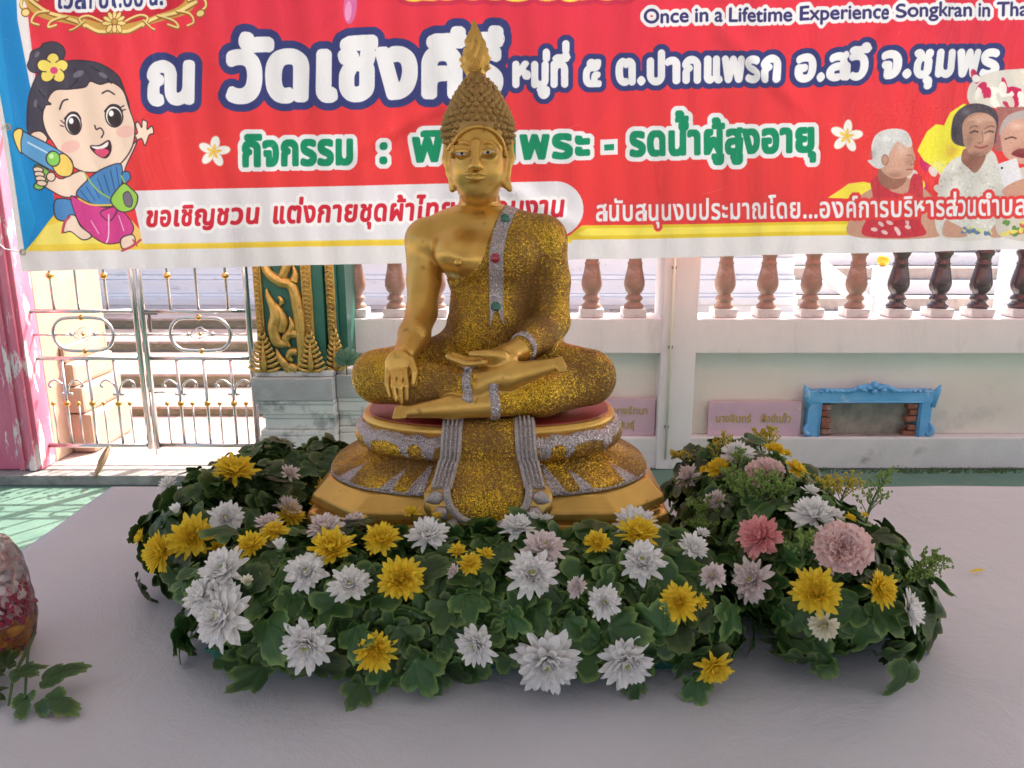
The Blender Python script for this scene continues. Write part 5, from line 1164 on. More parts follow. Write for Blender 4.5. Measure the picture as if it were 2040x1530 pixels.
# octagonal stepped base
def octring(hw, hd, cx, cy): return [(-hw, -hd + cy), (-hw + cx, -hd), (hw - cx, -hd), (hw, -hd + cy), (hw, hd - cy), (hw - cx, hd), (-hw + cx, hd), (-hw, hd - cy)]
v = []; f = []
brow = [(0, .268, .168), (.06, .266, .166), (.105, .264, .164), (.114, .262, .162), (.117, .252, .153), (.123, .252, .153), (.126, .258, .158), (.138, .256, .156), (.142, .251, .152), (.158, .236, .140), (.160, .20, .12)]
for z, hw, hd in brow: v += [(x, y, z) for x, y in octring(hw, hd, .075, .068)]
for j in range(len(brow) - 1):
    for k in range(8): f.append((j * 8 + k, j * 8 + (k + 1) % 8, j * 8 + 8 + (k + 1) % 8, j * 8 + 8 + k))
f.append(tuple(range(8))[::-1]); f.append(tuple(range(len(brow) * 8 - 8, len(brow) * 8)))
o = obj_from('base', v, f, M_gold, ped); bv = o.modifiers.new('b', 'BEVEL'); bv.width = .004; bv.segments = 3; bv.limit_method = 'ANGLE'; bv.angle_limit = R(25)
# petal pattern along the front: centres in units of the half width
PC = [(-.98, .17), (-.72, .20), (-.50, .09), (-.27, .17), (.27, .17), (.50, .09), (.72, .20), (.98, .17)]
def petal(up):
    def fn(u, w, t, a):
        tt = t if up else 1 - t
        back = w > .25
        uu = u if not back else u
        best = None
        for c, hw in PC:
            d = abs(uu - c) / hw
            if best is None or d < best[0]: best = (d, hw)
        d, hw = best
        top = .97 - .22 * min(1.3, d) ** 2.4                              # scalloped rim
        inner = .70 - .28 * d ** 2 ; wid = .52 + .40 * max(0, 1 - tt / .55) ** 1.2
        gl = min((inner - tt) / .10, (wid - d) / .14)                     # gold blob inside the petal
        rim = (top - tt) / .06
        sil = min(rim, -gl)
        if tt < .10: sil = -1.0
        push = .011 * (1 - min(1, d) ** 4) * math.sin(math.pi * min(1, max(0, tt + .12))) + (.0016 if sil > 0 else 0) - (.004 if rim < 0 else 0)
        return push, max(-2, min(2, sil * 1.0)), max(-2, min(2, 1.0 if rim > 0 else -1))
    return fn
def rows_of(pts, n):
    p = np.array(pts, float); t = np.linspace(0, 1, len(p)); q = np.linspace(0, 1, n)
    return [tuple(np.interp(x, t, p[:, k]) for k in range(p.shape[1])) for x in q]
loft('lower_petals', rows_of([(.156, .232, .148, 2.5), (.160, .237, .152, 2.5), (.167, .231, .147, 2.5), (.178, .212, .132, 2.5), (.189, .190, .117, 2.5), (.199, .172, .108, 2.5)], 34), 2.6, M_ped, 420, petal(False))
loft('upper_petals', rows_of([(.196, .170, .106, 2.5), (.199, .180, .116, 2.5), (.206, .188, .124, 2.5), (.216, .193, .128, 2.5), (.224, .195, .129, 2.5), (.234, .193, .126, 2.5), (.238, .190, .122, 2.5)], 34), 2.6, M_ped, 420, petal(True))
loft('seat_rim', rows_of([(.232, .184, .118, 2.4), (.238, .1905, .1225, 2.4), (.243, .1905, .1225, 2.4), (.2475, .187, .119, 2.4), (.2485, .182, .115, 2.4)], 12), 2.5, M_gold, 200)
M_red = mat('red_lacquer', (.30, .018, .018), (.22, .02, .02), 18, .34, coat=.3, c3=(.34, .06, .05), s3=30, t3=(.6, .75))
loft('red_seat', rows_of([(.2478, .1815, .1145, 2.4), (.2496, .1810, .1140, 2.4), (.2500, .177, .110, 2.4)], 5), 2.4, M_red, 200)
# cloth panel hanging over the front
path = [(-.112, .2525), (-.120, .251), (-.1275, .246), (-.132, .238), (-.135, .226), (-.134, .214), (-.132, .205), (-.139, .196), (-.150, .186), (-.160, .177), (-.167, .168), (-.172, .158), (-.1755, .146), (-.178, .132), (-.179, .118)]
pp = np.array(path); ts = np.linspace(0, 1, len(pp)); tt = np.linspace(0, 1, 60)
py1, pz1 = np.interp(tt, ts, pp[:, 0]), np.interp(tt, ts, pp[:, 1])
def front(t, off=0.0):
    i = min(58, int(t * 59)); fr = t * 59 - i; y = py1[i] + (py1[i + 1] - py1[i]) * fr; z = pz1[i] + (pz1[i + 1] - pz1[i]) * fr
    dy, dz = py1[i + 1] - py1[i], pz1[i + 1] - pz1[i]; L = math.hypot(dy, dz); return y + dz / L * off, z - dy / L * off
def halfw(t): return np.interp(t, [0, .3, .5, .68, 1.0], [.0350, .0380, .043, .050, .050])
def strip(name, t0, t1, w0, w1, off, m, nx=14, nt=60, th=.004):
    v = []; f = []
    for side_ in (0, 1):
        for j in range(nt + 1):
            t = t0 + (t1 - t0) * j / nt; a, b = w0(t), w1(t); y, z = front(t, off if side_ == 0 else off - th)
            for i in range(nx + 1): v.append((a + (b - a) * i / nx, y, z))
    W_ = nx + 1; K = W_ * (nt + 1)
    for j in range(nt):
        for i in range(nx):
            q = (j * W_ + i, (j + 1) * W_ + i, (j + 1) * W_ + i + 1, j * W_ + i + 1); f.append(q); f.append(tuple(x + K for x in q[::-1]))
    for j in range(nt):
        for i in (0, nx): a, b = j * W_ + i, (j + 1) * W_ + i; f.append((a, b, b + K, a + K) if i else (b, a, a + K, b + K))
    for i in range(nx):
        for j in (0, nt): a, b = j * W_ + i, j * W_ + i + 1; f.append((a, b, b + K, a + K) if j else (b, a, a + K, b + K))
    return obj_from(name, v, f, m, ped, True)
CX = .003
strip('apron_backing', .02, 1.0, lambda t: CX - .064 - .022 * max(0, min(1, (t - .5) * 5)) + .05 * max(0, (t - .82) / .18) ** 1.6, lambda t: CX + .064 + .022 * max(0, min(1, (t - .5) * 5)) - .05 * max(0, (t - .82) / .18) ** 1.6, .0050, M_gold, th=.012)
strip('apron_cloth', .0, .90, lambda t: CX - halfw(t) * (1 if t < .8 else max(.25, 1 - ((t - .8) / .1) ** 2 * .55)), lambda t: CX + halfw(t) * (1 if t < .8 else max(.25, 1 - ((t - .8) / .1) ** 2 * .55)), .0075, M_glit)
for s in (-1, 1):
    for w, off, hh_ in ((.0, .0098, .0022), (.0055, .0090, .0014), (.0110, .0098, .0014), (.0165, .0090, .0014), (.0220, .0098, .0022)):
        strip('border_band', .0, .66, lambda t: CX + s * (halfw(t) + .001 + w), lambda t: CX + s * (halfw(t) + .0045 + w), off, M_bead, 2, 40)
    strip('border_backing', .0, .67, lambda t: CX + s * (halfw(t) - .001), lambda t: CX + s * (halfw(t) + .0275), .0078, M_bead, 4, 40)
    bm = MB()
    for w in (.0075, .0135, .0195):
        for i in range(34):
            t = .01 + .64 * i / 33; y, z = front(t, .0112); bm.ball((CX + s * (halfw(t) + w), y, z), .0019, 6, 4)
    bm.build('bead_rows', M_bead, ped, True)['kind'] = 'stuff'
# beaded U-shaped hem and pointed leaves below
U = []
for i in range(41):
    a = math.pi * i / 40 - math.pi / 2
    x = .055 * math.sin(a); t = .66 + .27 * math.cos(a) ** .75 if math.cos(a) > 0 else .66
    y, z = front(min(.985, t), .0105); U.append((CX + x, y, z))
MB().tube(U, .0052, 8, flat=.6).build('hem_band', M_bead, ped, True)
bm = MB()
for p_ in U: bm.ball((p_[0], p_[1] - .0035, p_[2] + .0008), .0022, 6, 4)
bm.build('hem_beads', M_bead, ped, True)['kind'] = 'stuff'
for i in range(9):
    a = R(-84 + 21 * i); x = .061 * math.sin(a); t = .68 + .27 * max(0, math.cos(a)) ** .75
    y, z = front(min(.98, t), .0085); dx, dz = math.sin(a) * .024, -math.cos(a) * .024 - .004
    v = []
    L_ = math.hypot(dx, dz); ux, uz = dx / L_, dz / L_
    for k, (al, wd, up_) in enumerate(((0, .0040, 0), (.30, .0100, 0), (.62, .0075, 0), (1.0, .0003, 0))):
        for sgn in (-1, 0, 1): v.append((CX + x + ux * L_ * al - uz * wd * sgn, y - (.006 if sgn == 0 else .0008) * (1 - al * .6) - .010 * al * max(0, math.cos(a)), z + uz * L_ * al + ux * wd * sgn))
    f = [(j * 3 + c, j * 3 + c + 1, j * 3 + c + 4, j * 3 + c + 3) for j in range(3) for c in (0, 1)]
    nb = len(v); v += [(q[0], q[1] + .006, q[2]) for q in v]; f += [tuple(x_ + nb for x_ in q[::-1]) for q in f]
    f += [(j * 3, j * 3 + 3, j * 3 + 3 + nb, j * 3 + nb) for j in range(3)] + [(j * 3 + 5, j * 3 + 2, j * 3 + 2 + nb, j * 3 + 5 + nb) for j in range(3)]
    obj_from('pointed_leaf', v, f, M_bead, ped, True)
# ---------------------------------------------------------------- table and its cloth
TX0, TX1, TY0, TY1 = -.80, 1.30, .16, 1.45
tb = thing('folding_table', 'long folding table hidden under the pale cloth', 'table', ((TX0 + TX1) / 2, (TY0 + TY1) / 2, 0))
M_ply = mat('table_board', (.30, .20, .12), (.24, .16, .10), 6, .6, stretch=(1, 12, 1)); M_leg = mat('table_steel', (.35, .35, .36), rough=.35, metal=.8)
hx, hy = (TX1 - TX0) / 2 - .012, (TY1 - TY0) / 2 - .012
MB().box(-hx, hx, -hy, hy, .715, .744, .004).build('tabletop', M_ply, tb)
for sx in (-1, 1):
    for sy in (-1, 1): MB().tube([(sx * (hx - .12), sy * (hy - .08), .715), (sx * (hx - .12), sy * (hy - .08), .004)], .016, 12).build('leg', M_leg, tb, True)
    MB().tube([(sx * (hx - .12), -hy + .08, .20), (sx * (hx - .12), hy - .08, .20)], .011, 10).build('crossbar', M_leg, tb, True)
# cloth: one sheet, flat on top, falling in soft folds at the edges
def cloth_mat():
    m = mat('satin_cloth', (.62, .60, .665), (.57, .555, .62), 3, .55, sheen=.15)
    nt = m.node_tree; L = nt.links.new; p = nt.nodes[m['p']]; tc = _n(nt, 'ShaderNodeTexCoord')
    n2 = _n(nt, 'ShaderNodeTexNoise'); n2.inputs['Scale'].default_value = 7; n2.inputs['Detail'].default_value = 9; n2.inputs['Roughness'].default_value = .68; n2.inputs['Distortion'].default_value = .6; L(tc.outputs['Object'], n2.inputs[0])
    b1 = _n(nt, 'ShaderNodeBump'); b1.inputs['Strength'].default_value = .5; b1.inputs['Distance'].default_value = .0010; n1 = _n(nt, 'ShaderNodeTexNoise'); n1.inputs['Scale'].default_value = 420; n1.inputs['Detail'].default_value = 2; L(tc.outputs['Object'], n1.inputs[0]); L(n1.outputs[0], b1.inputs['Height'])
    b2 = _n(nt, 'ShaderNodeBump'); b2.inputs['Strength'].default_value = .55; b2.inputs['Distance'].default_value = .011; L(n2.outputs[0], b2.inputs['Height']); L(b1.outputs[0], b2.inputs['Normal']); L(b2.outputs[0], p.inputs['Normal'])
    return m
M_cloth = cloth_mat()
NX, NY, DROP, EX = 150, 110, .55, .16
def cl_axis(n, a, b):
    L = b - a; tot = L + 2 * DROP; return [a - DROP + tot * i / n for i in range(n + 1)]
xs = sorted(set([round(TX0 - DROP * k / 14, 4) for k in range(15)] + [round(TX0 + (TX1 - TX0) * k / 120, 4) for k in range(121)] + [round(TX1 + DROP * k / 14, 4) for k in range(15)]))
ys = sorted(set([round(TY0 - DROP * k / 14, 4) for k in range(15)] + [round(TY0 + (TY1 - TY0) * k / 90, 4) for k in range(91)] + [round(TY1 + DROP * k / 14, 4) for k in range(15)]))
rs = np.random.RandomState(5)
crease = [((-.80, 1.085), (.2, 1.02), .0016), ((-.55, .75), (-.05, 1.2), -.0012), ((.55, .95), (1.25, 1.10), .0016), ((.6, .62), (1.3, .80), -.0014), ((-.7, .62), (-.3, .9), .0012), ((.72, 1.42), (.9, .55), .001)]
v = []
for y in ys:
    for x in xs:
        ox = max(0, TX0 - x, x - TX1); oy = max(0, TY0 - y, y - TY1); cx, cy = min(max(x, TX0), TX1), min(max(y, TY0), TY1)
        d = max(ox, oy) ; z = .7490
        for (a, b), (c, e), h_ in crease:
            L2 = (c - a) ** 2 + (e - b) ** 2; t = max(0, min(1, ((cx - a) * (c - a) + (cy - b) * (e - b)) / L2)); dd = math.hypot(cx - a - t * (c - a), cy - b - t * (e - b)); z += h_ * math.exp(-(dd / .006) ** 2) * math.sin(math.pi * t)
        z += .0008 * math.sin(cx * 9 + cy * 4) + .0006 * math.sin(cx * 23 - cy * 17)
        if d > 0:
            s_ = cx * 13 + cy * 13; fold = .012 * math.sin(s_ * 1.3) + .010 * math.sin(s_ * 3.1 + 1); k = min(1, d / .12)
            nx = (-1 if x < TX0 else 1 if x > TX1 else 0); ny = (-1 if y < TY0 else 1 if y > TY1 else 0)
            out = .006 + k * (.012 + fold)
            v.append((cx + nx * out, cy + ny * out, z - d + .003))
        else: v.append((x, y, z + .0005))
nw = len(xs); f = [(j * nw + i, j * nw + i + 1, (j + 1) * nw + i + 1, (j + 1) * nw + i) for j in range(len(ys) - 1) for i in range(nw - 1)]
cloth = obj_from('tablecloth', v, f, M_cloth, None, True)
tag(cloth, 'pale lavender white satin cloth spread over the table under the statue', 'tablecloth')
# ---------------------------------------------------------------- flower arrangements
TZ = .7500
def leaf_mat(name, a, b, rim):
    m = mat(name, a, b, 45, .42, transl=.18, bump=.25, bscale=160, spec=.45)
    nt = m.node_tree; L = nt.links.new; p = nt.nodes[m['p']]
    at = _n(nt, 'ShaderNodeAttribute', attribute_name='rim'); mr = _n(nt, 'ShaderNodeMapRange'); mr.inputs[1].default_value = .80; mr.inputs[2].default_value = 1.0; mr.inputs[4].default_value = .75; L(at.outputs['Fac'], mr.inputs[0])
    vn = _n(nt, 'ShaderNodeAttribute', attribute_name='vein'); mv = _n(nt, 'ShaderNodeMapRange'); mv.inputs[1].default_value = .5; mv.inputs[2].default_value = 1.0; mv.inputs[4].default_value = .5; L(vn.outputs['Fac'], mv.inputs[0])
    mxm = _n(nt, 'ShaderNodeMath', operation='MAXIMUM'); L(mr.outputs[0], mxm.inputs[0]); L(mv.outputs[0], mxm.inputs[1])
    oi = _n(nt, 'ShaderNodeObjectInfo'); hs = _n(nt, 'ShaderNodeHueSaturation'); rr = _n(nt, 'ShaderNodeMapRange'); rr.inputs[3].default_value = .55; rr.inputs[4].default_value = 1.5; L(oi.outputs['Random'], rr.inputs[0]); L(rr.outputs[0], hs.inputs['Value'])
    rh = _n(nt, 'ShaderNodeMapRange'); rh.inputs[3].default_value = .485; rh.inputs[4].default_value = .515; L(oi.outputs['Random'], rh.inputs[0]); L(rh.outputs[0], hs.inputs['Hue'])
    src = p.inputs['Base Color'].links[0].from_socket
    mx = _n(nt, 'ShaderNodeMix', data_type='RGBA'); L(mxm.outputs[0], mx.inputs[0]); L(src, mx.inputs[6]); mx.inputs[7].default_value = (*rim, 1); L(mx.outputs[2], hs.inputs['Color'])
    for l in list(nt.links):
        if l.from_socket == src and l.to_node != mx: t = l.to_socket; nt.links.remove(l); L(hs.outputs[0], t)
    return m
M_leaf = leaf_mat('chrysanthemum_leaf', (.026, .068, .016), (.048, .105, .026), (.19, .27, .07))
M_stem = mat('stem_green', (.07, .13, .03), (.05, .10, .03), 30, .5)
LQ = (48, 4)
def leaf_mesh(i):
    rs = np.random.RandomState(i); NA, NRr = LQ
    lob = 5 if i % 3 else 3; ph = rs.rand() * .3
    curl, fold, bend = rs.uniform(-.1, .5), rs.uniform(-.1, .45), rs.uniform(-.2, .8)
    v = [(0, 0, 0)]; rim = [0]; vein = [1]
    for j in range(1, NRr + 1):
        t = j / NRr
        for k in range(NA):
            a = -math.pi * .92 + 2 * math.pi * .92 * k / (NA - 1)       # 0 = tip
            L = .55 + .45 * math.cos(a / 2) ** 1.2
            lobe = abs(math.cos(a * lob * .5 + 0)) ** .7
            r = .034 * L * (.56 + .48 * lobe) * (1 + (.045 * math.sin(a * 19 + ph) + .02 * math.sin(a * 31)) * t)
            rr = r * t; x, y = rr * math.sin(a) * .95, rr * math.cos(a) + .012 * t
            z = -curl * 18 * rr * rr + fold * abs(x) * .6 - bend * 10 * max(0, y) ** 2 + .0022 * math.sin(a * lob + ph) * t + .0015 * math.sin(x * 300 + i) * t
            v.append((x, y, z)); rim.append(t); vein.append(max(0, 1 - abs(((a * lob / math.pi + 0) % 2) - 0) * 5) if abs(((a * lob / math.pi) % 2)) < .2 or ((a * lob / math.pi) % 2) > 1.8 else 0)
    f = [(0, 1 + k, 2 + k) for k in range(NA - 1)]
    for j in range(NRr - 1):
        for k in range(NA - 1): a = 1 + j * NA + k; f.append((a, a + NA, a + NA + 1, a + 1))
    me = bpy.data.meshes.new('leaf'); me.from_pydata(v, [], f); me.update(); me.materials.append(M_leaf); me.polygons.foreach_set('use_smooth', [True] * len(f))
    add_attr(me, 'rim', rim); add_attr(me, 'vein', vein); return me
LEAVES = [leaf_mesh(i) for i in range(9)]
LQ = (26, 2)
SMALL = [leaf_mesh(i + 20) for i in range(4)]
def mesh_np(me): return np.array([v.co[:] for v in me.vertices]), [tuple(p.vertices) for p in me.polygons], [a.value for a in me.attributes['rim'].data], [a.value for a in me.attributes['vein'].data]
SMALL_NP = [mesh_np(m) for m in SMALL]
def frame(n, up_hint, twist=0.0):
    """rotation whose z is n and whose y leans to up_hint"""
    n = n.normalized(); y = (up_hint - n * up_hint.dot(n)); y = y.normalized() if y.length > 1e-4 else n.orthogonal().normalized(); x = y.cross(n)
    M = Matrix((x, y, n)).transposed(); return (M @ Matrix.Rotation(twist, 3, 'Z'))
# mounds: capsules squashed in height; used to seat the leaves and flowers
class Mound:
    def __init__(s, a, b, r, zc, kz, r2=None): s.a, s.b, s.r, s.zc, s.kz = Vector(a), Vector(b), r, zc, kz; s.r2 = r2 or r
    def sdf(s, p):
        q = Vector((p.x, p.y, (p.z - s.zc) / s.kz)); a = Vector((s.a.x, s.a.y, 0)); d = Vector((s.b.x, s.b.y, 0)) - a
        t = max(0, min(1, (q - a).dot(d) / max(1e-9, d.dot(d)))); return (q - a - d * t).length - (s.r + (s.r2 - s.r) * t)
    def normal(s, p):
        e = .0015; return Vector([s.sdf(p + Vector(u)) - s.sdf(p - Vector(u)) for u in ((e, 0, 0), (0, e, 0), (0, 0, e))]).normalized()
FRONT = [Mound((-.33, .885, 0), (.21, .888, 0), .105, TZ + .055, .85)]
LEFT = [Mound((-.43, 1.02, 0), (-.405, 1.22, 0), .105, TZ + .06, 1.0), Mound((-.33, 1.22, 0), (-.30, 1.24, 0), .08, TZ + .07, 1.0)]
RIGHT = [Mound((.40, .885, 0), (.37, 1.22, 0), .115, TZ + .06, .96, .105), Mound((.435, .915, 0), (.41, 1.05, 0), .10, TZ + .05, .9)]
def union(ms, p): return min(m.sdf(p) for m in ms)
def union_n(ms, p): return min(ms, key=lambda m: m.sdf(p)).normal(p)
ALLM = FRONT + LEFT + RIGHT
def march(px, py, ms, off=0.0):
    d = ray(px, py).normalized(); t = .5; best = (9, None)
    for _ in range(90):
        p = CAM + d * t; s_ = union(ms, p) - off
        if s_ < best[0]: best = (s_, p.copy())
        if s_ < .0006: return p, union_n(ms, p)
        t += max(.0008, s_ * .7)
        if t > 1.9: break
    p = best[1]; return p, union_n(ms, p)
M_foam = mat('green_tray', (.01, .12, .08), (.012, .15, .10), 10, .4); M_oasis = mat('floral_foam', (.02, .045, .02), (.03, .06, .02), 60, .9, bump=.5, bscale=200)
def arrangement(name, label, ms, tray, n_leaf, seed, droop=.25):
    t = thing(name, label, 'flower arrangement', (ms[0].a.x, ms[0].a.y, TZ)); o = Vector(t.location); rnd = random.Random(seed)
    x0, x1, y0, y1 = tray
    mb = MB(); mb.box(x0 - o.x, x1 - o.x, y0 - o.y, y1 - o.y, .0016, .030, .006); mb.box(x0 - o.x - .006, x1 - o.x + .006, y0 - o.y - .006, y1 - o.y + .006, .027, .0335, .002)
    mb.build('tray', M_foam, t)
    for i, m in enumerate(ms):
        v = []; f = []; NU, NV = 28, 12
        L = (Vector((m.b.x, m.b.y)) - Vector((m.a.x, m.a.y))); ang = math.atan2(L.y, L.x)
        for j in range(NV + 1):
            ph = math.pi * (.5 - j / NV * .86)
            for k in range(NU):
                a = 2 * math.pi * k / NU; s_ = math.cos(a - ang) > 0; c = m.b if s_ else m.a; r = ((m.r2 if s_ else m.r) - .044) * (1 + .05 * math.sin(5 * a + i)) * math.cos(ph)
                v.append((c.x + r * math.cos(a) - o.x, c.y + r * math.sin(a) - o.y, max(.034, m.zc + (m.r - .044) * m.kz * math.sin(ph) - o.z)))
        for j in range(NV):
            for k in range(NU): f.append((j * NU + k, (j + 1) * NU + k, (j + 1) * NU + (k + 1) % NU, j * NU + (k + 1) % NU))
        f.append(tuple(range(NU))); f.append(tuple(NV * NU + k for k in range(NU))[::-1])
        obj_from('foam_block', v, f, M_oasis, t, True)
    # leaves
    count = 0; tries = 0; extra_v, extra_f = [], []; rimv, veinv = [], []
    seen = []
    while count < n_leaf and tries < 20000:
        tries += 1
        m = rnd.choice(ms); a = rnd.uniform(0, 2 * math.pi); u = rnd.uniform(-.72, 1); c = math.sqrt(1 - u * u)
        tt = rnd.random(); ba = Vector((m.a.x, m.a.y, 0)).lerp(Vector((m.b.x, m.b.y, 0)), tt); r = m.r + (m.r2 - m.r) * tt
        dv = Vector((c * math.cos(a), c * math.sin(a), u)); p = ba + dv * r; p.z = m.zc + dv.z * r * m.kz
        if p.z < TZ + .012: continue
        if union([q for q in ms if q is not m] or [Mound((9, 9, 0), (9, 9, 0), .1, 0, 1)], p) < -.006: continue
        if any(q.sdf(p) < -.02 for q in ALLM if q not in ms): continue
        if abs(p.x + .03) < .26 and p.y > .985 and p.y < 1.3: continue
        n = m.normal(p); tocam = (CAM - p).normalized()
        if n.dot(tocam) < -.45 and rnd.random() < .6: continue
        # tile evenly
        if any((p - q).length < .0125 for q in seen): continue
        seen.append(p)
        depth = rnd.uniform(-.010, .012); p = p + n * depth
        nn = (n + Vector([rnd.uniform(-.55, .55) for _ in range(3)]) + Vector((0, 0, .15))).normalized()
        tip = (n * .25 + Vector((0, 0, -.35 - .5 * max(0, .3 - u))) + Vector((n.x, n.y, 0)) * .5 + Vector([rnd.uniform(-.6, .6) for _ in range(3)]))
        Rm = frame(nn, tip); s_ = rnd.uniform(.62, 1.12)
        me = rnd.choice(LEAVES)
        if p.z < TZ + .02 + .02 * s_: p.z = TZ + .02 + .02 * s_
        l = bpy.data.objects.new('leaf', me); COL.objects.link(l); l.parent = t; l.location = p - o; l.rotation_euler = Rm.to_euler(); l.scale = (s_,) * 3
        count += 1
    # the darker under layer of small leaves, too many to tell apart
    v, f, ri, ve = [], [], [], []; k = 0; tries = 0
    while k < n_leaf * 4 and tries < 40000:
        tries += 1; m = rnd.choice(ms); a = rnd.uniform(0, 2 * math.pi); u = rnd.uniform(-.8, 1); c = math.sqrt(1 - u * u); tt = rnd.random()
        ba = Vector((m.a.x, m.a.y, 0)).lerp(Vector((m.b.x, m.b.y, 0)), tt); r = m.r + (m.r2 - m.r) * tt - rnd.uniform(.004, .026); dv = Vector((c * math.cos(a), c * math.sin(a), u)); p = ba + dv * r; p.z = m.zc + dv.z * r * m.kz
        if p.z < TZ + .030 or union(ms, p) < -.034 or (abs(p.x + .03) < .26 and .985 < p.y < 1.3): continue
        n = m.normal(p); s_ = rnd.uniform(.55, .95); Rm = frame((n + Vector([rnd.uniform(-.7, .7) for _ in range(3)])).normalized(), Vector([rnd.uniform(-1, 1) for _ in range(3)])); q, ff, r1, r2 = rnd.choice(SMALL_NP)
        Rn = np.array(Rm); w = (q * s_) @ Rn.T + np.array(p - o); w[:, 2] = np.maximum(w[:, 2], .004); b0 = len(v); v += w.tolist(); f += [tuple(i + b0 for i in g) for g in ff]; ri += r1; ve += r2; k += 1
    ob = obj_from('small_leaves', v, f, M_leaf, t, True); ob['kind'] = 'stuff'; add_attr(ob.data, 'rim', ri); add_attr(ob.data, 'vein', ve)
    return t, o
# ---- chrysanthemums
def petal_mat(name, a, b, tr=.2, sss=0):
    m = mat(name, a, b, 90, .55, transl=tr, spec=.3, detail=3); return m
M_white = petal_mat('white_petal', (.90, .88, .87), (.93, .91, .90), .25); M_yel = petal_mat('yellow_petal', (.90, .64, .04), (.92, .74, .08), .22); M_cream = petal_mat('cream_petal', (.82, .76, .58), (.84, .80, .66))
M_blush = petal_mat('blush_petal', (.84, .73, .72), (.88, .79, .77)); M_pink = petal_mat('pink_petal', (.90, .34, .36), (.92, .55, .54)); M_carn = petal_mat('carnation_petal', (.93, .64, .62), (.94, .74, .71))
M_wc = mat('white_flower_eye', (.46, .52, .07), (.66, .64, .22), 300, .6); M_yc = mat('yellow_flower_eye', (.72, .40, .02), (.80, .52, .03), 300, .6)
PM = {}
def petal_meshes(key, mtl):
    if key not in PM:
        PM[key] = []
        for i in range(5):
            rs = random.Random(i * 7 + 1); v, f = petal_geo(1.0, rs.uniform(.21, .28), rs.uniform(.2, .7), rs.uniform(-.02, .22), rs.uniform(-.4, .4), i, rs.uniform(.1, .75))
            me = bpy.data.meshes.new('petal'); me.from_pydata(v, [], f); me.update(); me.materials.append(mtl); me.polygons.foreach_set('use_smooth', [True] * len(f)); PM[key].append(me)
    return PM[key]
def inner_mesh(mtl, seed, dens):
    """the crowded middle petals as one mesh, radius about 1"""
    rs = random.Random(seed); mb = MB()
    for ring_, (n, L, el, r0) in enumerate(((18, .64, 24, .11), (18, .52, 34, .10), (16, .40, 44, .09), (14, .29, 55, .08))[:dens]):
        for i in range(n):
            a = 2 * math.pi * (i + .5 * ring_ + rs.uniform(-.25, .25)) / n; v, f = petal_geo(L * rs.uniform(.85, 1.12), rs.uniform(.14, .20), rs.uniform(.5, 1.1), rs.uniform(.05, .5), rs.uniform(-.4, .4), 0, .4)
            M = Matrix.Rotation(a, 4, 'Z') @ Matrix.Translation((0, r0, .03 * ring_)) @ Matrix.Rotation(R(el + rs.uniform(-9, 9)), 4, 'X'); mb.add(v, f, M)
    me = bpy.data.meshes.new('inner_petals'); me.from_pydata(mb.v, [], mb.f); me.update(); me.materials.append(mtl); me.polygons.foreach_set('use_smooth', [True] * len(mb.f)); return me
INNER = {}
EYE = {}
def eye_mesh(key, mtl):
    if key not in EYE:
        mb = MB(); rs = random.Random(4); mb.lathe([(.10, 0), (.13, .04), (.11, .10), (.05, .13), (.005, .135)], 10)
        for i in range(26):
            a, r = rs.random() * 6.283, .13 * math.sqrt(rs.random()); mb.ball((r * math.cos(a), r * math.sin(a), .10 + .05 * (1 - r * 7)), .020, 5, 4, sz=1.6)
        me = bpy.data.meshes.new('flower_centre'); me.from_pydata(mb.v, [], mb.f); me.update(); me.materials.append(mtl); EYE[key] = me
    return EYE[key]
KIND = {'w': (M_white, M_wc, 'white'), 'y': (M_yel, M_yc, 'yellow'), 'b': (M_blush, M_wc, 'blush'), 'c': (M_cream, M_wc, 'cream'), 'p': (M_pink, M_pink, 'pink')}
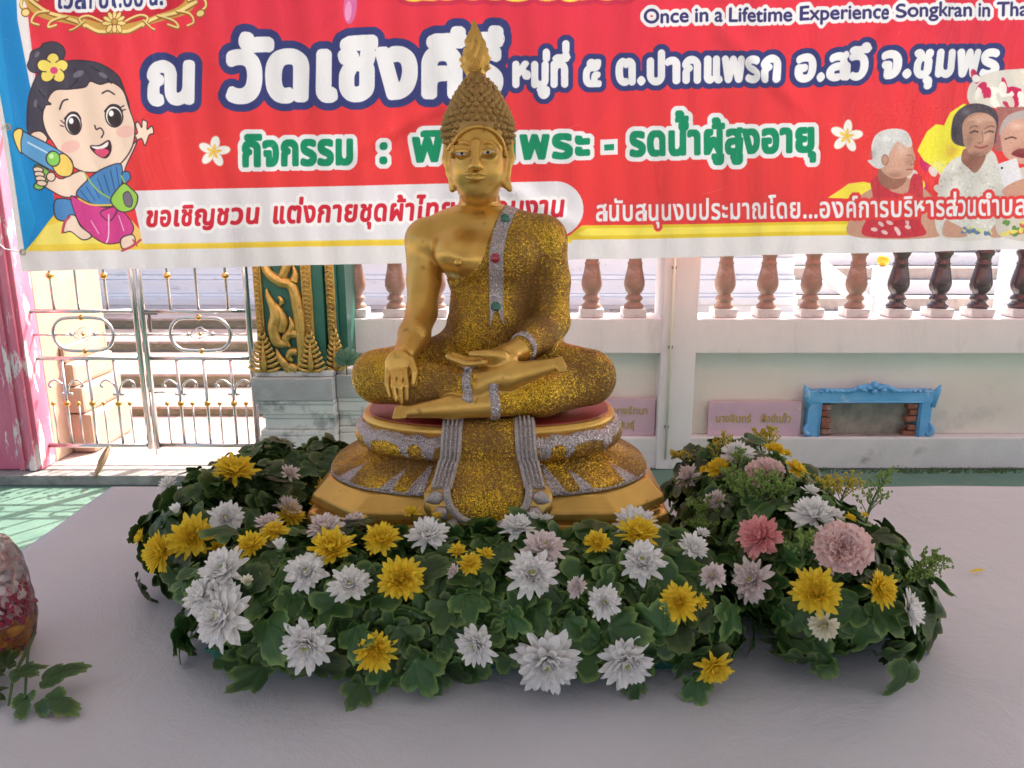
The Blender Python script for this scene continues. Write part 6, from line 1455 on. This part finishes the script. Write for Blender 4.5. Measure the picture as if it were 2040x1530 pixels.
def mum(kind, px, py, rpx, label, ms, tilt=None, full=0, lift=.010, group='chrysanthemums in the flower arrangements'):
    rnd = random.Random(int(px * 31 + py)); p, n = march(px, py, ms, .004 + lift); tocam = (CAM - p).normalized()
    nn = n * .75 + tocam * .45 + Vector((0, 0, .12))
    if tilt: nn = nn.normalized() + Vector((tilt[0], -tilt[2] if len(tilt) > 2 else 0, tilt[1]))
    r = rpx * (p - CAM).length / F_PX; m1, m2, nm = KIND[kind]
    t = thing('chrysanthemum', label, 'flower', p, group); t.rotation_euler = frame(nn, Vector((rnd.uniform(-1, 1), rnd.uniform(-1, 1), 1)), rnd.uniform(0, 6.28)).to_euler(); t.scale = (r,) * 3
    pm = petal_meshes(nm, m1)
    rings = [(20, 1.0, 2, -.04), (19, .90, 12, .0), (15, .78, 20, .02)] if rpx < 60 else [(24, 1.0, -6, -.06), (23, .92, 4, -.02), (20, .82, 14, .02)]
    if rpx < 24: rings = [(12, 1.0, 14, 0)]
    for q, (cnt, L, el, z0) in enumerate(rings):
        for i in range(cnt):
            if rnd.random() < .07: continue
            a = 2 * math.pi * (i + .5 * q + rnd.uniform(-.28, .28)) / cnt; o = bpy.data.objects.new('petal', rnd.choice(pm)); COL.objects.link(o); o.parent = t
            l = L * rnd.uniform(.80, 1.12) * .92
            Mx = Matrix.Rotation(a, 4, 'Z') @ Matrix.Translation((0, .06, z0)) @ Matrix.Rotation(R(el + rnd.uniform(-14, 16)), 4, 'X') @ Matrix.Rotation(R(rnd.uniform(-16, 16)), 4, 'Y') @ Matrix.Diagonal((rnd.uniform(.78, 1.05) * (1.15 if kind != 'y' else 1), l, l, 1)); o.matrix_local = Mx
    key = (nm, rnd.randint(0, 2))
    if key not in INNER: INNER[key] = inner_mesh(m1, hash(key[1]) + 5, 4)
    o = link('inner_petals', INNER[key], None, t); o['kind'] = 'stuff'; o.location = (0, 0, .02)
    o = link('flower_centre', eye_mesh(nm, m2), None, t); o.location = (0, 0, .10); o.scale = (1.05, 1.05, 1.1)
    # calyx and stem running down into the foam
    mb = MB(); mb.lathe([(.03, -.62), (.035, -.2), (.16, -.10), (.20, -.02), (.05, .02)], 8); mb.build('stem', M_stem, t, True)
    return t
def bud(px, py, rpx, label, ms, mtl):
    p, n = march(px, py, ms, .016); r = rpx * (p - CAM).length / F_PX; t = thing('flower_bud', label, 'flower bud', p, 'flower buds'); nn = n + Vector((0, 0, .7)); t.rotation_euler = frame(nn, Vector((1, 0, 0))).to_euler(); t.scale = (r,) * 3
    for i in range(8):
        a = 2 * math.pi * i / 8; v, f = petal_geo(1.7, .85, .45, -.42, 0, 0, .5); o = obj_from('petal', v, f, mtl, t, True); o.matrix_local = Matrix.Rotation(a, 4, 'Z') @ Matrix.Translation((0, .30, -.6)) @ Matrix.Rotation(R(88 + 4 * (i % 2)), 4, 'X')
    MB().lathe([(.10, -2.6), (.12, -1.2), (.55, -.85), (.74, -.3), (.62, -.1), (.2, -.2)], 12).build('calyx', M_stem, t, True)
    return t
def carnation(px, py, rpx, label, ms):
    rnd = random.Random(int(px)); p, n = march(px, py, ms, .006); r = .80 * rpx * (p - CAM).length / F_PX; t = thing('carnation', label, 'flower', p, 'pink carnations'); nn = n * .8 + (CAM - p).normalized() * .5
    t.rotation_euler = frame(nn, Vector((0, 0, 1))).to_euler(); t.scale = (r,) * 3
    for ring_, (cnt, L, el) in enumerate(((9, 1.0, 8), (9, .88, 24), (8, .74, 40), (7, .58, 56), (5, .42, 72))):
        for i in range(cnt):
            a = 2 * math.pi * (i + rnd.random() * .5 + .5 * ring_) / cnt; v = []; NJ, NI = 7, 12; ph = rnd.random() * 6
            for j in range(NJ + 1):
                u = j / NJ
                for k in range(NI + 1):
                    w = (k / NI - .5) * 2; sp = .62 * u ** .8
                    y = L * u * (1 - .12 * w * w) + .035 * math.sin(w * 17 + ph) * (u > .9); x = math.sin(w * sp) * L * u * 1.15; z = .11 * u * u * math.sin(w * 7 + ph) + .07 * u ** 3 * math.sin(w * 15 + ph * 2) + .06 * u * u
                    v.append((x, y, z))
            f = [(j * (NI + 1) + k, j * (NI + 1) + k + 1, (j + 1) * (NI + 1) + k + 1, (j + 1) * (NI + 1) + k) for j in range(NJ) for k in range(NI)]
            o = obj_from('petal', v, f, M_carn, t, True); o.matrix_local = Matrix.Rotation(a, 4, 'Z') @ Matrix.Translation((0, 0, .03 * ring_)) @ Matrix.Rotation(R(el + rnd.uniform(-8, 8)), 4, 'X')
    MB().lathe([(.03, -.9), (.04, -.5), (.2, -.42), (.22, -.1), (.1, .05)], 10).build('calyx', M_stem, t, True)
arr_f, _ = arrangement('flower_arrangement', 'long low arrangement in front of the statue, white and yellow flowers over a green tray', FRONT, (-.36, .20, .825, .945), 295, 11)
arr_l, _ = arrangement('flower_arrangement', 'rounded leafy arrangement left of the statue, nearest the steel gate', LEFT, (-.45, -.335, .98, 1.25), 210, 12)
arr_r, _ = arrangement('flower_arrangement', 'right hand arrangement with pink flowers and goldenrod sprigs', RIGHT, (.345, .49, .89, 1.27), 290, 13)
A_ = FRONT + LEFT; B_ = RIGHT + FRONT
for args in (
    # left mound
    ('y', 466, 940, 47, 'large yellow chrysanthemum at the very top of the left mound', LEFT, (0, .6)),
    ('b', 576, 944, 22, 'half hidden pale flower right of the topmost yellow one on the left mound', LEFT),
    ('w', 336, 966, 22, 'white flower half hidden behind leaves at the upper left of the left mound', LEFT),
    ('w', 450, 1033, 36, 'white flower between the topmost yellow one and the wide yellow one below it', LEFT),
    ('y', 383, 1070, 46, 'wide yellow chrysanthemum facing forward in the middle of the left mound', LEFT),
    ('y', 321, 1101, 41, 'ragged yellow chrysanthemum low on the outer left of the left mound', LEFT, (-.5, -.2)),
    ('y', 283, 1070, 20, 'small yellow flower seen from the side at the far left edge', LEFT, (-1.2, 0)),
    ('y', 434, 1092, 22, 'small yellow flower tucked behind a leaf right of the wide yellow one', LEFT),
    ('b', 574, 1012, 29, 'pale blush flower behind the left end of the gold base', LEFT, (.2, .8)),
    ('y', 578, 1028, 32, 'yellow flower seen edge on in front of the blush one near the base', LEFT, (.2, .9)),
    ('y', 641, 968, 20, 'yellow flower peeping out against the left corner of the gold base', LEFT, (.8, .4)),
    ('y', 624, 1006, 17, 'little half opened yellow flower beside the left corner of the base', LEFT, (.5, .6)),
    # left end of the front row
    ('y', 501, 1086, 34, 'half open yellow flower above the big white cluster at the left', A_, (-.2, .7)),
    ('b', 534, 1044, 28, 'blush flower tucked behind a yellow one above the left cluster', A_, (0, .8)),
    ('y', 547, 1060, 29, 'yellow flower just above the white bud at the left', A_, (0, .8)),
    ('w', 448, 1138, 50, 'upper flower of the big white cluster at the left', A_, (-.4, .2)),
    ('w', 405, 1185, 44, 'outermost flower of the big white cluster at the left', A_, (-1, .1)),
    ('w', 444, 1228, 64, 'lowest and largest flower of the big white cluster at the left', A_, (-.6, 0)),
    ('w', 609, 1141, 45, 'white flower with green eye right of the big white cluster', FRONT),
    ('y', 662, 1093, 50, 'broad orange yellow flower left of centre in the upper row', FRONT, (-.1, .7)),
    ('b', 648, 1052, 40, 'blush flower rising behind the broad orange yellow one', A_, (0, .7)),
    ('w', 697, 1166, 43, 'cupped white flower left of the central yellow one', FRONT, (0, .35)),
    ('w', 610, 1284, 54, 'long petalled white flower at the lower left above the green tray', FRONT, (-.1, -.35)),
    # middle
    ('y', 760, 1075, 42, 'golden yellow flower left of the white one below the cloth panel', FRONT, (0, .5)),
    ('y', 800, 1155, 52, 'large bright yellow flower in the middle of the front row', FRONT),
    ('y', 747, 1297, 46, 'yellow flower hanging low above the visible green tray', FRONT, (0, -.3)),
    ('w', 852, 1069, 46, 'spiky white flower directly below the left edge of the cloth panel', FRONT, (0, .3)),
    ('b', 706, 1038, 25, 'small blush flower against the gold base at the left', FRONT, (0, .9)),
    ('y', 724, 1036, 14, 'tiny yellow flower in front of the gold base at the left', FRONT, (0, .5)),
    ('y', 820, 1023, 22, 'yellow flower leaning up against the base left of the cloth panel', FRONT, (0, .9)),
    ('y', 872, 1030, 15, 'tiny yellow flower right under the pointed silver leaves', FRONT, (0, .6)),
    ('y', 912, 1101, 23, 'upper flower of the small yellow trio right of centre', FRONT, (0, .5)),
    ('y', 937, 1124, 27, 'lowest flower of the small yellow trio right of centre', FRONT, (-.2, .2)),
    ('y', 966, 1106, 22, 'right flower of the small yellow trio right of centre', FRONT, (.6, .5)),
    ('b', 905, 1140, 20, 'narrow blush flower seen from the side below the small yellow trio', FRONT, (-.8, .2)),
    ('w', 950, 1284, 48, 'narrow white flower in the lower row left of the largest white one', FRONT, (-.5, -.3)),
    ('w', 1030, 1052, 38, 'white flower with drooping petals below the right end of the cloth panel', FRONT, (-.1, .9)),
    ('w', 1060, 1032, 18, 'small white flower touching the gold base right of the cloth panel', FRONT, (0, .8)),
    ('w', 1089, 1036, 19, 'second small white flower touching the gold base right of the cloth panel', FRONT, (.1, .8)),
    ('b', 1084, 1092, 46, 'wide blush flower standing behind a white one with a golden eye', FRONT, (.2, .4)),
    ('w', 1061, 1145, 54, 'round white flower with a golden eye in the middle of the front', FRONT),
    ('b', 1151, 1170, 25, 'blush flower seen from the side left of the star shaped white one', FRONT, (-1, .1)),
    ('w', 1203, 1201, 38, 'star shaped white flower with a green eye right of centre', FRONT),
    ('w', 1089, 1317, 70, 'largest white flower at the bottom of the front row', FRONT, (0, -.35)),
    ('w', 1246, 1317, 58, 'long petalled white flower right of the largest white one', FRONT, (.1, -.35)),
    ('w', 1279, 1121, 50, 'full white flower below the yellow and white pair on the right', FRONT, (0, .15)),
    ('y', 1190, 1082, 32, 'orange yellow flower beside the big pointed leaf', FRONT, (0, .5)),
    ('w', 1266, 1044, 50, 'broad white flower seen edge on against the right of the base', FRONT, (.1, .9)),
    ('y', 1272, 1064, 46, 'flat yellow flower in front of the broad edge on white one', FRONT, (.1, .75)),
    ('y', 1353, 1201, 42, 'crumpled yellow flower half covered by round leaves on the right', FRONT, (-.2, 0)),
    ('y', 1393, 1200, 20, 'small yellow flower peeping out behind a round leaf on the right', FRONT, (.8, 0)),
    ('y', 1421, 1330, 38, 'yellow flower at the lowest right corner of the front row', FRONT, (.1, -.3)),
    ('w', 1381, 1092, 35, 'white flower between the front row and the right arrangement', B_, (.3, .3)),
    ('w', 1399, 1064, 18, 'small white flower under the feathery green sprigs', B_, (.2, .5)),
    ('b', 1421, 1148, 30, 'blush flower seen edge on left of the cream one', B_, (-.8, .2)),
    # right arrangement
    ('y', 1431, 934, 28, 'yellow flower at the upper left of the right arrangement', RIGHT, (-.3, .4)),
    ('y', 1403, 938, 13, 'tiny yellow flower at the upper left edge of the right arrangement', RIGHT, (-.5, .5)),
    ('w', 1470, 907, 38, 'white flower at the very top of the right arrangement', RIGHT, (0, .6)),
    ('b', 1372, 951, 30, 'blush flower at the left shoulder of the right arrangement', RIGHT, (-.7, .3)),
    ('y', 1543, 898, 24, 'yellow flower topmost on the right arrangement beneath a sprig', RIGHT, (0, .7)),
    ('y', 1584, 935, 25, 'yellow flower at the upper right shoulder of the right arrangement', RIGHT, (.6, .3)),
    ('y', 1566, 905, 14, 'tiny yellow flower right of the topmost yellow one', RIGHT, (.3, .7)),
    ('w', 1615, 980, 20, 'small white flower above the wide white one on the right', RIGHT, (.4, .4)),
    ('b', 1426, 999, 27, 'blush flower half covered by feathery green sprigs', RIGHT, (-.4, .4)),
    ('w', 1620, 1027, 46, 'wide white flower above the large pale pink carnation', RIGHT, (0, .6)),
    ('w', 1663, 1028, 22, 'small white flower close to the right of the wide white one', RIGHT, (.5, .6)),
    ('p', 1516, 1071, 50, 'bright coral pink chrysanthemum between the two carnations', RIGHT, (-.1, .1)),
    ('b', 1499, 1157, 45, 'creamy blush flower below the coral pink one', RIGHT),
    ('y', 1626, 1179, 50, 'large yellow flower below the large pale pink carnation', RIGHT),
    ('c', 1641, 1245, 30, 'small cream flower hanging under the large yellow one on the right', RIGHT, (0, -.4)),
    ('y', 1753, 1174, 38, 'yellow flower on the right flank of the right arrangement', RIGHT, (.6, 0)),
    ('w', 1812, 1216, 38, 'white flower seen from the side at the far right edge', RIGHT, (1.1, -.1)),
    ('w', 1806, 1121, 15, 'small white flower under the last sprig at the far right', RIGHT, (.7, .3)),
    ('y', 1694, 1034, 14, 'small yellow flower beside the tall green sprig', RIGHT, (.4, .5)),
    ('y', 1721, 1027, 10, 'tiniest yellow flower at the foot of the tall green sprig', RIGHT, (.4, .5)),
): mum(*args)
carnation(1524, 946, 44, 'pale pink carnation near the top of the right arrangement', RIGHT)
carnation(1679, 1094, 62, 'large pale pink ruffled carnation on the right arrangement', RIGHT)
bud(352, 1018, 11, 'closed white bud among the dark leaves of the left mound', LEFT, M_white)
bud(558, 1090, 13, 'plump white bud at the left below a yellow flower', A_, M_white)
bud(494, 1162, 12, 'greenish cream bud beside the big white cluster', A_, M_cream)
# ---- goldenrod sprigs
M_gy = mat('goldenrod_bud', (.50, .38, .03), (.62, .50, .06), 120, .7); M_gg = mat('green_bud', (.16, .26, .05), (.24, .34, .07), 120, .7)
def tinybud():
    mb = MB(); mb.ball((0, 0, 0), 1, 5, 4, sz=1.35); me = bpy.data.meshes.new('b'); me.from_pydata(mb.v, [], mb.f); return mb
TB = tinybud()
def sprig(px0, py0, px1, py1, label, green, seed, bush=.5, back=.0):
    rnd = random.Random(seed); p0, n = march(px0, py0, RIGHT, -.012)
    Y = p0.y + .012 + back; p1 = at_y(px1, py1, Y); t = thing('goldenrod_sprig', label, 'sprig', p0, 'goldenrod sprigs in the right arrangement')
    d = p1 - p0; L = d.length; side = Vector((rnd.uniform(-.2, .2) * L, 0, 0)); P = [Vector((0, 0, 0)) + d * u + side * math.sin(math.pi * u) * .5 for u in np.linspace(0, 1, 9)]
    MB().tube([-d * .25] + P, [.0016] * 5 + [.0012] * 3 + [.0007] * 2, 6).build('stem', M_stem, t, True)
    st, bd = MB(), MB()
    def buds(c, n_, sp):
        for _ in range(n_):
            q = c + Vector([rnd.uniform(-sp, sp) for _ in range(3)]); r = rnd.uniform(.0009, .0017); bd.add([(Vector(v_) * r + q) for v_ in TB.v], TB.f)
    nb = int(7 + L * 110)
    for i in range(nb):
        u = .22 + .76 * i / nb; c = P[0] + d * u + side * math.sin(math.pi * u) * .5; a = i * 2.4 + rnd.random(); l = (.010 + .026 * bush) * (1.15 - u) * rnd.uniform(.7, 1.2) + .004
        e = Vector((math.cos(a), math.sin(a) * .7, .55 + rnd.uniform(-.3, .3))).normalized() * l + d.normalized() * l * .5; mid = c + e * .55 + Vector((0, 0, l * .12))
        st.tube([c, mid, c + e], [.0006, .0005, .0003], 4, False)
        for k in range(5):
            w = .3 + .7 * k / 4; buds(c + e * w + Vector((0, 0, l * .12 * math.sin(math.pi * w))), 2 + int(bush * 2), .0026)
    buds(P[-1], 6, .003)
    st.build('branchlets', M_stem, t, True)['kind'] = 'stuff'; bd.build('buds', M_gg if green else M_gy, t)['kind'] = 'stuff'
for q in ((1392, 930, 1344, 906, 'yellow goldenrod sprig reaching out at the upper left of the right arrangement', 0, 1, .5, .02), (1412, 932, 1441, 868, 'upright yellow sprig left of the topmost white flower', 0, 2, .5, .02),
          (1534, 912, 1537, 855, 'yellow sprig standing highest at the top of the right arrangement', 0, 3, .5, .03), (1520, 908, 1514, 862, 'shorter yellow sprig left of the highest one', 0, 4, .5, .02), (1468, 960, 1474, 896, 'thin dark tipped sprig over the top white flower', 1, 5, .2, 0),
          (1462, 1030, 1448, 938, 'feathery green sprig standing before the upper carnation', 1, 6, 1.0, 0), (1500, 1026, 1482, 962, 'feathery green sprig left of the upper carnation foot', 1, 7, 1.0, -.01), (1440, 1058, 1396, 1010, 'feathery green sprig leaning left over the blush flower', 1, 8, 1.1, 0), (1452, 1082, 1392, 1050, 'lowest feathery green sprig spreading to the left', 1, 9, 1.1, 0),
          (1518, 1018, 1526, 952, 'green sprig crossing in front of the upper carnation', 1, 10, .9, -.01), (1548, 1020, 1562, 968, 'green sprig right of the upper carnation', 1, 11, .9, -.01), (1655, 1010, 1640, 960, 'bright yellow sprig above the wide white flower', 0, 12, .8, .02), (1672, 1016, 1694, 958, 'bright yellow sprig leaning right above the small white flower', 0, 13, .9, .02),
          (1722, 1058, 1776, 936, 'tall green sprig rising highest on the right side', 1, 14, .45, .0), (1798, 1164, 1866, 1112, 'green sprig pointing right at the far edge', 1, 15, .7, 0), (1790, 1172, 1836, 1150, 'low green sprig under the far right one', 1, 16, .8, 0), (1596, 1130, 1606, 1066, 'green sprig between the coral flower and the large carnation', 1, 17, .6, -.01), (1560, 930, 1640, 985, 'long green sprig trailing over the right shoulder', 1, 18, .4, 0)):
    sprig(*q)
# ---- a few leaves hanging below the front rim
for (px, py, k, s_) in ((722, 1382, 2, .9), (868, 1362, 4, .8), (1378, 1372, 1, .9), (1262, 1372, 5, .7)):
    p = at_z(px, py - 22, TZ + .022); l = bpy.data.objects.new('leaf', LEAVES[k]); COL.objects.link(l); l.parent = arr_f; l.location = p - arr_f.location
    l.rotation_euler = frame(Vector((random.uniform(-.4, .4), -.75, .75)), Vector((random.uniform(-.4, .4), -.6, -.6))).to_euler(); l.scale = (s_ * .78,) * 3
# ---- loose things on the cloth
def loose_petal(px, py, label):
    p = at_z(px, py, TZ + .0022); v, f = petal_geo(.024, .008, .5, .12); o = obj_from('fallen_petal', v, f, M_yel, None, True, p); o.rotation_euler = (0, 0, R(random.uniform(0, 360))); tag(o, label, 'petal')
loose_petal(131, 1406, 'yellow petal fallen beside the cut sprig at the lower left'); loose_petal(1932, 1140, 'yellow petal fallen on the bare cloth at the far right')
cs = thing('leafy_sprig', 'cut leafy green sprig lying in front of the bag of petals', 'sprig', at_z(40, 1400, TZ + .004)); o0 = cs.location
j = at_z(62, 1290, TZ + .006) + Vector((0, 0, .03))
for pts in ([at_z(76, 1300, TZ + .004) + Vector((0, .0, .028)), at_z(62, 1330, TZ) + Vector((0, 0, .026)), at_z(52, 1410, TZ) + Vector((0, 0, .012))], [at_z(62, 1330, TZ) + Vector((0, 0, .026)), at_z(30, 1372, TZ) + Vector((0, 0, .016)), at_z(20, 1420, TZ) + Vector((0, 0, .01))]):
    MB().tube([p - o0 for p in pts], [.0022, .0018, .0015], 7).build('stem', M_stem, cs, True)
for px, py, k, s_, tx, ty, h_ in ((100, 1384, 0, 1.05, 1, .5, .020), (98, 1412, 3, 1.05, 1, -.4, .014), (60, 1405, 6, .8, .4, -1, .012), (24, 1360, 4, .95, -.5, .8, .02), (10, 1400, 1, 1.0, -1, -.2, .014), (40, 1382, 7, .8, .3, .3, .024), (2, 1375, 5, .9, -1, .4, .018)):
    l = bpy.data.objects.new('leaf', LEAVES[k]); COL.objects.link(l); l.parent = cs; l.location = at_z(px - 6, py, TZ) + Vector((0, 0, h_)) - o0; l.rotation_euler = frame(Vector((-.25 * tx, -.35, 1)), Vector((tx, ty, -.05))).to_euler(); l.scale = (s_ * .62, s_ * .92, s_)
# ---- clear bag of petals at the left edge
bag = thing('petal_bag', 'clear plastic bag packed with white, pink and orange petals at the left edge', 'bag', at_z(-8, 1296, TZ)); bo = Vector(bag.location)
def bag_r(a, u): return (.050 * (math.sin(math.pi * min(1, .14 + u * .80)) ** .35)) * (1 + .05 * math.sin(3 * a + 5 * u) + .03 * math.sin(8 * a - 9 * u) + .015 * math.sin(17 * a + 21 * u))
NB, NH, BH = 64, 40, .148; v = []; f = []
for jj in range(NH + 1):
    u = jj / NH
    for k in range(NB): a = 2 * math.pi * k / NB; r = bag_r(a, u) * (1 if u < .98 else .4); v.append((r * math.cos(a), r * math.sin(a), .0015 + BH * u))
f = [(jj * NB + k, jj * NB + (k + 1) % NB, (jj + 1) * NB + (k + 1) % NB, (jj + 1) * NB + k) for jj in range(NH) for k in range(NB)] + [tuple(range(NB))[::-1], tuple(NH * NB + k for k in range(NB))]
mb_ = bpy.data.materials.new('clear_plastic'); mb_.use_nodes = True; nt = mb_.node_tree; nt.nodes.clear(); out = _n(nt, 'ShaderNodeOutputMaterial'); tr = _n(nt, 'ShaderNodeBsdfTransparent'); tr.inputs[0].default_value = (.93, .90, .92, 1); gl = _n(nt, 'ShaderNodeBsdfGlossy'); gl.inputs['Roughness'].default_value = .12; df = _n(nt, 'ShaderNodeBsdfDiffuse'); df.inputs[0].default_value = (.8, .76, .80, 1)
fr = _n(nt, 'ShaderNodeFresnel'); fr.inputs[0].default_value = 1.28; tcn = _n(nt, 'ShaderNodeTexCoord'); nn_ = _n(nt, 'ShaderNodeTexNoise'); nn_.inputs['Scale'].default_value = 45; nn_.inputs['Detail'].default_value = 5; nn_.inputs['Distortion'].default_value = 1.5; nt.links.new(tcn.outputs['Object'], nn_.inputs[0]); bpn = _n(nt, 'ShaderNodeBump'); bpn.inputs['Strength'].default_value = .8; bpn.inputs['Distance'].default_value = .004; nt.links.new(nn_.outputs[0], bpn.inputs['Height'])
for q in (gl, df): nt.links.new(bpn.outputs[0], q.inputs['Normal'])
nt.links.new(bpn.outputs[0], fr.inputs['Normal']); m1_ = _n(nt, 'ShaderNodeMixShader'); m1_.inputs[0].default_value = .03; nt.links.new(tr.outputs[0], m1_.inputs[1]); nt.links.new(df.outputs[0], m1_.inputs[2]); m2_ = _n(nt, 'ShaderNodeMixShader'); nt.links.new(fr.outputs[0], m2_.inputs[0]); nt.links.new(m1_.outputs[0], m2_.inputs[1]); nt.links.new(gl.outputs[0], m2_.inputs[2]); nt.links.new(m2_.outputs[0], out.inputs[0])
obj_from('bag_skin', v, f, mb_, bag, True)
M_or = petal_mat('orange_petal', (.80, .34, .04), (.84, .46, .06)); M_mag = petal_mat('magenta_petal', (.72, .07, .16), (.82, .20, .28))
rnd = random.Random(8)
for nm, m_, zlo, zhi, n_ in (('white_petals', M_white, .074, .142, 150), ('magenta_petals', M_mag, .035, .085, 150), ('orange_petals', M_or, .006, .040, 90), ('blush_petals', M_carn, .03, .135, 130)):
    mbp = MB()
    for _ in range(n_):
        u = rnd.uniform(zlo, zhi) / BH; a = rnd.uniform(0, 6.28); r = bag_r(a, u) * rnd.uniform(.66, .93) - .003; pv, pf = petal_geo(rnd.uniform(.018, .028), .017, .8, .4, 0, 0, .3)
        M = Matrix.Translation((r * math.cos(a) * .9, r * math.sin(a) * .9, u * BH)) @ Euler((rnd.uniform(0, 6.28), rnd.uniform(0, 6.28), rnd.uniform(0, 6.28))).to_matrix().to_4x4() @ Matrix.Translation((0, -.011, 0)) @ Matrix.Diagonal((.85, .8, 1, 1)); mbp.add(pv, pf, M)
    mbp.build(nm, m_, bag, True)['kind'] = 'stuff'
MB().lathe([(.026, .004), (.028, .03), (.025, .07), (.016, .085), (.006, .09)], 20).build('petal_core', M_mag, bag, True)
